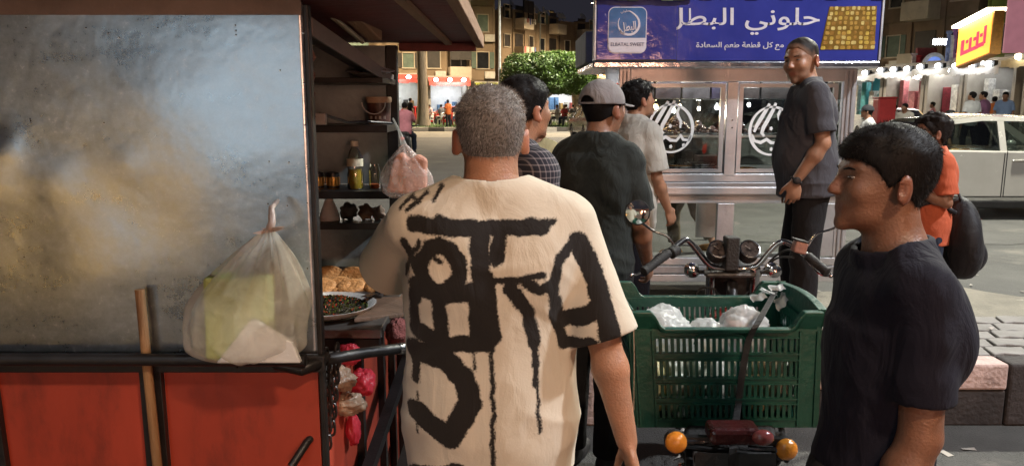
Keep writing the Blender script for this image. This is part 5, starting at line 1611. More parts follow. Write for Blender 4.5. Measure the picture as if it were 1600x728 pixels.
# rope and rag hanging at the near post, phone-like grey holder
b_ = MB(); r7 = random.Random(6)
pts = [at(487 + 4 * math.sin(i * 1.9), 80 + i * 9.5, FY + .07) for i in range(12)]
b_.tube(pts, [.004 + .0015 * (i % 2) for i in range(12)], 7); tag(b_.build('cord', MT("twisted_cord", (.22, .12, .10), rough=.9, var=.6, scale=70)), 'twisted cord hanging inside the near post of the food cart', 'cord')
b_ = MB(); q = at(497, 186, 2.3); b_.box(q, (.05, .02, .035)); b_.build
tag(b_.build('socket_box', MT("grey_socket", (.32, .31, .30), rough=.5), bevel=.004), 'grey socket box at the near end of the upper shelf', 'socket')
b_ = MB(); b_.tube([at(500, 178, 2.32), at(520, 184, 2.5), at(545, 192, 2.7), at(570, 190, 2.9), at(612, 193, 3.0)], .005, 8); tag(b_.build('cable', BLKP, smooth=40), 'black cable drooping along the upper shelf edge', 'cable')
# pale cone bag and other things seen in the gap of the back wall
p = at(515, 337, 3.1)
b_ = MB(); b_.lathe((p.x, 3.10, 1.226), [(.042, 0), (.040, .02), (.030, .05), (.016, .085), (.006, .10), (.009, .11)], 18); tag(b_.build('paper_cone', MT("pale_cone", (.62, .60, .58), rough=.7, var=.1), smooth=True), 'white cone shaped bag in the gap of the back wall', 'bag')
for px, c_, s_, lb in ((545, (.12, .11, .10), .035, 'dark crumpled bag in the gap behind the white cone'), (572, (.30, .16, .10), .032, 'brown bread bag in the gap near the far post'), (592, (.5, .36, .30), .028, 'pinkish bread bag in the gap beside the far post')):
    p = at(px, 334, 3.12); V = []
    b_ = MB(); b_.ell((p.x, 3.12, 1.226 + s_ * .95), (s_, s_ * .8, s_), nu=14, nv=10)
    b_.V = [tuple(Vector(v) + Vector((0.006 * math.sin(v[2] * 210 + v[0] * 160), 0, .006 * math.sin(v[0] * 230)))) for v in b_.V]
    tag(b_.build('food_bag', MT("gapbag_%d" % px, c_, rough=.5, var=.5, scale=30), smooth=True), lb, 'bag')
# a dark ledge for them
MB().bb(FX - .34, FX - .02, 3.02, FYB - .013, 1.2, 1.225).build('shelf', BLKP, fc)

# ================================================================ food on the counter
BREAD = MT("baked_bread", (.42, .20, .065), rough=.7, var=.4, scale=22, bump=.5, bscale=70, dirt=((.14, .055, .02), 16, .58))
r8 = random.Random(12); names = ['round golden flatbread at the near end of the bread row', 'round flatbread second from the tin sheet in the bread row', 'puffed flatbread in the middle of the bread row', 'browned flatbread fourth in the bread row', 'flatbread at the far end of the bread row', 'flatbread leaning behind the near breads', 'flatbread leaning behind the middle breads', 'flatbread leaning behind the far breads']
TZ = CZ + .005
tag(MB().bb(-1.05, FX + .03, 2.70, 3.20, CZ + .001, CZ + .012).build('bread_tray', MT("dark_tray", (.05, .04, .035), rough=.5, var=.4), bevel=.004), 'dark flat tray under the flatbreads on the counter', 'tray')
for i in range(8):
    px = 500 + (i % 5) * 24 if i < 5 else 512 + (i - 5) * 38
    Y = 2.80 + .02 * (i % 2) if i < 5 else 2.98
    p = at(px, 450 if i < 5 else 430, Y)
    b_ = MB(); s_ = r8.uniform(.056, .070)
    b_.lathe((p.x, Y, CZ + .014), [(.6 * s_, 0), (s_, .006), (s_ * .97, .012), (s_ * .7, .016), (s_ * .3, .013), (.001, .012)], 22, axis=(r8.uniform(-.15, .15), -.28 if i < 5 else -.5, 1))
    tag(b_.build('flatbread', BREAD, smooth=True), names[i], 'bread', 'flatbreads on the counter')
# big oval dish of chopped greens
p = at(512, 482, 2.50); t = thing('serving_dish', (p.x, 2.50, CZ), 'white enamel dish heaped with chopped greens and olives on the counter', 'dish')
dc = Vector((at(512, 482, 2.50).x, 2.50, CZ + .002))
b_ = MB(); b_.lathe(dc, [(.10, 0), (.135, .010), (.158, .030), (.162, .034), (.158, .035), (.130, .018), (.08, .008), (.001, .007)], 44); b_.build('dish', MT("white_enamel", (.62, .60, .56), rough=.25, var=.08, coat=.3), t, smooth=60)
b_ = MB()
def heap(u, v):
    a = 2 * math.pi * u; rr_ = .146 * v
    return (dc.x + rr_ * math.cos(a), dc.y + rr_ * math.sin(a), dc.z + .012 + .034 * (1 - v ** 2.2) + .006 * math.sin(40 * v + 7 * a) * (1 - v))
b_.grid(heap, 60, 16); b_.build('salad', MT("dark_salad", (.035, .030, .014), rough=.4, var=.8, scale=60, bump=.8, bscale=120), t, smooth=True)
chop = {k: MB() for k in range(3)}
for i in range(900):
    a = r8.uniform(0, 6.28); v = math.sqrt(r8.random()); rr_ = .142 * v
    c = Vector((dc.x + rr_ * math.cos(a), dc.y + rr_ * math.sin(a), dc.z + .016 + .034 * (1 - v ** 2.2)))
    chop[r8.choice([0, 0, 0, 1, 1, 2])].box(c, (r8.uniform(.003, .009), r8.uniform(.002, .005), r8.uniform(.002, .005)), (r8.uniform(0, 3), r8.uniform(0, 3), r8.uniform(0, 3)))
for k, (nm, c_) in enumerate((('olive_pieces', (.012, .010, .008)), ('green_pieces', (.07, .10, .02)), ('tomato_pieces', (.35, .06, .025)))):
    tag(chop[k].build(nm, MT(nm, c_, rough=.25, var=.5, scale=40, bump=0), t), kind='stuff')
# cutting board, red block behind, towel
b_ = MB(); b_.add([at(553, 497, 2.36), at(640, 488, 2.55), at(640, 458, 2.80), at(594, 458, 2.80)] + [p_ - Vector((0, 0, .016)) for p_ in (at(553, 497, 2.36), at(640, 488, 2.55), at(640, 458, 2.80), at(594, 458, 2.80))], [(0, 1, 2, 3), (7, 6, 5, 4), (0, 4, 5, 1), (1, 5, 6, 2), (2, 6, 7, 3), (3, 7, 4, 0)])
tag(b_.build('cutting_board', MT("scarred_board", (.20, .12, .075), rough=.65, var=.45, scale=7, bump=.5, bscale=60, stretch=(.2, 1, 1), dirt=((.05, .03, .02), 5, .55)), bevel=.004), 'scarred brown cutting board at the edge of the counter', 'board')
t = thing('knife', at(605, 455, 2.66), 'black handled knife lying across the end of the bread row', 'knife')
b_ = MB(); b_.bar(at(590, 462, 2.62) + Vector((0, 0, .01)), at(618, 436, 2.86) + Vector((0, 0, .012)), .022, .012); b_.build('handle', BLKP, t, bevel=.004)
b_ = MB(); b_.bar(at(570, 470, 2.50) + Vector((0, 0, .014)), at(589.5, 462.4, 2.615) + Vector((0, 0, .0125)), .028, .002); b_.build('blade', MT("blade", (.5, .5, .5), rough=.25, metal=1), t)
def rumple(c, r_, amp, seed, mat, label, name, cat, flat=1.0, sag=0):
    b_ = MB(); b_.ell((0, 0, 0), (1, 1, 1), nu=40, nv=28)
    V = np.array(b_.V)
    nz_ = vnoise(V * 1.7 + 3, seed) * .5 + (1 - 2 * np.abs(vnoise(V * 3.1, seed + 1))) * .35 + (1 - 2 * np.abs(vnoise(V * 6.3, seed + 2))) * .18
    V = V * (1 + amp * nz_)[:, None] * np.array(r_)
    V[:, 2] = np.maximum(V[:, 2], -r_[2] * flat)
    if sag: V[:, :2] *= (1 - sag * np.clip(V[:, 2:] / r_[2], -1, 1))
    b_.V = [tuple(v) for v in V + np.array(c)]
    o = b_.build(name, mat, smooth=True)
    return tag(o, label, cat)
TOWEL = MT("pinkish_towel", (.34, .11, .095), rough=.95, var=.3, scale=30, bump=.8, bscale=130)
rumple(at(622, 518, 2.42), (.035, .05, .038), .4, 3, TOWEL, 'crumpled pinkish towel hung over the counter edge', 'towel', 'towel')
REDF = PLASTIC_FILM("red_bag_film", (.72, .06, .09), clear=.05, milky=.35); BEIGEF = PLASTIC_FILM("beige_bag_film", (.50, .38, .27), clear=.05, milky=.3)
rumple(at(547, 553, 2.2), (.03, .035, .03), .5, 5, REDF, 'red plastic bag topmost under the side rail of the cart', 'plastic_bag', 'bag')
rumple(at(567, 597, 2.25), (.036, .04, .036), .5, 6, REDF, 'knotted red plastic bag bulging below the side rail', 'plastic_bag', 'bag')
rumple(at(553, 672, 2.2), (.018, .03, .045), .45, 9, REDF, 'lowest red plastic bag hanging under the beige bags', 'plastic_bag', 'bag')
rumple(at(534, 592, 2.15), (.034, .035, .033), .5, 7, BEIGEF, 'beige crumpled bag behind the hanging chain', 'plastic_bag', 'bag')
rumple(at(545, 630, 2.15), (.040, .035, .030), .5, 8, BEIGEF, 'lower beige crumpled bag between the red bags', 'plastic_bag', 'bag')
# steel chain hung on the rail
b_ = MB(); pts = []
def chain(px0, px1, y0, y1, Y):
    n = int((y1 - y0) / 11)
    for i in range(n):
        f = i / max(n - 1, 1); c = at(px0 + (px1 - px0) * f, y0 + (y1 - y0) * f, Y)
        ring = []
        for k in range(14):
            a = 2 * math.pi * k / 14
            lx, lz = .0095 * math.cos(a), .0165 * math.sin(a) + (.006 if math.sin(a) > 0 else -.006)
            ring.append(c + (Vector((lx, 0, lz)) if i % 2 else Vector((lx * .3, lx, lz))))
        b_.tube(ring, .0038, 6, closed=True)
chain(510, 512, 556, 690, 1.99); chain(527, 518, 548, 668, 2.0)
tag(b_.build('chain', MT("oily_steel_chain", (.10, .09, .085), rough=.35, metal=.9, var=.4, scale=60), smooth=40), 'oily steel chain looped over the cart rail', 'chain')
# bread hanging in a clear bag from the far post
pb = at(636, 268, 2.9)
hb = thing('bread_bag', (pb.x, 2.9, pb.z - .07), 'pinkish paper bag of bread in clear film hung at the far corner of the cart', 'bag')
b_ = MB(); b_.prism([(-.072, -.085), (.078, -.085), (.066, .055), (.03, .07), (.0, .045), (-.03, .072), (-.055, .05)], Matrix.Translation((pb.x + .005, 2.93, pb.z)) @ Matrix.Rotation(math.pi / 2, 4, 'X') @ Matrix.Rotation(-.12, 4, 'Z'), .06)
b_.build('paper', MT("pink_kraft_paper", (.56, .27, .19), rough=.75, var=.25, scale=14, bump=.6, bscale=28), hb, bevel=.01)
m = bag_surface(pb.x - .004, 2.90, pb.z - .1, pb.z + .105, .095, .1, .06, 9, -.005, n1=60, n2=26); m.build('clear_film', PLASTIC_FILM("clear_film", (.9, .8, .76), clear=.72, milky=.3, rough=.15), hb, smooth=True)
b_ = MB(); b_.tube([(pb.x - .01, 2.9, pb.z + .1), (pb.x - .03, 2.93, pb.z + .15), (FX + .01, 3.2, pb.z + .19)], [.012, .005, .004], 8); b_.build('tie', FILM, hb, smooth=True)
# ================================================================ the aluminium sweets cart with the blue sign
ALU = MT("brushed_aluminium", (.56, .56, .57), rough=.38, metal=.75, var=.14, scale=4, bump=.12, bscale=60, dirt=((.25, .24, .23), 5, .62))
ALUD = MT("dull_aluminium", (.36, .36, .37), rough=.45, metal=.7, var=.2, scale=5, bump=.12, bscale=60)
CY = 6.30; CD = .95
CG = GLASS("cart_glass", (.95, .97, .95), .02, .05)
sc_ = thing('sweets_cart', (1.85, CY + CD / 2, 0), 'aluminium and glass sweets cart with a blue lettered sign board on its roof', 'food cart')
def cx(px, py=200, Y=CY): return at(px, py, Y).x
def cz(py, Y=CY): return at(1150, py, Y).z
XL, XR = cx(966), cx(1334)
BZ = cz(440)                                    # underside of the frame
def bar(x0, x1, y0, y1, z0, z1, mat=ALU, nm='frame_bar', bev=.004): return MB().bb(x0, x1, y0, y1, z0, z1).build(nm, mat, sc_, bevel=bev)
ztop = cz(107)
zr0, zr1 = cz(312), cz(284)                     # counter band
for (xa, xb) in ((XL, XL + .09), (XR - .10, XR)):
    bar(xa, xb, CY, CY + .06, BZ, ztop, nm='corner_post'); bar(xa, xb, CY + CD - .06, CY + CD, BZ, ztop, nm='corner_post')
xm0, xm1 = cx(1134), cx(1151)
# fluted corner posts: extra lips
for x in (XL + .03, XL + .06, XR - .035, XR - .07):
    bar(x - .006, x + .006, CY - .012, CY - .001, BZ + .02, ztop - .02, ALUD, bev=.002)
bar(XL + .09, XR - .10, CY, CY + .05, cz(128), ztop - .003); bar(XL + .09, XR - .10, CY + CD - .05, CY + CD, cz(128), ztop - .003)
bar(xm0, xm1, CY - .004, CY + .05, cz(275) + .002, cz(128) - .002)
bar(XL + .09, XR - .10, CY, CY + .05, zr1, cz(272)); bar(XL + .09, XR - .1, CY + CD - .05, CY + CD, zr1, cz(272))
bar(XL + .002, XR - .002, CY - .03, CY + CD, zr0 + .03, zr1 - .003, ALUD, 'counter_band'); bar(XL - .02, XR + .02, CY - .05, CY - .031, zr0 + .05, zr1 - .04, ALU, 'band_trim')
bar(XL + .09, XR - .10, CY + .002, CY + .05, zr0 - .03, zr0 + .029)
xl0, xl1 = cx(1120, 350), cx(1146, 350)
bar(xl0, xl1, CY - .003, CY + .05, cz(400), zr0 - .032); bar(xl0 + .05, xl1 + .1, CY + CD - .05, CY + CD, cz(400), zr0 - .032)
bar(XL + .0, XL + .13, CY + .002, CY + .04, cz(400), zr0 - .032, ALU); bar(XR - .20, XR - .102, CY + .002, CY + .05, cz(400), zr0 - .032)
for i in range(3):                              # slatted base
    z0 = BZ + i * .07
    bar(XL + .02, XR - .02, CY - .012 + .004 * i, CY + .04, z0 + .004, z0 + .064, ALUD if i % 2 else ALU, 'base_slat')
bar(XL + .05, XR - .05, CY + .06, CY + CD - .06, BZ + .05, BZ + .08, ALUD, 'base_floor')
# sash frames inside the upper openings
for (xa, xb) in ((XL + .12, xm0 - .012), (xm1 + .012, XR - .14)):
    fr = MB(); za, zb2 = cz(270), cz(131)
    for (a, b_, c, d_) in ((xa, xa + .035, za, zb2), (xb - .035, xb, za, zb2), (xa + .035, xb - .035, za, za + .03), (xa + .035, xb - .035, zb2 - .03, zb2)): fr.bb(a, b_, CY + .012, CY + .04, c, d_)
    sash = fr.build('sliding_window', ALU, sc_)
    MB().bb(xa + .03, xb - .03, CY + .022, CY + .026, za + .02, zb2 - .02).build('pane', CG, sash)
for (xa, xb) in ((XL + .13, xl0), (xl1, XR - .2)):
    MB().bb(xa, xb, CY + .02, CY + .024, cz(400), zr0 - .03).build('lower_pane', CG, sc_)
for y in (CY + CD - .03,):
    MB().bb(XL + .09, XR - .1, y, y + .004, cz(272), cz(128)).build('rear_pane', GLASS('smoked_rear_glass', (.42, .44, .43), .03, .10), sc_)
for x in (XL + .03, XR - .04):
    MB().bb(x, x + .004, CY + .06, CY + CD - .06, cz(272), cz(128)).build('side_pane', CG, sc_)
m = MB(); c = Vector((cx(1144, 188), CY - .006, cz(188))); m.lathe(c, [(.006, 0), (.006, .006)], 10, axis=(0, -1, 0)); m.lathe(c + Vector((0, 0, -.06)), [(.006, 0), (.006, .006)], 10, axis=(0, -1, 0)); m.build('lock', BLKP, sc_)
# roof, gutter and sign
zg0, zg1 = cz(108, 6.15), cz(97, 6.15)
SX0, SX1 = cx(931, 60, 6.05), cx(1374, 60, 6.05)
bar(SX0 - .02, SX1 + .02, CY - .26, CY + CD + .2, zg0, zg1, MT("chrome_gutter", (.55, .55, .58), rough=.18, metal=.95, var=.2, scale=5, bump=.3, bscale=7), 'roof_gutter', .012)
SY = 6.05
sz0, sz1 = zg1 + .004, at(1150, -6, SY).z
bar(SX0, SX1, SY, SY + .10, sz0, sz1, MT("sign_blue_vinyl", (.036, .044, .26), rough=.16, var=.12, scale=3, bump=.35, bscale=5, coat=.6), 'sign_board', .003)
bar(SX0 - .014, SX0, SY - .012, SY + .1, sz0, sz1 - .01, ALU, 'sign_trim'); bar(SX1, SX1 + .018, SY - .012, SY + .1, sz0, sz1 + .03, ALU, 'sign_trim')
bar(SX0, SX1, SY - .012, SY + .1, sz1, sz1 + .02, ALU, 'sign_trim')
bar(SX0 - .05, SX1 + .05, SY + .3, CY + CD + .1, zg1, zg1 + .25, MT("tarp", (.2, .2, .2), rough=.8), 'roof_cover')
def smat(px, py, o): p = at(px, py, SY); return Matrix.Translation((p.x, SY - o, p.z)) @ Matrix.Rotation(math.pi / 2, 4, 'X')
s0 = at(800, 60, SY); s1 = at(801, 61, SY); PPM = abs(s1.x - s0.x); PPZ = abs(s1.z - s0.z)
def srect(px0, px1, py0, py1, o, mat, nm, th=.003, bev=0, parent=None):
    a, b_ = at(px0, py1, SY), at(px1, py0, SY)
    return MB().bb(a.x, b_.x, SY - o - th, SY - o, a.z, b_.z).build(nm, mat, parent or sc_, bevel=bev)
VWHITE = MT("sign_white_vinyl", (.66, .62, .66), rough=.3, var=.08, scale=8, bump=0)
# the square patch panel with the emblem
patch = srect(932, 1058, 9, 94, .0, MT("patch_blue_vinyl", (.032, .038, .22), rough=.15, var=.15, scale=3, bump=.4, bscale=6, coat=.6), 'patch_panel', .008, .002)
for q in ((1056.5, 1060, 8, 95), (932, 1057, 93.5, 95.5), (968, 969.5, 10, 92)):
    srect(*q, .009, BLKP, 'patch_seam', .002, parent=patch)
EMB = MT("emblem_blue", (.03, .13, .30), rough=.2, var=.4, scale=4, bump=.2, bscale=6, coat=.5)
def rrect(px0, px1, py0, py1, o, mat, nm, rad, th=.003):
    a, b_ = at(px0, py1, SY), at(px1, py0, SY); w, h = b_.x - a.x, b_.z - a.z; P = []
    for (cx_, cz_, a0) in ((w - rad, rad, -90), (w - rad, h - rad, 0), (rad, h - rad, 90), (rad, rad, 180)):
        for k in range(7): t_ = R(a0 + 15 * k); P.append((cx_ + rad * math.cos(t_), cz_ + rad * math.sin(t_)))
    return MB().prism(P, Matrix.Translation((a.x, SY - o, a.z)) @ Matrix.Rotation(math.pi / 2, 4, 'X'), th).build(nm, mat, patch)
rrect(949.0, 1011.0, 11.5, 84, .0085, VWHITE, 'emblem_border', .05, .002); rrect(950.3, 1009.7, 12.8, 82.7, .0108, EMB, 'emblem_ground', .045, .002)
rrect(950.3, 1009.7, 62, 82.7, .013, VWHITE, 'emblem_band', .045, .002); srect(950.3, 1009.7, 60, 68, .013, VWHITE, 'emblem_band', .0021, parent=patch)
text_mesh("ELBATAL SWEET", .1, smat(980, 70, .0155), MT("emblem_letters", (.05, .06, .12), rough=.4), 'emblem_lettering', patch, fit=(52 * PPM, 5.5 * PPZ))
text_mesh(arabic("البطل"), .2, smat(981, 44, .0135) @ Matrix.Rotation(.12, 4, 'Z'), VWHITE, 'emblem_lettering', patch, fit=(25 * PPM, 18 * PPZ), bold=.004)
text_mesh(arabic("حلوني"), .2, smat(976, 19, .0135) @ Matrix.Rotation(.1, 4, 'Z'), VWHITE, 'emblem_lettering', patch, fit=(13 * PPM, 6 * PPZ))
def ribbon(pts, w0, w1, o, nm, mat, parent):   # a calligraphic stroke that swells and thins
    n = len(pts); V = []; F = []
    P = [Vector((at(x, y, SY).x, 0, at(x, y, SY).z)) for x, y in pts]
    for i, p in enumerate(P):
        d = (P[min(i + 1, n - 1)] - P[max(i - 1, 0)]).normalized(); s_ = Vector((-d.z, 0, d.x))
        w = w0 + (w1 - w0) * math.sin(math.pi * i / (n - 1))
        for g in (-1, 1):
            for oo in (o, o + .002): q = p + s_ * g * w / 2; V.append((q.x, SY - oo, q.z))
    for i in range(n - 1):
        a, b_ = 4 * i, 4 * i + 4
        F += [(a + 1, a + 3, b_ + 3, b_ + 1), (a, b_, b_ + 2, a + 2), (a, a + 1, b_ + 1, b_), (a + 2, b_ + 2, b_ + 3, a + 3)]
    return link_mesh(nm, V, F, mat, parent)
ribbon([(982 + 16.5 * math.sin(a) * (1 - .45 * max(0, math.cos(a)) ** 3), 38 - 20 * math.cos(a) * (1.0 if math.cos(a) > 0 else .85)) for a in [i * .28 - .15 for i in range(20)]], .004, .018, .0135, 'emblem_drop', VWHITE, patch)
# big lettering and motto
text_mesh(arabic("حلوني البطل"), .5, smat(1158, 34, .002), VWHITE, 'sign_lettering', sc_, fit=(244 * PPM, 42 * PPZ), bold=.005, depth=.003)
text_mesh(arabic("مع كل قطعة طعم السعادة"), .2, smat(1156, 72.5, .002), VWHITE, 'sign_lettering', sc_, fit=(137 * PPM, 13 * PPZ), bold=.003, depth=.003)
# printed tray of small sweets: a flat picture of rows of pastry
def tq(u, v):  # slanted picture quad
    x = 1281 + 86 * u + 11 * (1 - v); y = 11 + 69 * (1 - (1 - v)); return x - 11 * 0, 11 + 67 * v
pic = MB(); A = [at(1296, 11, SY), at(1370, 10, SY), at(1366, 78, SY), at(1281, 78, SY)]
pic.add([(p.x, SY - .002, p.z) for p in A] + [(p.x, SY - .0045, p.z) for p in A], [(0, 1, 2, 3), (7, 6, 5, 4), (0, 4, 5, 1), (1, 5, 6, 2), (2, 6, 7, 3), (3, 7, 4, 0)])
PIC = pic.build('sweets_picture', MT("picture_ground", (.20, .11, .02), rough=.25, var=.3, scale=12, bump=0), sc_)
cols = [MT("pastry_print_%d" % i, c_, rough=.25, var=.3, scale=30, bump=0) for i, c_ in enumerate(((.50, .33, .06), (.42, .24, .05), (.56, .42, .14), (.30, .15, .03)))]
pm = [MB() for _ in cols]; r9 = random.Random(4)
for j in range(9):
    for i in range(9):
        u0, v0 = (i + .12) / 9, (j + .12) / 9; u1, v1 = (i + .88) / 9, (j + .88) / 9
        if j >= 7: u1 = (i + .95) / 9
        def Q(u, v):
            t_ = A[0].lerp(A[1], u); b_ = A[3].lerp(A[2], u); p = t_.lerp(b_, v); return Vector((p.x, SY - .0048, p.z))
        ju = r9.uniform(-.018, .018); jv = r9.uniform(-.018, .018); sz_ = r9.uniform(.65, 1.05); c = (Q(u0 + ju, v0 + jv) + Q(u1 + ju, v1 + jv)) / 2; w = sz_ * (Q(u1, v0) - Q(u0, v0)).length / 2; h = abs(Q(u0, v1).z - Q(u0, v0).z) / 2
        pm[r9.randrange(4)].prism([(w * math.copysign(abs(math.cos(a)) ** .6, math.cos(a)), h * math.copysign(abs(math.sin(a)) ** .6, math.sin(a))) for a in [k * .524 for k in range(12)]], Matrix.Translation(c) @ Matrix.Rotation(math.pi / 2, 4, 'X'), .001)
for i, p in enumerate(pm): p.build('printed_sweets', cols[i], PIC)
# striped awning edge rolled above the sign
va = {0: MB(), 1: MB()}
n = 26
for i in range(n):
    x0 = SX0 - .03 + (SX1 - SX0 + .06) * i / n; x1 = x0 + (SX1 - SX0 + .06) / n
    zt_ = sz1 + .10; zz0 = sz1 - (.035 if i < 9 else -.012) + .01 * math.sin(i * 1.7)
    va[i % 2].bb(x0, x1 - .0005, SY - .05, SY - .035, zz0, zt_)
va[0].build('valance', MT("grey_green_canvas", (.14, .17, .13), rough=.9, var=.3, scale=8), sc_); va[1].build('valance', MT("dark_canvas", (.025, .03, .03), rough=.9, var=.3, scale=8), sc_)
# inside: glass shelf, light strips, boxes, sweets, trays
ZS = cz(213)
bar(XL + .1, XR - .11, CY + .1, CY + CD - .1, ZS - .012, ZS, GLASS("shelf_glass", (.9, .95, .93), .03, .2), 'glass_shelf', .002)
bar(XL + .1, XR - .11, CY + .092, CY + .099, ZS - .016, ZS + .004, ALU, 'shelf_trim', .001)
ZU = cz(155, CY + .5)
bar(XL + .1, XR - .11, CY + .3, CY + CD - .1, ZU - .012, ZU, GLASS("shelf_glass_2", (.9, .95, .93), .03, .2), 'glass_shelf', .002)
r10 = random.Random(3)
x = XL + .14; i = 0
BOXC = [(.02, .018, .018), (.03, .022, .025), (.05, .045, .05), (.02, .016, .04), (.03, .025, .025)]
plc = ['left end', 'second place', 'third place', 'middle', 'fifth place', 'sixth place', 'right end']
while x < XR - .3 and i < 7:
    w = r10.uniform(.2, .28)
    o = MB().bb(x, x + w - .015, CY + .35, CY + .6, ZU + .001, ZU + r10.uniform(.13, .18)).build('sweets_box', MT("sweets_box_%d" % i, BOXC[i % 5], rough=.35, var=.5, scale=14), bevel=.006)
    tag(o, 'dark cardboard sweets box at the %s of the top shelf in the glass cart' % plc[i], 'box', 'boxes on the top shelf of the sweets cart'); x += w; i += 1
CHOC = MT("chocolate", (.045, .018, .010), rough=.28, var=.4, scale=30, bump=.3, bscale=60)
SYR = MT("syrup_pastry", (.30, .13, .03), rough=.25, var=.5, scale=26, bump=.4, bscale=60)
STEEL = MT("tray_steel", (.45, .45, .46), rough=.28, metal=.95, var=.2, scale=6)
def pile(px, label, n, spread, mat, py=212):
    X = cx(px, py); t = thing('plate_of_sweets', (X, CY + .3, ZS), label, 'sweets', 'plates of sweets on the glass shelf')
    m = MB(); m.lathe((X, CY + .3, ZS + .001), [(spread * .8, 0), (spread * 1.15, .012), (spread * 1.17, .016), (spread * .7, .006)], 24); m.build('plate', STEEL, t, smooth=50)
    for k in range(n):
        lay = k / n; rr_ = spread * (1 - lay * .9) * math.sqrt(r10.random()); a = r10.uniform(0, 6.28)
        m = MB(); s_ = r10.uniform(.014, .019); m.ell((X + rr_ * math.cos(a), CY + .3 + rr_ * math.sin(a), ZS + .02 + lay * spread * .85), (s_, s_, s_ * .85), nu=10, nv=7); m.build('ball', mat, t, smooth=True)
pile(1068, 'tallest pile of chocolate balls behind the round white glass logo', 130, .15, CHOC)
pile(1105, 'smaller heap of chocolate balls beside the middle frame bar', 80, .10, CHOC)
pile(1168, 'flat heap of chocolate balls just right of the middle frame bar', 80, .11, CHOC)
pile(1208, 'heap of chocolate balls half hidden by the grey shirted man', 80, .11, CHOC)
pile(1128, 'narrow heap of chocolate balls hard against the middle frame bar', 40, .05, CHOC)
pile(1280, 'heap of syrup pastry at the right end of the glass shelf', 50, .08, SYR)
pile(1030, 'low plate of pale pastry at the left end of the glass shelf', 40, .075, SYR)
ZF = zr1
tr_l = ['stack of steel trays at the left end of the cart floor', 'stack of steel trays under the round white logo', 'stack of trays with brown pastry beside the middle bar', 'stack of steel trays right of the middle bar', 'stack of trays behind the grey shirted man']
for i, (px, h_) in enumerate(((1030, 4), (1075, 5), (1108, 6), (1178, 4), (1215, 3))):
    X = cx(px, 260); t = thing('tray_stack', (X, CY + .32, ZF), tr_l[i], 'trays', 'tray stacks on the cart floor')
    for k in range(h_):
        m = MB(); m.lathe((X, CY + .32, ZF + .001 + k * .022), [(.12, 0), (.128, .004), (.135, .018), (.132, .0185), (.124, .006)], 28); m.build('tray', STEEL, t, smooth=40)
    m = MB(); m.lathe((X, CY + .32, ZF + h_ * .022 - .012), [(.122, 0), (.12, .008), (.10, .014), (.001, .015)], 28); m.build('pastry', SYR if i % 2 else CHOC, t, smooth=60)
p = MB().bb(cx(1112, 240), cx(1165, 240), CY + .45, CY + .6, ZF + .1, ZF + .18).build('sweets_box', MT("box_low", (.08, .05, .05), rough=.4, var=.5, scale=12), bevel=.004); tag(p, 'dark box lying on the trays behind the middle frame bar', 'box')
p = MB().bb(cx(1110, 240), cx(1168, 240), CY + .44, CY + .62, ZF, ZF + .098).build('box_stand', STEEL, bevel=.004); tag(p, 'low steel stand under the dark box behind the middle frame bar', 'stand')
# warm bulb lights inside the cabinet
for px, py, c_ in ((1024, 166, (1, .62, .25)), (1062, 166, (1, .72, .4)), (1170, 164, (.95, .97, 1)), (1092, 170, (1, .9, .75))):
    q = Vector((cx(px, py, CY + .4), CY + .4, cz(py, CY + .4)))
    t = thing('cabinet_bulb', tuple(q), {1024: 'warm bulb at the left under the top shelf of the sweets cart', 1062: 'warm bulb over the round logo in the sweets cart', 1170: 'white bulb right of the middle bar in the sweets cart', 1092: 'pale bulb over the smaller chocolate heap'}[px], 'lamp', 'bulbs inside the sweets cart')
    m = MB(); m.ell(q, (.014, .014, .017), nu=12, nv=8); m.build('bulb', EM("cab_bulb_%d" % px, c_, 25), t, smooth=True)
    m = MB(); m.cyl(q + Vector((0, 0, .016)), Vector((q.x, q.y, ZU - .012)), .009, n=10); m.build('socket', BLKP, t)
    lamp('bulb_light', 'POINT', q - Vector((0, 0, .03)), None, 5, c_, .02, parent=t)
# LED tube under the roof of the cabinet
MB().bb(XL + .2, XR - .2, CY + .12, CY + .15, ztop - .05, ztop - .035).build('led_tube', EM("cab_led", (.95, .97, 1), 2), sc_)
lamp('led_light', 'AREA', ((XL + XR) / 2, CY + .16, ztop - .06), ((XL + XR) / 2, CY + .5, 1), 9, (.97, .97, 1), 1.6, .05, parent=sc_)
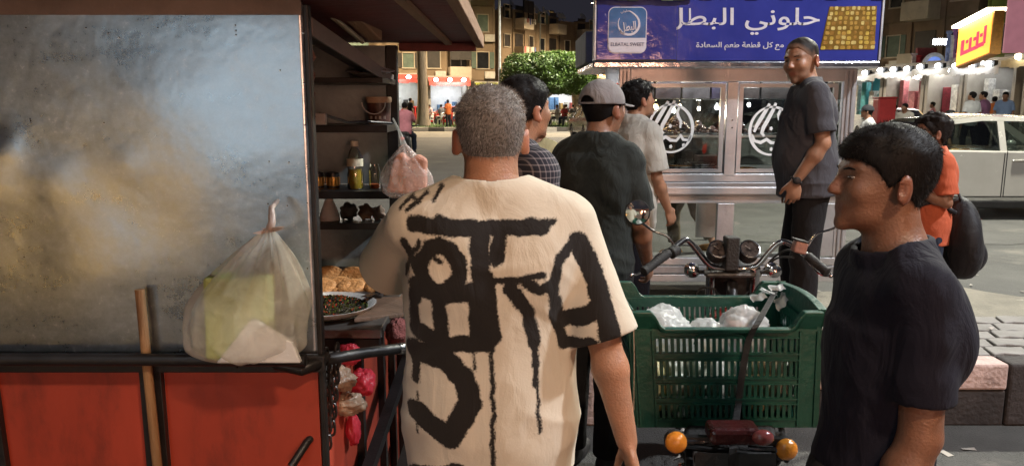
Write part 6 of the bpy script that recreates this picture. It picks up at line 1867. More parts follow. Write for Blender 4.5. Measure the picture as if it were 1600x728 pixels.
# white round logos on the glass: ring and brushed lettering
LG = MT("logo_white_film", (.85, .85, .84), rough=.5, var=.05, scale=6, bump=0)
def logo(px, py):
    c = Vector((cx(px, py), CY + .019, cz(py))); r0 = cx(px + 36.5, py) - c.x
    m = MB(); n = 64; V = []; F = []
    for k in range(n):
        a = 2 * math.pi * k / n; rw = .020 + .005 * math.sin(a * 2 + 1)
        for rr_ in (r0, r0 - rw): V += [(c.x + rr_ * math.cos(a), CY + .021, c.z + rr_ * math.sin(a) * 1.06), (c.x + rr_ * math.cos(a), CY + .0195, c.z + rr_ * math.sin(a) * 1.06)]
    for k in range(n):
        a, b_ = 4 * k, 4 * ((k + 1) % n); F += [(a + 1, b_ + 1, b_ + 3, a + 3), (a, a + 2, b_ + 2, b_), (a, b_, b_ + 1, a + 1), (a + 2, a + 3, b_ + 3, b_ + 2)]
    g = link_mesh('glass_logo', V, F, LG, sc_)
    def st(pts, w0, w1):
        n = len(pts); P = [Vector((c.x + x * r0, 0, c.z + z * r0)) for x, z in pts]; V = []; F = []
        for i, p in enumerate(P):
            d = (P[min(i + 1, n - 1)] - P[max(i - 1, 0)]).normalized(); s_ = Vector((-d.z, 0, d.x)); w = (w0 + (w1 - w0) * math.sin(math.pi * (i + .6) / n)) * r0
            for q in (-1, 1):
                for y in (CY + .021, CY + .0195): V.append((p.x + s_.x * q * w / 2, y, p.z + s_.z * q * w / 2))
        for i in range(n - 1):
            a, b_ = 4 * i, 4 * i + 4
            F += [(a + 1, a + 3, b_ + 3, b_ + 1), (a, b_, b_ + 2, a + 2), (a, a + 1, b_ + 1, b_), (a + 2, b_ + 2, b_ + 3, a + 3)]
        return link_mesh('glass_lettering', V, F, LG, g)
    st([(-.15, 1.15), (-.3, .85), (-.5, .5), (-.66, .2), (-.75, -.05)], .08, .17)
    st([(.12, 1.18), (.0, .85), (-.2, .45), (-.36, .15), (-.42, -.1), (-.3, -.22)], .08, .17)
    st([(.35, .95), (.25, .7), (.3, .5), (.42, .3), (.40, .02)], .06, .13)
    st([(-.85, -.15), (-.72, -.42), (-.45, -.5), (-.2, -.36), (.0, -.5), (.25, -.52), (.4, -.35)], .08, .15)
    st([(.4, -.25), (.55, -.48), (.78, -.5), (.86, -.3)], .07, .13)
    for x, z in ((0, -.78), (.55, -.72), (-.05, .1)): st([(x, z + .07), (x + .03, z), (x, z - .07)], .08, .13)
logo(1049, 201); logo(1207, 205)
# tucked wheels
for x in (XL + .25, XR - .25):
    for y in (CY + .2, CY + CD - .2):
        m = MB(); m.tube([(x, y + .07 * math.cos(a * .3927), .09 + .07 * math.sin(a * .3927)) for a in range(16)], .022, 8, closed=True); w = m.build('wheel', MT('caster_rubber', (.03, .03, .03), rough=.8) if 'caster_rubber' not in bpy.data.materials else bpy.data.materials['caster_rubber'], sc_, smooth=True)
        m = MB(); m.bb(x - .02, x + .02, y - .03, y + .03, .09, BZ + .01); m.build('fork', ALUD, w)
# ================================================================ motorcycle with a green crate strapped on its rack
CHROME = MT("worn_chrome", (.55, .54, .53), rough=.16, metal=1.0, var=.2, scale=20, bump=.05, dirt=((.20, .12, .08), 22, .66))
RUB = MT("black_rubber", (.018, .017, .016), rough=.7, var=.3, scale=30, bump=.3, bscale=120)
ENG = MT("greasy_engine", (.10, .095, .09), rough=.5, metal=.7, var=.4, scale=22, bump=.4, bscale=70)
PAINTR = MT("dark_red_tank", (.20, .015, .012), rough=.22, var=.2, scale=6, coat=.6, bump=0)
AMBER = MT("amber_lens", (.60, .22, .025), rough=.25, var=.3, scale=14, bump=.25, bscale=40, coat=.3)
HY = 2.95
HB = lambda px, py, Y=HY: at(px, py, Y)
MX = HB(1147, 400).x
mo = thing('motorcycle', (MX, 2.9, 0), 'old black motorcycle with round mirrors standing tail first behind the green crate', 'motorcycle')
bpts = [HB(1010, 421, 2.80), HB(1040, 398, 2.86), HB(1066, 377, 2.95), HB(1076, 377, 2.97), HB(1090, 393, 2.98), HB(1108, 414, 2.99), HB(1128, 419, 3.0), HB(1147, 420, 3.0), HB(1166, 419, 3.0), HB(1184, 414, 2.99), HB(1203, 392, 2.98), HB(1218, 379, 2.97), HB(1232, 380, 2.95), HB(1262, 400, 2.86), HB(1290, 424, 2.80)]
def smooth_pts(P, k=4):
    out = []
    n = len(P)
    for i in range(n - 1):
        p0, p1, p2, p3 = P[max(i - 1, 0)], P[i], P[i + 1], P[min(i + 2, n - 1)]
        for j in range(k):
            t = j / k
            out.append(.5 * ((2 * p1) + (p2 - p0) * t + (2 * p0 - 5 * p1 + 4 * p2 - p3) * t * t + (3 * p1 - p0 - 3 * p2 + p3) * t ** 3))
    return out + [P[-1]]
m = MB(); m.tube(smooth_pts(bpts), .011, 12); hb_ = m.build('handlebar', CHROME, mo, smooth=40)
for a_, b_, lb in ((HB(1006, 424, 2.79), HB(1045, 395, 2.87), 'L'), (HB(1292, 425, 2.79), HB(1262, 400, 2.86), 'R')):
    m = MB(); d = (b_ - a_); pr = []
    for i in range(15): pr.append((.0165 + .0014 * (i % 2), d.length * i / 14))
    m.lathe(a_, [(.012, -.004), (.019, -.002), (.019, .004)] + pr[1:], 16, axis=d); g = m.build('grip', RUB, mo, smooth=40)
    m = MB(); sx = 1 if lb == 'R' else -1
    m.tube(smooth_pts([b_ + Vector((-sx * .01, .03, .0)), b_ + Vector((sx * .01, .075, -.01)), a_ + Vector((0, .075, -.02)), a_ + Vector((sx * .035, .05, -.025))]), [.0055] * 13, 8); m.ell(a_ + Vector((sx * .037, .05, -.0255)), (.009, .009, .009)); m.build('lever', CHROME, mo, smooth=40)
# switch housings and brake reservoir
m = MB(); p = HB(1053, 391, 2.885); m.lathe(p - Vector((.028, .02, .02)) * .6, [(.014, 0), (.023, .004), (.023, .04), (.014, .045)], 14, axis=(HB(1070, 380, 2.93) - HB(1045, 397, 2.87))); m.build('switch_housing', RUB, mo, smooth=40)
m = MB(); p = HB(1249, 386, 2.88); m.box(p, (.048, .045, .045), (0, .25, 0)); m.build('brake_reservoir', MT("grimy_pink_plastic", (.34, .17, .13), rough=.45, var=.4, scale=40, dirt=((.05, .03, .03), 30, .55)), mo, bevel=.006)
m = MB(); m.box(p + Vector((0, 0, .026)), (.052, .048, .008), (0, .25, 0)); m.build('reservoir_lid', RUB, mo, bevel=.003)
# cables
for pts in ([HB(1052, 384, 2.9), HB(1085, 386, 3.06), HB(1115, 420, 3.12), HB(1130, 470, 3.1)], [HB(1060, 380, 2.92), HB(1072, 372, 3.05), HB(1100, 398, 3.14), HB(1120, 450, 3.16)], [HB(1245, 392, 2.9), HB(1225, 392, 3.04), HB(1200, 412, 3.1), HB(1170, 460, 3.1)], [HB(1240, 402, 2.9), HB(1215, 403, 3.06), HB(1195, 420, 3.1), HB(1165, 450, 3.15)], [HB(1118, 452, 3.02), HB(1096, 450, 3.03), HB(1085, 470, 3.0), HB(1080, 520, 3.0)]):
    m = MB(); m.tube(smooth_pts(pts, 6), .0042, 8); m.build('cable', RUB, mo, smooth=40)
# mirrors
for (px, py, x0, y0, bend) in ((996, 332, 1058, 390, (1043, 370)), (1328, 330, 1262, 384, (1276, 366))):
    Y = 2.90; c = HB(px, py, Y)
    m = MB(); st = HB(px + (8 if px < 1100 else -4), py + 17, Y + .012)
    m.tube(smooth_pts([HB(x0, y0, 2.90), HB(bend[0], bend[1], 2.91), HB((bend[0] + px) / 2 + (2 if px < 1100 else -2), (bend[1] + py + 24) / 2 - 2, 2.92), st], 4), .0048, 8); sm = m.build('mirror_stem', CHROME, mo, smooth=40)
    m = MB(); ax = Vector((-.137 if px < 1100 else -.02, -1, .092)); m.lathe(c, [(.010, -.028), (.030, -.022), (.046, -.006), (.0485, .004), (.0455, .006), (.0455, .003)], 30, axis=ax, cap=False); mm = m.build('mirror', RUB, mo, smooth=40)
    m = MB(); m.lathe(c, [(.001, .0095), (.012, .0091), (.023, .0079), (.034, .0059), (.0452, .0032)], 30, axis=ax, cap=False); m.build('mirror_glass', MT("mirror_silver", (.8, .8, .78), rough=.04, metal=1, var=.05, bump=0) if 'mirror_silver' not in bpy.data.materials else bpy.data.materials['mirror_silver'], mm, smooth=True)
# two round gauges and the black block between
for px in (1122, 1171):
    c = HB(px, 391, 2.99)
    ax = Vector((0, -.75, .66))
    m = MB(); m.lathe(c - ax * .03, [(.020, -.03), (.036, -.015), (.041, .0), (.041, .035), (.038, .038)], 26, axis=ax); g = m.build('gauge', RUB, mo, smooth=40)
    m = MB(); m.lathe(c + ax * .0055, [(.0375, 0), (.041, .003), (.041, .007), (.036, .008), (.0355, .003)], 26, axis=ax, cap=False); m.build('bezel', CHROME, g, smooth=40)
    m = MB(); m.lathe(c + ax * .009, [(.001, 0), (.0355, 0)], 26, axis=ax, cap=False); m.build('gauge_face', MT("gauge_face", (.05, .04, .035), rough=.12, var=.9, scale=60, bump=0, coat=1), g)
    m = MB(); m.bar(c + ax * .0105, c + ax * .0105 + Vector((-.018, .010, .012)), .002, .001); m.build('needle', MT("needle_white", (.5, .45, .4)), g)
m = MB(); m.bb(HB(1136, 390).x, HB(1157, 390).x, 2.955, 3.02, HB(1147, 424).z, HB(1147, 372, 2.95).z); m.build('indicator_block', RUB, mo, bevel=.006)
m = MB(); m.bb(MX - .10, MX + .10, 2.97, 3.04, HB(1147, 432, 3).z, HB(1147, 424, 3).z); m.build('top_yoke', ENG, mo, bevel=.01)
zA = .30
YAW = Matrix.Translation((MX, 2.95, 0)) @ Matrix.Rotation(R(15.6), 4, 'Z').inverted() @ Matrix.Translation((-MX, -2.95, 0))
class BK(MB):                                   # parts laid out along the machine's own axis, then turned with it
    def build(s, *a, **k):
        s.V = [tuple(YAW @ Vector(v)) for v in s.V]
        return MB.build(s, *a, **k)
for sx in (-1, 1):
    m = BK(); m.tube([(MX + sx * .085, 3.02, 1.05), (MX + sx * .085, 3.10, .80), (MX + sx * .085, 3.22, zA)], [.02, .021, .024], 12); m.build('fork_leg', CHROME, mo, smooth=40)
    # front indicators on stalks
    c = HB(1147 + sx * 64, 424, 3.03); m = MB(); m.tube([(MX + sx * .08, 3.03, c.z), c], .007, 8); st = m.build('indicator_stalk', RUB, mo, smooth=40)
    m = MB(); m.lathe(c + Vector((0, .03, 0)), [(.012, -.045), (.026, -.035), (.032, -.01), (.030, .006)], 20, axis=(0, 1, 0)); m.build('front_indicator', CHROME, mo, smooth=40)
    m = MB(); m.ell(c + Vector((0, .042, 0)), (.028, .02, .028)); m.build('lens', AMBER, st, smooth=True)
# headlamp seen from behind
m = BK(); m.lathe((MX, 3.10, .985), [(.03, -.06), (.075, -.03), (.09, .02), (.092, .06), (.08, .065)], 26, axis=(0, 1, 0)); hl = m.build('headlamp', RUB, mo, smooth=40)
m = BK(); m.ell((MX, 3.165, .985), (.08, .02, .08)); m.build('lens', MT("headlamp_glass", (.5, .5, .5), rough=.05, coat=1), hl, smooth=True)
# wheels
def wheel(y, r_, w, nm='wheel'):
    m = BK(); m.tube([(MX, y + r_ * math.cos(a), r_ + w + (r_) * 0 + r_ * math.sin(a)) for a in [i * math.pi / 20 for i in range(40)]], w, 10, closed=True); wh = m.build(nm, RUB, mo, smooth=True)
    m = BK(); m.tube([(MX, y + (r_ - w * .75) * math.cos(a), r_ + w + (r_ - w * .75) * math.sin(a)) for a in [i * math.pi / 20 for i in range(40)]], .013, 8, closed=True); m.build('rim', CHROME, wh, smooth=True)
    m = BK(); m.cyl((MX - .06, y, r_ + w), (MX + .06, y, r_ + w), .05, n=16)
    for i in range(24):
        a = i * math.pi / 12; m.tube([(MX + (.03 if i % 2 else -.03), y + .05 * math.cos(a + .3), r_ + w + .05 * math.sin(a + .3)), (MX, y + (r_ - w) * math.cos(a), r_ + w + (r_ - w) * math.sin(a))], .0022, 5, cap=False)
    m.build('hub_and_spokes', CHROME, wh, smooth=40)
    return wh
wheel(3.25, .255, .045); wheel(2.05, .25, .05)
m = BK()
for i in range(16):
    pass
m = BK(); m.grid(lambda u, v: (MX + (v - .5) * .13, 3.25 + .325 * math.cos(.2 + 2.2 * u), .30 + .325 * math.sin(.2 + 2.2 * u) - .02 * (2 * v - 1) ** 2), 20, 6); o = m.build('front_mudguard', PAINTR, mo, smooth=True); o.modifiers.new('t', 'SOLIDIFY').thickness = .004
m = BK(); m.grid(lambda u, v: (MX + (v - .5) * .16, 2.05 + .335 * math.cos(1.2 + 2.0 * u), .30 + .335 * math.sin(1.2 + 2.0 * u) - .025 * (2 * v - 1) ** 2), 20, 6); o = m.build('rear_mudguard', BLKP, mo, smooth=True); o.modifiers.new('t', 'SOLIDIFY').thickness = .004
# frame, tank, seat, engine, rear shocks, exhaust
m = BK(); m.tube([(MX, 3.03, .98), (MX, 2.8, .80), (MX, 2.35, .72), (MX, 1.98, .70)], .022, 10); m.tube([(MX, 3.03, .9), (MX, 2.92, .5), (MX, 2.8, .28), (MX, 2.35, .27), (MX, 2.3, .6)], .018, 10)
for sx in (-1, 1): m.tube([(MX + sx * .1, 2.4, .72), (MX + sx * .11, 2.0, .70), (MX + sx * .10, 1.86, .69)], .013, 8); m.tube([(MX + sx * .08, 2.38, .36), (MX + sx * .09, 2.05, .30)], .018, 8)
m.build('frame', BLKP, mo, smooth=40)
m = BK(); m.ell((MX, 2.76, .84), (.125, .22, .105), (-.12, 0, 0), 24, 14); m.build('fuel_tank', PAINTR, mo, smooth=True)
m = BK(); m.bb(MX - .13, MX + .13, 2.0, 2.58, .715, .752); m.build('seat', RUB, mo, bevel=.015, smooth=40)
m = BK(); m.bb(MX - .13, MX + .13, 2.42, 2.75, .26, .46); m.cyl((MX, 2.72, .44), (MX, 2.84, .62), .075, n=18)
for i in range(6): m.cyl((MX, 2.735 + .016 * i, .465 + .025 * i), (MX, 2.74 + .016 * i, .472 + .025 * i), .095, n=18)
m.build('engine', ENG, mo, smooth=40)
for sx in (-1, 1):
    m = BK(); m.tube([(MX + sx * .12, 2.06, .33), (MX + sx * .12, 2.16, .68)], .012, 8)
    sp = [(MX + sx * .12 + .024 * math.cos(k * .7), 2.075 + .0022 * k * .55 + .0 * k, .37 + .0048 * k) for k in range(58)]; m.tube([(x, y + .024 * math.sin(k * .7), z) for k, (x, y, z) in enumerate(sp)], .0042, 6); m.build('shock_absorber', CHROME, mo, smooth=40)
m = BK(); m.tube([(MX + .10, 2.85, .42), (MX + .16, 2.75, .24), (MX + .17, 2.4, .22)], .02, 10); m.lathe((MX + .175, 2.4, .22), [(.022, 0), (.042, .05), (.045, .5), (.038, .56), (.016, .565)], 18, axis=(0, -1, .06)); m.build('exhaust', CHROME, mo, smooth=40)
# rear rack, tail lamp, red reflector, number plate, rear indicators
CB = at(1130, 657, 2.20).z - .004
m = BK()
for sx in (-1, 1): m.tube([(MX + sx * .14, 2.65, CB - .013), (MX + sx * .15, 2.20, CB - .013), (MX + sx * .15, 1.98, CB - .013)], .009, 8)
for y in (1.99, 2.15, 2.3, 2.5): m.tube([(MX - .15, y, CB - .0135), (MX + .15, y, CB - .0135)], .0085, 8)
for sx in (-1, 1): m.tube([(MX + sx * .15, 2.03, CB - .013), (MX + sx * .12, 2.06, .66)], .008, 8)
m.build('rack', BLKP, mo, smooth=40)
TY = 1.97; TX = at(1144, 690, TY).x
m = MB(); m.bb(at(1108, 690, TY).x, at(1186, 690, TY).x, TY - .02, TY + .06, at(1150, 692, TY).z, at(1150, 667, TY).z); m.build('tail_lamp', MT("dark_red_lens", (.05, .006, .006), rough=.3, var=.4, scale=20, bump=.3, coat=.3), mo, bevel=.012)
m = MB(); m.ell(at(1192, 683, TY - .03), (.03, .02, .022)); m.build('reflector', MT("pink_reflector", (.22, .05, .045), rough=.2, coat=.5), mo, smooth=True)
for px, py in ((1057, 692), (1230, 703)):
    c = at(px, py, TY - .0); m = MB(); m.tube([c, (TX + (.05 if px > 1147 else -.05), TY + .02, c.z - .004)], .0085, 8); st = m.build('indicator_stalk', CHROME, mo, smooth=40)
    m = MB(); m.lathe(c + Vector((0, .025, 0)), [(.018, -.02), (.029, -.005), (.031, .008), (.029, .018)], 22, axis=(0, -1, 0)); m.build('indicator_housing', RUB, st, smooth=40)
    m = MB(); m.ell(c + Vector((0, .006, 0)), (.0305, .024, .0305), nu=22, nv=14); m.build('lens', AMBER, mo, smooth=True)
m = MB(); m.bar((TX - .16, TY + .02, at(1150, 690, TY).z), (TX + .16, TY + .02, at(1150, 694, TY).z), .02, .02); m.build('tail_bar', BLKP, mo)
m = MB(); m.bb(at(1085, 720, TY).x, at(1212, 720, TY).x, TY - .005, TY, .36, at(1150, 706, TY).z); m.build('number_plate', MT("dark_plate", (.03, .03, .03), rough=.5, var=.4, scale=12), mo, bevel=.003)
m = BK(); m.tube([(MX - .08, 2.3, .28), (MX - .22, 2.2, .02)], .012, 8); m.build('side_stand', BLKP, mo)

# ---------------------------------------------------------------- green plastic crate
GRN = MT("dark_green_crate_plastic", (.006, .060, .040), rough=.38, var=.22, scale=8, bump=.15, bscale=60, spec=.6, dirt=((.05, .07, .05), 9, .66))
CYF, CYB = 2.16, 2.50
zb_, zr_ = CB, at(1130, 512, CYF).z
xb0, xb1 = at(996, 650, CYF).x, at(1277, 650, CYF).x
xt0, xt1 = at(985, 512, CYF).x, at(1281, 512, CYF).x
cr = thing('plastic_crate', ((xb0 + xb1) / 2, (CYF + CYB) / 2, zb_), 'dark green slotted plastic crate strapped on the motorcycle rack', 'crate')
hgt = zr_ - zb_
def wallpanel(P0, P1, Q0, Q1, slotrows, nslot, name, u0=.12, u1=.88):
    """perforated crate side: bottom edge P0-P1, top edge Q0-Q1, slots left open"""
    th = .010
    nrm_ = (P1 - P0).cross(Q0 - P0).normalized()
    def S(u, v): return P0.lerp(P1, u).lerp(Q0.lerp(Q1, u), v)
    m = MB()
    def cell(ua, ub, va, vb, o0=0, o1=None):
        o1 = th if o1 is None else o1
        V = [S(u, v) - nrm_ * o for u in (ua, ub) for o in (o0, o1) for v in (va, vb)]
        m.add(V, [(0, 1, 3, 2), (4, 6, 7, 5), (0, 4, 5, 1), (2, 3, 7, 6), (0, 2, 6, 4), (1, 5, 7, 3)])
    cell(0, u0, 0, 1); cell(u1, 1, 0, 1)
    vs = [0]; 
    for a, b_ in slotrows: vs += [a, b_]
    vs.append(1)
    for k in range(0, len(vs), 2): cell(u0, u1, vs[k], vs[k + 1])
    for a, b_ in slotrows:
        w = (u1 - u0) / nslot
        for i in range(nslot + 1):
            ua = max(u0, u0 + (i - .27) * w); ub = min(u1, u0 + (i + .27) * w); cell(ua, ub, a, b_, .001, th - .001)
    # ribs standing proud
    for a, b_ in slotrows:
        for v in (a - .018, b_ + .006): cell(u0 - .01, u1 + .01, v, v + .014, -.006, -.0002)
    for u in (u0 - .016, u1 + .004, .015, .975): cell(u, u + .012, .02, .98, -.007, -.0003)
    return m.build(name, GRN, cr)
rows = [(.10, .235), (.31, .44), (.52, .68), (.765, .905)]
F0, F1, G0, G1 = Vector((xb0, CYF, zb_)), Vector((xb1, CYF, zb_)), Vector((xt0, CYF - .012, zr_)), Vector((xt1, CYF - .012, zr_))
B0, B1, C0, C1 = Vector((xb0 + .0, CYB, zb_)), Vector((xb1, CYB, zb_)), Vector((xt0 - .0, CYB + .012, zr_)), Vector((xt1, CYB + .012, zr_))
wallpanel(F0, F1, G0, G1, rows, 24, 'front_side'); wallpanel(B1, B0, C1, C0, rows, 24, 'rear_side')
wallpanel(B0, F0, C0, G0, rows, 14, 'left_end'); wallpanel(F1, B1, G1, C1, rows, 14, 'right_end')
m = MB(); m.bb(xb0 + .012, xb1 - .012, CYF + .012, CYB - .012, zb_, zb_ + .01); m.build('floor', GRN, cr)
# rim raised at both ends, dipped along the long sides
def rimz(u): 
    a = min(u, 1 - u); s_ = max(0, min(1, (.17 - a) / .07)); return zr_ + .004 + .050 * s_ * s_ * (3 - 2 * s_)
for (E0, E1, nm, dirn) in ((G0, G1, 'front_rim', -1), (C0, C1, 'rear_rim', 1)):
    m = MB(); n = 40; V = []
    for i in range(n + 1):
        u = i / n; p = E0.lerp(E1, u); z = rimz(u)
        for dy, zz_ in ((dirn * .016, z - .012), (dirn * .018, z), (-dirn * .008, z + .001), (-dirn * .008, zr_ - .012)): V.append((p.x, p.y + dy, zz_))
    F = []
    for i in range(n):
        for k in range(4): a, b_ = 4 * i + k, 4 * i + (k + 1) % 4; F.append((a, b_, b_ + 4, a + 4))
    F += [(0, 1, 2, 3), tuple(4 * n + k for k in (3, 2, 1, 0))]
    m.add(V, F); m.build(nm, GRN, cr, bevel=.003)
for (E0, E1, nm, sx) in ((G0, C0, 'end_rim', -1), (G1, C1, 'end_rim', 1)):
    m = MB(); n = 16; V = []
    for i in range(n + 1):
        u = i / n; p = E0.lerp(E1, u); z = zr_ + .054 + .010 * math.sin(math.pi * u)
        for dx, zz_ in ((sx * .016, z - .014), (sx * .018, z), (-sx * .010, z + .001), (-sx * .010, zr_ - .012)): V.append((p.x + dx + sx * .012 * math.sin(math.pi * u), p.y, zz_))
    F = []
    for i in range(n):
        for k in range(4): a, b_ = 4 * i + k, 4 * i + (k + 1) % 4; F.append((a, b_, b_ + 4, a + 4))
    F += [(0, 1, 2, 3), tuple(4 * n + k for k in (3, 2, 1, 0))]
    m.add(V, F); m.build(nm, GRN, cr, bevel=.003)
# arched grip mark on the front
m = MB(); ctr = G0.lerp(G1, .47); m.tube(smooth_pts([ctr + Vector((-.075, -.002, -.045)), ctr + Vector((-.06, -.003, -.018)), ctr + Vector((0, -.003, -.010)), ctr + Vector((.06, -.003, -.018)), ctr + Vector((.075, -.002, -.045))]), .003, 6); m.build('grip_moulding', GRN, cr, smooth=40)
# load: bags of goods inside
CLEARB = PLASTIC_FILM("thin_clear_bag", (.72, .74, .74), clear=.35, milky=.35, rough=.2)
def cbag(px, py, Y, r_, seed, lb, mat=CLEARB): rumple(at(px, py, Y), r_, .32, seed, mat, lb, 'goods_bag', 'bag')
cbag(1032, 520, 2.33, (.085, .10, .075), 31, 'white puffed plastic bag at the left end of the green crate')
cbag(1160, 518, 2.34, (.075, .09, .075), 32, 'clear plastic bag of pink packets right of the middle of the green crate')
cbag(1105, 530, 2.36, (.08, .08, .06), 33, 'low clear bag between the white and the pink bag in the green crate')
o = MB(); o.box(at(1152, 522, 2.33), (.08, .07, .07), (.3, .2, .4)); tag(o.build('packet', MT("pink_packet", (.40, .16, .14), rough=.4, var=.4, scale=20), bevel=.012), 'pinkish packet inside the clear bag in the green crate', 'packet')
r11 = random.Random(9); LB = ['at the left end', 'next to the left end', 'left of the middle', 'in the middle', 'right of the middle', 'next to the right end', 'at the right end', 'behind the left ones', 'behind the middle ones', 'behind the right ones']
for i in range(10):
    x = xb0 + .06 + (i if i < 7 else (i - 7) * 2.2 + .8) * (xb1 - xb0 - .12) / 6.4; y = CYF + (.09 if i < 7 else .22)
    x = min(x, xb1 - .05)
    c_ = r11.choice([(.55, .50, .30), (.50, .48, .40), (.40, .40, .30), (.52, .44, .20)])
    rumple((x, y, zb_ + .10), (.042, .05, .085), .22, 50 + i, MT("load_%d" % i, c_, rough=.35, var=.5, scale=30), 'pale wrapped bundle %s of the crate floor' % LB[i], 'goods_bundle', 'bundle')
    bpy.context.scene.objects[-1]["group"] = 'bundles packed in the crate'
# strap over the crate and twine
m = MB(); sp = [at(1213, 455, 2.49) + Vector((0, .02, 0)), at(1207, 462, 2.40), at(1186, 500, 2.145), at(1170, 530, 2.14), at(1160, 580, 2.142), at(1152, 640, 2.142), at(1146, 690, 1.96), at(1143, 728, 1.95)]
S2 = smooth_pts(sp, 5)
for i in range(len(S2) - 1): m.bar(S2[i], S2[i + 1], .020, .003, up=(0, -1, .3)) if False else None
V = []; F = []
for i, p in enumerate(S2):
    for g in (-1, 1):
        for oy in (0, -.003): V.append((p.x + g * .010, p.y + oy, p.z + g * .002))
for i in range(len(S2) - 1):
    a, b_ = 4 * i, 4 * i + 4
    F += [(a + 1, a + 3, b_ + 3, b_ + 1), (a, b_, b_ + 2, a + 2), (a, a + 1, b_ + 1, b_), (a + 2, b_ + 2, b_ + 3, a + 3)]
o = link_mesh('strap', V, F, MT("black_inner_tube_strap", (.02, .018, .018), rough=.6, var=.4, scale=40), None); tag(o, 'black rubber strap running down the front of the green crate', 'strap')
m = MB(); m.tube(smooth_pts([at(945, 487, 2.2), at(950, 478, 2.18), at(960, 474, 2.16), at(972, 486, 2.14), at(990, 514, 2.138)]), .0035, 7); m.tube([at(950 + 7 * math.cos(a), 482 + 9 * math.sin(a), 2.18) for a in [i * .7 for i in range(9)]], .0035, 7, closed=True); m.tube([at(990, 514, 2.138), at(991, 560, 2.139), at(990, 640, 2.146)], .002, 6)
tag(m.build('twine', MT("pale_twine", (.30, .25, .20), rough=.9, var=.4, scale=60)), 'pale twine knotted round the left end of the green crate', 'twine')
m = MB()
for (x, y, a) in ((1180, 462, .3), (1196, 455, -.4), (1216, 468, .9), (1222, 492, 1.5), (1208, 448, .1)):
    p = at(x, y, 2.46); m.grid(lambda u, v: (p.x + (u - .5) * .05 * math.cos(a) + .004 * math.sin(7 * v), p.y - .05 * v + .01 * math.sin(9 * u), p.z + (u - .5) * .05 * math.sin(a) + .012 * math.sin(3 * v + a)), 6, 4)
o = m.build('torn_film', CLEARB, smooth=True); tag(o, 'torn strips of white plastic tied at the back rim of the crate', 'plastic film')
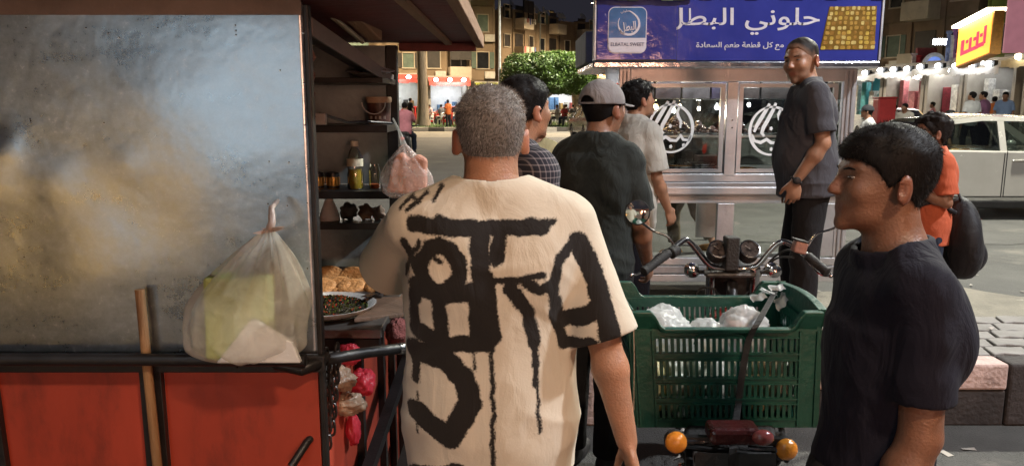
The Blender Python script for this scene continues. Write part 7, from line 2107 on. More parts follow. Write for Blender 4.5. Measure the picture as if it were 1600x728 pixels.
# ================================================================ cars
def car(label, loc, rz, L, H, paint, group=None, wheelmat=None, name='parked_car', detail=True, W_=1.74):
    """side view profile lofted across the width: loc = ground centre, length along local x (front at +x)"""
    t = thing(name, loc, label, 'car', group, rz)
    Mt = Matrix.Translation(Vector(loc)) @ Matrix.Rotation(rz, 4, 'Z')
    k = L / 4.4; hk = H / 1.46
    low = [(-2.18, .42), (-2.20, .62), (-2.16, .90), (-1.98, .99), (-1.55, 1.0), (1.0, .96), (1.62, .90), (2.02, .78), (2.18, .60), (2.2, .40), (2.1, .26)]
    def arch(cx_): return [(cx_ + .37 * math.cos(a), .32 + .37 * math.sin(a)) for a in [i * math.pi / 10 for i in range(11)]]
    body = low[:] + arch(1.36)[:] + arch(-1.34)[:] + [(-2.1, .27)]
    ys = [(-1.0, .90), (-.985, 1.0), (-.90, 1.0), (0, 1.0), (.90, 1.0), (.985, 1.0), (1.0, .90)]
    def add_prism(poly, y0, y1, mb, inset=0.0):
        n = len(poly); c = Vector((0, .65))
        V = []
        secs = [(y0, .985), (y0 + (y1 - y0) * .03, 1.0), (y1 - (y1 - y0) * .03, 1.0), (y1, .985)]
        for y, s_ in secs:
            for x, z in poly: V.append(Mt @ Vector((x * s_ * k, y, ((z - .6) * s_ + .6) * hk)))
        F = [tuple(range(n)), tuple(3 * n + i for i in range(n - 1, -1, -1))]
        for j in range(3):
            for i in range(n): F.append((j * n + i, (j + 1) * n + i, (j + 1) * n + (i + 1) % n, j * n + (i + 1) % n))
        mb.add(V, F)
    m = MB(); add_prism(body[::-1], -W_ / 2, W_ / 2, m); m.build('body', paint, t, smooth=35, bevel=.02 if detail else 0)
    # greenhouse: roof, pillars
    roof = [(-1.72, .98), (-1.15, 1.385), (-.55, 1.455), (.15, 1.44), (.55, 1.36), (1.22, .95)]
    inner = [(-1.50, .99), (-1.06, 1.335), (-.55, 1.395), (.13, 1.385), (.48, 1.31), (1.02, .965)]
    def Y(z): return (W_ / 2 - .015) - (z - .96) * .36
    m = MB()
    for sg in (-1, 1):
        n = len(roof); V = []
        for P in (roof, inner):
            for off in (0, .05):
                for x, z in P: V.append(Mt @ Vector((x * k, sg * (Y(z) - off), z * hk)))
        F = []
        for i in range(n - 1):
            for (a, b_) in ((0, 2 * n), (2 * n, 3 * n), (3 * n, n), (n, 0)): F.append((a + i, a + i + 1, b_ + i + 1, b_ + i))
        m.add(V, F)
        for xx in (-.62, .02 if False else -.6): pass
        for (x0, x1) in ((-.36, -.27),):
            V = [Mt @ Vector((x * k, sg * (Y(z) - o_), z * hk)) for x in (x0, x1) for o_ in (0, .04) for z in (.97, 1.40)]
            m.add(V, [(0, 1, 3, 2), (4, 6, 7, 5), (0, 4, 5, 1), (2, 3, 7, 6), (0, 2, 6, 4), (1, 5, 7, 3)])
    # roof skin
    rr_ = roof[1:5]; V = []; nx = 8
    for i in range(len(rr_)):
        x, z = rr_[i]
        for j in range(nx + 1):
            f = 2 * j / nx - 1; V.append(Mt @ Vector((x * k, f * Y(z), (z + .035 * (1 - f * f)) * hk)))
    F = [(i * (nx + 1) + j, i * (nx + 1) + j + 1, (i + 1) * (nx + 1) + j + 1, (i + 1) * (nx + 1) + j) for i in range(len(rr_) - 1) for j in range(nx)]
    m.add(V, F)
    m.build('roof', paint, t, smooth=35)
    GL = bpy.data.materials.get('car_glass') or GLASS('car_glass', (.35, .40, .38), .02, .12)
    for sg in (-1, 1):
        g = MB(); V = [Mt @ Vector((x * k, sg * (Y(z) - .02), z * hk)) for x, z in inner]; g.add(V, [tuple(range(len(inner)))]); g.build('side_window', GL, t)
    for (a, b_, nm) in ((roof[0], roof[1], 'rear_window'), (roof[4], roof[5], 'windscreen')):
        g = MB(); ia, ib = Vector(a).lerp(Vector(b_), .06), Vector(a).lerp(Vector(b_), .94)
        g.quad(*[Mt @ Vector((p.x * k, s_ * (Y(p.y) - .06), p.y * hk + .004)) for p, s_ in ((ia, -1), (ia, 1), (ib, 1), (ib, -1))]); g.build(nm, GL, t)
    if detail:
        TRIM = BLKP
        for sg in (-1, 1):
            y = sg * W_ / 2
            for (x0, x1) in ((-1.32, -.30), (-.28, .92)):
                m = MB()
                for q in ((x0, x0 + .012, .34, .97), (x1 - .012, x1, .34, .95)): m.add([Mt @ Vector((x * k, y * (1.001 + o_), z * hk)) for x in q[:2] for o_ in (-.004, .004) for z in q[2:]], [(0, 1, 3, 2), (4, 6, 7, 5), (0, 4, 5, 1), (2, 3, 7, 6), (0, 2, 6, 4), (1, 5, 7, 3)])
                m.add([Mt @ Vector((x * k, y * (1.001 + o_), z * hk)) for x in (x0, x1) for o_ in (-.004, .004) for z in (.33, .342)], [(0, 1, 3, 2), (4, 6, 7, 5), (0, 4, 5, 1), (2, 3, 7, 6), (0, 2, 6, 4), (1, 5, 7, 3)])
                d = m.build('door', TRIM, t)
                m = MB(); m.bar(Mt @ Vector(((x0 + .08) * k, y * 1.02, .845 * hk)), Mt @ Vector(((x0 + .30) * k, y * 1.02, .85 * hk)), .03, .028); m.build('handle', paint, d, bevel=.01)
            m = MB(); m.bar(Mt @ Vector((-1.0 * k, y * .99, .225 * hk)), Mt @ Vector((1.0 * k, y * .99, .225 * hk)), .06, .11); m.build('sill', BLKP, t, bevel=.02)
            m = MB(); m.ell(Mt @ Vector((.86 * k, y * 1.09, .99 * hk)), (.09, .07, .07)); m.build('wing_mirror', paint, t, smooth=True)
    for x in (1.36, -1.34):
        for sg in (-1, 1):
            c = Mt @ Vector((x * k, sg * (W_ / 2 - .12), .32 * hk)); ax = (Mt.to_3x3() @ Vector((0, sg, 0)))
            m = MB(); m.lathe(c, [(.20, -.10), (.31, -.10), (.325, -.06), (.325, .06), (.31, .10), (.22, .105)], 26, axis=ax); w = m.build('wheel', RUB, t, smooth=40)
            m = MB(); m.lathe(c, [(.215, .085), (.20, .10), (.08, .112), (.001, .114)], 26, axis=ax, cap=False)
            for i in range(7): a = i * .8976; fx = Mt.to_3x3() @ Vector((math.cos(a), 0, math.sin(a))); m.bar(c + ax * .112 + fx * .05, c + ax * .105 + fx * .2, .04, .02)
            m.build('rim', MT("wheel_rim", (.4, .4, .4), rough=.3, metal=.8) if 'wheel_rim' not in bpy.data.materials else bpy.data.materials['wheel_rim'], w, smooth=40)
    for sg in (-1, 1):
        m = MB(); m.ell(Mt @ Vector((2.0 * k, sg * W_ * .38, .68 * hk)), (.16, .16, .09)); m.build('headlight', MT("lamp_glass", (.6, .6, .6), rough=.1) if 'lamp_glass' not in bpy.data.materials else bpy.data.materials['lamp_glass'], t, smooth=True)
        m = MB(); m.ell(Mt @ Vector((-2.08 * k, sg * W_ * .40, .80 * hk)), (.13, .13, .13)); m.build('taillight', EM("tail_red", (1, .05, .02), .8) if 'tail_red' not in bpy.data.materials else bpy.data.materials['tail_red'], t, smooth=True)
    return t
SILV = MT("champagne_silver_paint", (.50, .475, .43), rough=.25, metal=.35, var=.06, scale=3, bump=0, coat=.7)
pc = at(1640, 330, 11.9)
car('silver beige saloon car passing behind the boy at right', (7.45, 12.0, 0), 0, 4.7, 1.50, SILV, name='saloon_car')
car('white car parked beyond the glass sweets cart', (at(1235, 200, 15.5).x, 15.5, 0), 0.15, 4.2, 1.5, MT("white_paint", (.34, .34, .34), rough=.25, coat=.6, bump=0), 'cars parked along the far road')
car('dark car parked behind the left end of the sweets cart', (at(1030, 200, 27).x, 27, 0), .05, 4.3, 1.45, MT("black_paint", (.02, .02, .022), rough=.2, coat=.6, bump=0), 'cars parked along the far road')
car('red car at the cafe left of the palm trunk', (at(655, 180, 56).x, 56.4, 0), .1, 4.2, 1.4, MT("red_paint", (.35, .02, .02), rough=.3, coat=.6, bump=0), 'cars parked along the far road', detail=False)
car('dark red car at the cafe right of the palm trunk', (at(712, 180, 57).x, 57.2, 0), .05, 4.0, 1.4, MT("maroon_paint", (.16, .03, .04), rough=.3, coat=.6, bump=0), 'cars parked along the far road', detail=False)
car('white car at the end of the side street right of the sweets cart', (at(1392, 170, 33).x, 33, 0), 1.5, 4.2, 1.45, MT("white_paint_2", (.6, .6, .6), rough=.3, coat=.5, bump=0), 'cars parked along the far road', detail=False)
# red cool box in the side street
t = thing('ice_box', at(1382, 190, 24), 'red ice box standing in the side street behind the sweets cart post', 'box')
p = at(1381, 176, 24); MB().box((p.x, 24, .95), (.55, .4, 1.9 * .9)).build('box', MT("red_box_paint", (.5, .05, .05), rough=.4, var=.1), t, bevel=.03); MB().box((p.x, 24, 1.83), (.58, .43, .06)).build('lid', MT("box_lid", (.4, .04, .04), rough=.4), t, bevel=.015)
# ================================================================ people
BLKT = fabric("black_trouser_cloth", (.014, .013, .014)); NAVY = fabric("dark_navy_cotton", (.007, .007, .015)); JEAN = fabric("dark_jeans", (.02, .026, .045))
GREYP = fabric("grey_polo_cotton", (.060, .058, .066)); DGREEN = fabric("dark_olive_cotton", (.024, .028, .026), var=.3); OFFW = fabric("off_white_cotton", (.44, .42, .37)); ORNG = fabric("orange_cotton", (.46, .10, .045))
SHOEM = MT("dark_shoe", (.02, .018, .017), rough=.5); TANSHOE = MT("tan_shoe", (.42, .20, .05), rough=.6)
# sprayed black lettering on the cream T-shirt: strokes in metres on the back of the shirt (x, height; half width)
STROKES = [
    ([(-0.224, 1.432), (-0.142, 1.423), (-0.014, 1.424), (0.071, 1.426)], 0.0176),
    ([(-0.142, 1.435), (0.094, 1.433)], 0.0070),
    ([(-0.164, 1.445), (-0.111, 1.429)], 0.0104),
    ([(0.043, 1.417), (0.064, 1.409)], 0.0063),
    ([(-0.116, 1.336), (-0.122, 1.311), (-0.139, 1.293), (-0.161, 1.286), (-0.183, 1.293), (-0.199, 1.311), (-0.205, 1.336), (-0.198, 1.361), (-0.182, 1.379), (-0.16, 1.386), (-0.138, 1.379), (-0.122, 1.361), (-0.116, 1.336)], 0.0184),
    ([(-0.171, 1.359), (-0.156, 1.349)], 0.0056),
    ([(-0.074, 1.417), (-0.069, 1.318)], 0.0215),
    ([(-0.063, 1.318), (-0.049, 1.182)], 0.0239),
    ([(-0.026, 1.412), (-0.036, 1.359)], 0.0176),
    ([(-0.065, 1.308), (0.0, 1.31), (0.069, 1.32)], 0.0077),
    ([(-0.003, 1.292), (0.035, 1.236), (0.052, 1.162)], 0.0160),
    ([(0.052, 1.17), (0.054, 1.063)], 0.0063),
    ([(0.055, 1.162), (0.062, 0.957)], 0.0042),
    ([(-0.216, 1.295), (-0.158, 1.28), (-0.086, 1.286)], 0.0207),
    ([(-0.164, 1.277), (-0.16, 1.176)], 0.0176),
    ([(-0.081, 1.274), (-0.081, 1.17)], 0.0160),
    ([(-0.221, 1.185), (-0.146, 1.16), (-0.058, 1.167)], 0.0207),
    ([(-0.222, 1.282), (-0.226, 1.192)], 0.0128),
    ([(-0.045, 1.17), (-0.043, 1.001), (-0.044, 0.834)], 0.0056),
    ([(-0.087, 1.154), (-0.086, 1.106)], 0.0035),
    ([(-0.221, 1.032), (-0.22, 0.938)], 0.0028),
    ([(-0.245, 1.386), (-0.227, 1.359), (-0.201, 1.31), (-0.213, 1.259)], 0.0104),
    ([(-0.208, 1.391), (-0.228, 1.362), (-0.241, 1.315)], 0.0063),
    ([(-0.225, 1.133), (-0.161, 1.129), (-0.111, 1.086), (-0.094, 1.029), (-0.142, 0.9462), (-0.222, 0.991)], 0.0266),
    ([(-0.225, 1.13), (-0.225, 1.063)], 0.0112),
    ([(-0.221, 0.8274), (-0.164, 0.8369), (-0.126, 0.855)], 0.0271),
    ([(-0.257, 1.46), (-0.231, 1.49), (-0.212, 1.475), (-0.24, 1.457), (-0.212, 1.482), (-0.194, 1.497)], 0.0042),
    ([(-0.163, 1.51), (-0.181, 1.479)], 0.0049),
    ([(0.032, 1.304), (0.066, 1.286), (0.092, 1.304)], 0.0120),
    ([(0.142, 1.384), (0.109, 1.359), (0.091, 1.296), (0.098, 1.215), (0.122, 1.147)], 0.0128),
    ([(0.151, 1.386), (0.186, 1.318), (0.211, 1.23), (0.227, 1.162)], 0.0239),
    ([(0.116, 1.207), (0.162, 1.216), (0.202, 1.245)], 0.0207),
    ([(0.122, 1.147), (0.182, 1.154)], 0.0160),
    ([(0.104, 1.259), (0.105, 1.185)], 0.0096),
]
HOLES = []


def paint_back(Wv):
    x, z = Wv[:, 0], Wv[:, 2]
    d = np.full(len(Wv), 9.0)
    wx = x + .004 * vnoise(Wv * 45, 3); wz = z + .004 * vnoise(Wv * 45, 7)
    for P, r_ in STROKES:
        for (x0, z0), (x1, z1) in zip(P[:-1], P[1:]):
            bx, bz = x1 - x0, z1 - z0; l2 = bx * bx + bz * bz + 1e-9
            t = np.clip(((wx - x0) * bx + (wz - z0) * bz) / l2, 0, 1)
            d = np.minimum(d, np.hypot(wx - x0 - t * bx, wz - z0 - t * bz) - r_)
    d = np.where(Wv[:, 1] > MAN_Y + .03, np.maximum(d, .02), d)
    return {'ink': np.clip(d, -.05, .05)}


m, nt_, b, N, L = nmat("cream_cotton_with_sprayed_ink")
tc = N.new("ShaderNodeTexCoord")
n1 = N.new("ShaderNodeTexNoise"); n1.inputs["Scale"].default_value = 6; n1.inputs["Detail"].default_value = 8; L.new(tc.outputs["Object"], n1.inputs["Vector"])
rp = N.new("ShaderNodeValToRGB"); rp.color_ramp.elements[0].color = (.50, .455, .365, 1); rp.color_ramp.elements[1].color = (.62, .565, .465, 1); L.new(n1.outputs["Fac"], rp.inputs[0])
ia = N.new("ShaderNodeAttribute"); ia.attribute_name = "ink"
ng = N.new("ShaderNodeTexNoise"); ng.inputs["Scale"].default_value = 210; ng.inputs["Detail"].default_value = 3; L.new(tc.outputs["Object"], ng.inputs["Vector"])
mm_ = N.new("ShaderNodeMath"); mm_.operation = 'MULTIPLY_ADD'; mm_.inputs[1].default_value = .011; mm_.inputs[2].default_value = -.0055; L.new(ng.outputs["Fac"], mm_.inputs[0])
sm_ = N.new("ShaderNodeMath"); sm_.operation = 'ADD'; L.new(ia.outputs["Fac"], sm_.inputs[0]); L.new(mm_.outputs[0], sm_.inputs[1])
mr = N.new("ShaderNodeMapRange"); mr.inputs["From Min"].default_value = -.0022; mr.inputs["From Max"].default_value = .0026; mr.inputs["To Min"].default_value = 1; mr.inputs["To Max"].default_value = 0; L.new(sm_.outputs[0], mr.inputs["Value"])
mx = N.new("ShaderNodeMixRGB"); L.new(mr.outputs[0], mx.inputs[0]); L.new(rp.outputs[0], mx.inputs[1]); mx.inputs[2].default_value = (.017, .015, .014, 1); L.new(mx.outputs[0], b.inputs["Base Color"])
b.inputs["Roughness"].default_value = .9; b.inputs["Specular IOR Level"].default_value = .2; b.inputs["Sheen Weight"].default_value = .1
n3 = N.new("ShaderNodeTexNoise"); n3.inputs["Scale"].default_value = 11; n3.inputs["Detail"].default_value = 5; n3.inputs["Distortion"].default_value = 1; mp = N.new("ShaderNodeMapping"); mp.inputs["Scale"].default_value = (1, 1, .4); L.new(tc.outputs["Object"], mp.inputs[0]); L.new(mp.outputs[0], n3.inputs["Vector"])
b1 = N.new("ShaderNodeBump"); b1.inputs["Strength"].default_value = .3; b1.inputs["Distance"].default_value = .03; L.new(n3.outputs["Fac"], b1.inputs["Height"])
b2 = N.new("ShaderNodeBump"); b2.inputs["Strength"].default_value = .2; b2.inputs["Distance"].default_value = .002; L.new(ng.outputs["Fac"], b2.inputs["Height"]); L.new(b1.outputs[0], b2.inputs["Normal"]); L.new(b2.outputs[0], b.inputs["Normal"])
INKSHIRT = m

MAN_Y = 1.80
B = Body(arms={'L': ((-.30, .80, -.52), (.40, .9, -.15), None, (0, 0, -1), .6), 'R': ((.30, -.20, -1), (.22, -.22, -1), None, None, .5)}, wide=1.06, neck=1.16, head=(4, 0, 2), lean=(-2, 0, 1))
person('man with short grey hair in a cream T-shirt with black sprayed strokes, seen from behind', (at(768, 300, MAN_Y).x, MAN_Y, 0), 2, 1.722, B, SK_TAN,
       dict(mat=INKSHIRT, loose=.030, sleeve=1.0, hem=.815, h=.0058, wrinkle=.005, paint=paint_back, boxy=1.0, flare=1.15, collar=.010, seed=5), dict(mat=BLKT),
       dict(mat=H_GREY, n=22000, len=.010, wid=.00045, top=.012, side=.005, h=.004, nape=-.070), SHOEM, h=.0065)

B = Body(arms={'L': ((-.06, -.04, -1), (-.02, .34, -1), None, None, .5), 'R': ((.1, -.12, -1), (.05, .05, -1))}, wide=.74, deep=.82, belly=-.012, headscale=.95, head=(3, 0, 0), lean=(0, 0, 0), legs={'L': ((-.03, .12, -1), (0, -.1, -1)), 'R': ((.03, -.12, -1), (0, -.25, -1))}, jaw=1.05)
BOYP = (at(1397, 300, 1.50).x, 1.50, 0)
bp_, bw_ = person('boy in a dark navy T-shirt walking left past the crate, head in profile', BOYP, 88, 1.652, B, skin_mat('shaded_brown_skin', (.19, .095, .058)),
       dict(mat=NAVY, loose=.009, sleeve=.74, hem=.80, h=.0065, seed=8), dict(mat=BLKT), dict(mat=H_BLACK, n=16000, len=.009, wid=.0005, top=.012, side=.005, fringe=.008, rough=.0015, h=.0045, line=.044), SHOEM, h=.0062)
# print on the boy's chest
m = MB(); q = B.U(A3(0, .165, 1.30))
for (x, z, w, h_) in ((-.05, 1.33, .035, .012), (-.02, 1.31, .05, .014), (-.06, 1.285, .03, .012), (-.01, 1.275, .045, .012)):
    pass

B = Body(arms={'R': ((.14, .16, -1), (-.1, .75, -1), None, None, .5), 'L': ((-.12, .1, -1), (.2, .7, -1))}, wide=.84, head=(2, 0, -14), lean=(-3, 0, 0))
person('man in a grey cap and dark olive T-shirt standing behind the crate, seen from behind', (at(930, 300, 3.40).x, 3.40, 0), -32, 1.775, B, SK_BROWN,
       dict(mat=DGREEN, loose=.022, sleeve=.8, hem=.80, h=.008, wrinkle=.008), dict(mat=BLKT), dict(mat=H_BLACK, top=.004, side=.004, nape=-.06), SHOEM, cap=dict(mat=fabric("grey_cap_cotton", (.20, .185, .185))), h=.0085)

# checked shirt
m, nt_, b, N, L = nmat("navy_check_cotton")
tc = N.new("ShaderNodeTexCoord"); sp = N.new("ShaderNodeSeparateXYZ"); L.new(tc.outputs["Object"], sp.inputs[0])
def stripe(out, f):
    a = N.new("ShaderNodeMath"); a.operation = 'MULTIPLY'; a.inputs[1].default_value = f; L.new(out, a.inputs[0])
    s_ = N.new("ShaderNodeMath"); s_.operation = 'FRACT'; L.new(a.outputs[0], s_.inputs[0])
    g = N.new("ShaderNodeMath"); g.operation = 'LESS_THAN'; g.inputs[1].default_value = .22; L.new(s_.outputs[0], g.inputs[0]); return g.outputs[0]
sxx = N.new("ShaderNodeMath"); sxx.operation = 'ADD'; L.new(sp.outputs[0], sxx.inputs[0]); L.new(sp.outputs[1], sxx.inputs[1])
s1, s2 = stripe(sxx.outputs[0], 44), stripe(sp.outputs[2], 44)
ad = N.new("ShaderNodeMath"); ad.operation = 'ADD'; L.new(s1, ad.inputs[0]); L.new(s2, ad.inputs[1]); hf = N.new("ShaderNodeMath"); hf.operation = 'MULTIPLY'; hf.inputs[1].default_value = .5; L.new(ad.outputs[0], hf.inputs[0])
mx = N.new("ShaderNodeMixRGB"); mx.inputs[1].default_value = (.014, .014, .024, 1); mx.inputs[2].default_value = (.24, .21, .22, 1); L.new(hf.outputs[0], mx.inputs[0]); L.new(mx.outputs[0], b.inputs["Base Color"]); b.inputs["Roughness"].default_value = .9
CHECK = m
B = Body(head=(4, 0, 10), arms={'R': ((.16, .05, -1), (.05, .5, -1)), 'L': ((-.16, .1, -1), (.05, .6, -1))}, wide=.9)
person('man in a dark checked shirt mostly hidden by the grey haired man', (at(812, 200, 2.95).x, 2.95, 0), -62, 1.775, B, SK_TAN,
       dict(mat=CHECK, name='shirt', loose=.022, sleeve=1.9, hem=.8, h=.0085), dict(mat=JEAN), dict(mat=H_BLACK, n=4000, len=.012, wid=.0008, top=.020, side=.007), SHOEM, h=.0085)

B = Body(head=(14, 0, -15), arms={'R': ((.12, .1, -1), (-.05, .6, -1)), 'L': ((-.12, .15, -1), (.05, .7, -1))}, wide=.95, lean=(-3, 0, 0))
yp, yw = person('young man in an off white T-shirt looking at the sweets, seen from the side', (at(986, 200, 5.3).x, 5.3, 0), -55, 1.82, B, SK_TAN,
       dict(mat=OFFW, loose=.032, sleeve=.85, hem=.78, h=.009), dict(mat=JEAN), dict(mat=H_BLACK, n=2500, len=.022, wid=.0011, top=.026, side=.006, rough=.005), SHOEM, h=.0085)

GH = 1.69; GY = 4.36
B = Body(head=(-1, 0, 46), arms={'L': ((-.14, -.16, -1), (.04, .62, -1), (.06, .05, -1), (1, .1, 0), .45), 'R': ((.10, -.05, -1), (.0, .12, -1))}, wide=1.14, belly=.04, lean=(-6, 0, 4), neck=1.12, shdrop=-.025, headscale=1.1, beard=.35, jaw=1.15, legs={'L': ((-.05, .05, -1), (0, -.02, -1)), 'R': ((.05, .12, -1), (0, -.06, -1))})
gp, gw = person('stocky man in a grey polo shirt and black trousers standing before the sweets cart', (at(1264, 300, GY).x, GY, .345), 78, GH, B, SK_TAN,
       dict(mat=GREYP, name='polo_shirt', loose=.022, sleeve=.80, hem=.86, h=.0065, wrinkle=.006, collar=.02, seed=11), dict(mat=BLKT, h=.008), dict(mat=hair_mat('buzz_hair', (.020, .015, .012), (.20, .11, .07), .55, .45), n=9000, len=.0035, wid=.0005, top=.0045, side=.0010, line=.068, fade=1, rough=.001, nape=-.06, brow=H_BLACK), SHOEM, h=.0060)
# wrist watch on the hanging arm
w0, wd = B.wr['L'], nrm(B.wr['L'] - B.el['L'])
c = w0 - wd * .012; a_, b_ = frame_from(Vector(wd)); a_, b_ = np.array(a_), np.array(b_)
m = MB(); m.tube([c + (a_ * math.cos(t) + b_ * math.sin(t)) * .031 for t in [i * math.pi / 12 for i in range(24)]], .007, 8, closed=True)
wt = link_mesh('watch', gw(np.array(m.V)), m.F, RUB, gp, None, True)
out_ = nrm(A3(-1, .0, .1) - wd * (A3(-1, 0, .1) @ wd))
m = MB(); m.lathe(c + out_ * .03, [(.019, 0), (.021, .003), (.021, .009), (.017, .011), (.001, .011)], 20, axis=out_); link_mesh('watch_case', gw(np.array(m.V)), m.F, DKMET, wt, None, 40)
# polo collar and front placket come with the shirt; the belt line
KH = 1.27; KYY = 4.12
B = Body(head=(2, 0, 0), headscale=1.18, arms={'L': ((-.14, -.10, -1), (.15, .85, .35), (.2, .8, .5), (0, .2, 1), .9), 'R': ((.12, .1, -1), (-.2, .9, .3))}, wide=.92, belly=.01)
KX = at(1452, 300, KYY).x
person('child in an orange T-shirt carrying a black backpack behind the boy', (KX, KYY, .345), 84, KH, B, SK_BROWN,
       dict(mat=ORNG, loose=.026, sleeve=.8, hem=.82, h=.008), dict(mat=JEAN), dict(mat=H_BROWN, n=5000, len=.014, wid=.001, top=.016, side=.010, rough=.008, nfreq=45), SHOEM, h=.0085)
# backpack: rounded body with a front pocket, straps and a top loop
BPX = KX + .165; bz0 = .345 + KH * .33
bk = thing('backpack', (BPX, KYY - .02, bz0), 'black rounded backpack on the back of the child in orange', 'backpack')
BKM = fabric("black_nylon", (.016, .015, .017), rough=.6)
def bfn(P):
    q = P - A3(BPX, KYY - .02, bz0 + .21)
    d = s_ell(q, A3(0, 0, 0), A3(.092, .165, .225)); d = smin(d, s_ell(q, A3(.015, 0, -.08), A3(.085, .155, .15)), .05)
    d = smax(d, -.215 - q[:, 2], .03); return d - .006 * vnoise(P * A3(12, 12, 7), 3)
V, Q = mesh_sdf(bfn, (BPX - .22, KYY - .26, bz0 - .06), (BPX + .24, KYY + .24, bz0 + .5), .010); link_mesh('body', V, Q, BKM, bk, None, True)
def pfn(P):
    q = P - A3(BPX + .06, KYY - .02, bz0 + .12); return smax(s_ell(q, A3(0, 0, 0), A3(.08, .13, .11)), -.09 - q[:, 2], .02) - .004 * vnoise(P * 14, 5)
V, Q = mesh_sdf(pfn, (BPX - .02, KYY - .22, bz0 - .02), (BPX + .24, KYY + .2, bz0 + .28), .010); link_mesh('front_pocket', V, Q, BKM, bk, None, True)
m = MB(); m.tube([(BPX - .03, KYY - .02 + .04 * math.cos(t), bz0 + .42 + .04 * math.sin(t)) for t in [i * .45 for i in range(8)]], .007, 7); m.build('loop', BKM, bk, smooth=True)
for sy in (-1, 1):
    y0 = KYY + sy * .115
    m = MB(); S_ = smooth_pts([Vector((BPX - .08, y0, bz0 + .36)), Vector((BPX - .22, y0, bz0 + .42)), Vector((BPX - .345, y0, bz0 + .34)), Vector((BPX - .36, y0 + sy * .03, bz0 + .2)), Vector((BPX - .26, y0 + sy * .05, bz0 + .08)), Vector((BPX - .08, y0, bz0 + .05))])
    m.tube(S_, .014, 8); m.build('strap', BKM, bk, smooth=True)

B = Body(head=(0, 0, 0), beard=.0, wide=.98, arms={})
bm_, bmw = person('bearded grey haired man in a pale yellow shirt facing the camera', (at(836, 200, 6.4).x, 6.4, 0), 168, 1.60, B, SK_TAN,
       dict(mat=fabric("pale_yellow_cotton", (.50, .44, .24)), name='shirt', loose=.022, sleeve=.8, hem=.8, h=.010), dict(mat=BLKT), dict(mat=H_GREY, n=1500, len=.01, wid=.0012, top=.008, side=.005, line=.068), SHOEM, h=.009)
def beardf(P):
    q = (P - B.hc) @ B.Rh
    d = s_ell(q, A3(0, .034, -.072), A3(.056, .062, .05)); d = smax(d, .0 - (-.030 - q[:, 2]) * .8, .004); d = smax(d, -(q[:, 1] - .0) * .9, .004)
    return smax(d, -s_ell(q, A3(0, .095, -.064), A3(.024, .02, .010)), .004)
V, Q = mesh_sdf(beardf, B.hc - .16, B.hc + .12, .006); link_mesh('beard', bmw(V), Q, H_GREY, bm_, None, True, {'tone': rng.random(len(V)) * .8})

B = Body(fine=False, legs={'L': ((-.02, .35, -1), (0, -.1, -1)), 'R': ((.02, -.3, -1), (0, -.55, -1))}, wide=1.0)
person('passer-by with tan shoes walking beyond the glass of the sweets cart', (at(1072, 320, 8.5).x, 8.5, 0), 75, 1.72, B, SK_TAN, dict(mat=fabric("black_passer_shirt", (.02, .02, .024)), loose=.025, sleeve=.8, hem=.82, h=.014, wrinkle=.004), dict(mat=fabric("khaki_cloth", (.12, .09, .05)), cut=.8), dict(mat=H_BLACK, h=.01), TANSHOE, h=.014)
# ---------------------------------------------------------------- people in the distance
def small(px, Y, rz, H, label, top, bottom, group, sit=False, z=0.0, skin=None, arms=None, h=.022, cap=None, seed=1, skirt=False):
    r = random.Random(seed + int(px * 7 + Y))
    legs = {'L': ((-.12, 1, -.12), (0, .05, -1)), 'R': ((.12, 1, -.12), (0, .1, -1))} if sit else {'L': ((-.04, r.uniform(-.1, .3), -1), (0, -.1, -1)), 'R': ((.04, r.uniform(-.3, .1), -1), (0, -.15, -1))}
    arms = arms or ({'L': ((-.2, .25, -1), (.1, .9, .0)), 'R': ((.2, .2, -1), (-.1, .9, .1))} if sit else None)
    B = Body(fine=False, legs=legs, arms=arms, lean=(r.uniform(-8, 4), 0, 0), head=(r.uniform(-6, 10), 0, r.uniform(-25, 25)), wide=r.uniform(.95, 1.08))
    mt = fabric("shirt_%d_%d" % (px, int(Y * 10)), top); mb_ = fabric("trouser_%d_%d" % (px, int(Y * 10)), bottom)
    zz = z + (.07 if sit else 0)
    p, w = person(label, (at(px, 180, Y).x, Y, zz), rz, H, B, skin or r.choice([SK_TAN, SK_BROWN]), dict(mat=mt, loose=.02, sleeve=.8, hem=.84, h=h, wrinkle=.003, collar=0, relax=0), dict(mat=mb_), dict(mat=H_BLACK, h=h * .7, top=.014), SHOEM, h=h, group=group, eyes=False, cap=cap)
    return p
G1 = 'people walking by the lit shops'; DK = (.02, .02, .025); WHT_ = (.5, .5, .5)
small(1357, 13.5, 80, 1.64, 'man in a cap and white shirt right of the sweets cart post', (.5, .5, .5), DK, G1, cap=dict(mat=fabric("dark_cap", (.03, .03, .035)), gap=False), h=.016)
small(1415, 22, 130, 1.66, 'person in a pale shirt behind the head of the boy', (.5, .46, .4), (.06, .05, .05), G1)
small(1478, 14.5, -100, 1.55, 'dark haired person in dark clothes beside the roof of the silver car', (.04, .035, .04), DK, G1, h=.018)
small(1516, 21, 10, 1.72, 'man in a white shirt by the shops, seen from behind', (.6, .6, .6), DK, G1, z=.25)
small(1537, 22, 35, 1.74, 'man in a purple shirt next to the man in white by the shops', (.20, .09, .16), DK, G1, z=.25)
small(1552, 24, -30, 1.62, 'person in an orange shirt between the purple and the blue shirted men', (.6, .16, .04), DK, G1, z=.25)
small(1568, 23, 150, 1.74, 'man in a light blue shirt in front of the orange juice shop', (.20, .27, .42), DK, G1, z=.25)
small(1398, 26, 90, 1.6, 'woman in a white headscarf near the teal shop', (.55, .52, .5), (.3, .28, .27), G1)
small(1455, 30, 60, 1.7, 'person in pink before the clothes shop', (.5, .2, .22), DK, G1)
small(700, 47.5, 40, 1.7, 'person in an orange shirt standing on the grass left of the grey haired head', (.6, .15, .04), DK, G1, z=.14)
small(642, 44, -50, 1.78, 'man in a black shirt standing at the edge of the cart beside the palm', (.015, .015, .018), DK, G1, z=.14)
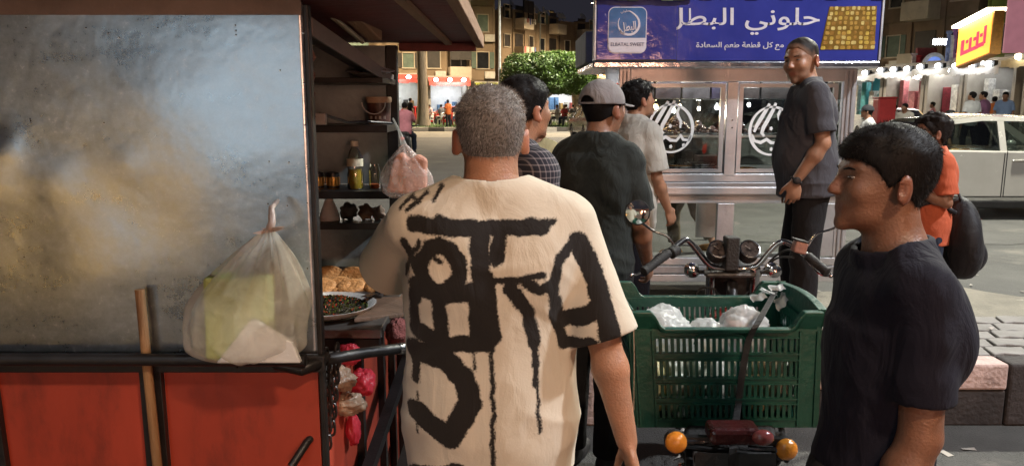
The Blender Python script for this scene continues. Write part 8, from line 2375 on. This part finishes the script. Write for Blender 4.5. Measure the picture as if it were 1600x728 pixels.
small(818, 49, -40, 1.7, 'person in blue standing by the trunk of the clipped tree', (.06, .07, .30), DK, G1, z=.16)
G2 = 'people sitting at the cafe tables'
SE = [(870, 50, 70, (.55, .55, .55), 'white shirted guest at the chair nearest right of the tree trunk'), (882, 49.5, 150, (.35, .05, .05), 'guest in red on the second chair right of the tree trunk'), (896, 50.5, 20, (.12, .12, .13), 'guest in dark grey on the third chair right of the tree trunk'),
      (907, 49.8, 130, (.5, .42, .3), 'guest in beige near the right end of the cafe'), (916, 51, -50, (.06, .06, .1), 'guest in navy near the right end of the cafe'), (923, 50.2, 100, (.5, .5, .52), 'guest in pale grey at the right end of the cafe'),
      (839, 52, 30, (.30, .08, .10), 'guest in wine red left of the tree trunk'), (827, 51.4, -60, (.45, .45, .42), 'guest in off white left of the tree trunk'), (849, 53, 140, (.04, .04, .05), 'guest in black close by the tree trunk'),
      (671, 50, 150, (.6, .45, .45), 'guest in pale pink on a white chair by the palm'), (690, 51, 40, (.10, .10, .11), 'guest in charcoal between palm and red chairs'), (714, 51, 120, (.05, .05, .06), 'guest in black on a red chair'), (701, 50.2, 35, (.4, .05, .06), 'guest in red on a red chair'), (723, 52, 60, (.3, .3, .33), 'guest in grey beside the head of the grey haired man'), (886, 53, 55, (.25, .3, .4), 'guest in blue grey in the back row of the cafe')]
for px, Y, rz, c, lb in SE: small(px, Y, rz, 1.7, lb, c, DK if int(px) % 2 else (.05, .06, .1), G2, sit=True, z=.14, h=.028)

# motor scooter rider in pink by the cart's far corner
SX, SYY = at(634, 190, 22).x, 22.0
sct = thing('scooter', (SX, SYY, 0), 'dark scooter ridden by the person in pink beside the far post of the cart', 'scooter')
for y in (SYY - .6, SYY + .6):
    m = MB(); m.tube([(SX, y + .22 * math.cos(a), .26 + .22 * math.sin(a)) for a in [i * .3927 for i in range(16)]], .05, 8, closed=True); w = m.build('wheel', RUB, sct, smooth=True)
    m = MB(); m.cyl((SX - .04, y, .26), (SX + .04, y, .26), .17, n=18); m.build('rim', DKMET, w)
m = MB(); m.tube([(SX, SYY - .75, .75), (SX, SYY - .3, .72), (SX, SYY - .15, .35), (SX, SYY + .25, .33), (SX, SYY + .45, .95)], [.10, .14, .12, .12, .07], 12); m.build('body', MT("scooter_paint", (.04, .04, .045), rough=.3, coat=.5), sct, smooth=True)
m = MB(); m.bar((SX, SYY - .75, .86), (SX, SYY - .1, .82), .28, .10); m.build('seat', RUB, sct, bevel=.03)
m = MB(); m.tube([(SX - .32, SYY + .36, 1.05), (SX, SYY + .48, 1.0), (SX + .32, SYY + .36, 1.05)], .018, 8); m.build('handlebar', CHROME, sct)
m = MB(); m.ell((SX, SYY - .80, .72), (.06, .03, .04)); m.build('taillight', bpy.data.materials['tail_red'], sct, smooth=True)
B = Body(fine=False, legs={'L': ((-.3, 1, -.35), (0, .2, -1)), 'R': ((.3, 1, -.35), (0, .2, -1))}, arms={'L': ((-.25, .6, -.7), (.05, 1, -.1)), 'R': ((.25, .6, -.7), (-.05, 1, -.1))}, lean=(-10, 0, 0))
person('rider in a pink shirt on the scooter beside the far post of the cart', (SX, SYY - .28, .27), 0, 1.72, B, SK_TAN, dict(mat=fabric("pink_cotton", (.55, .22, .26)), loose=.02, sleeve=.8, hem=.84, h=.018), dict(mat=JEAN), dict(mat=H_BLACK, h=.014), SHOEM, h=.018)
# red lit motorbike tail beyond the cap of the man (moving traffic on the far lane)
car('dark hatchback with a lit red tail lamp beside the grey cap', (at(938, 190, 34).x, 36, 0), math.pi / 2 + .15, 3.9, 1.5, MT("night_blue_paint", (.02, .022, .03), rough=.25, coat=.6, bump=0), 'cars parked along the far road', detail=False)
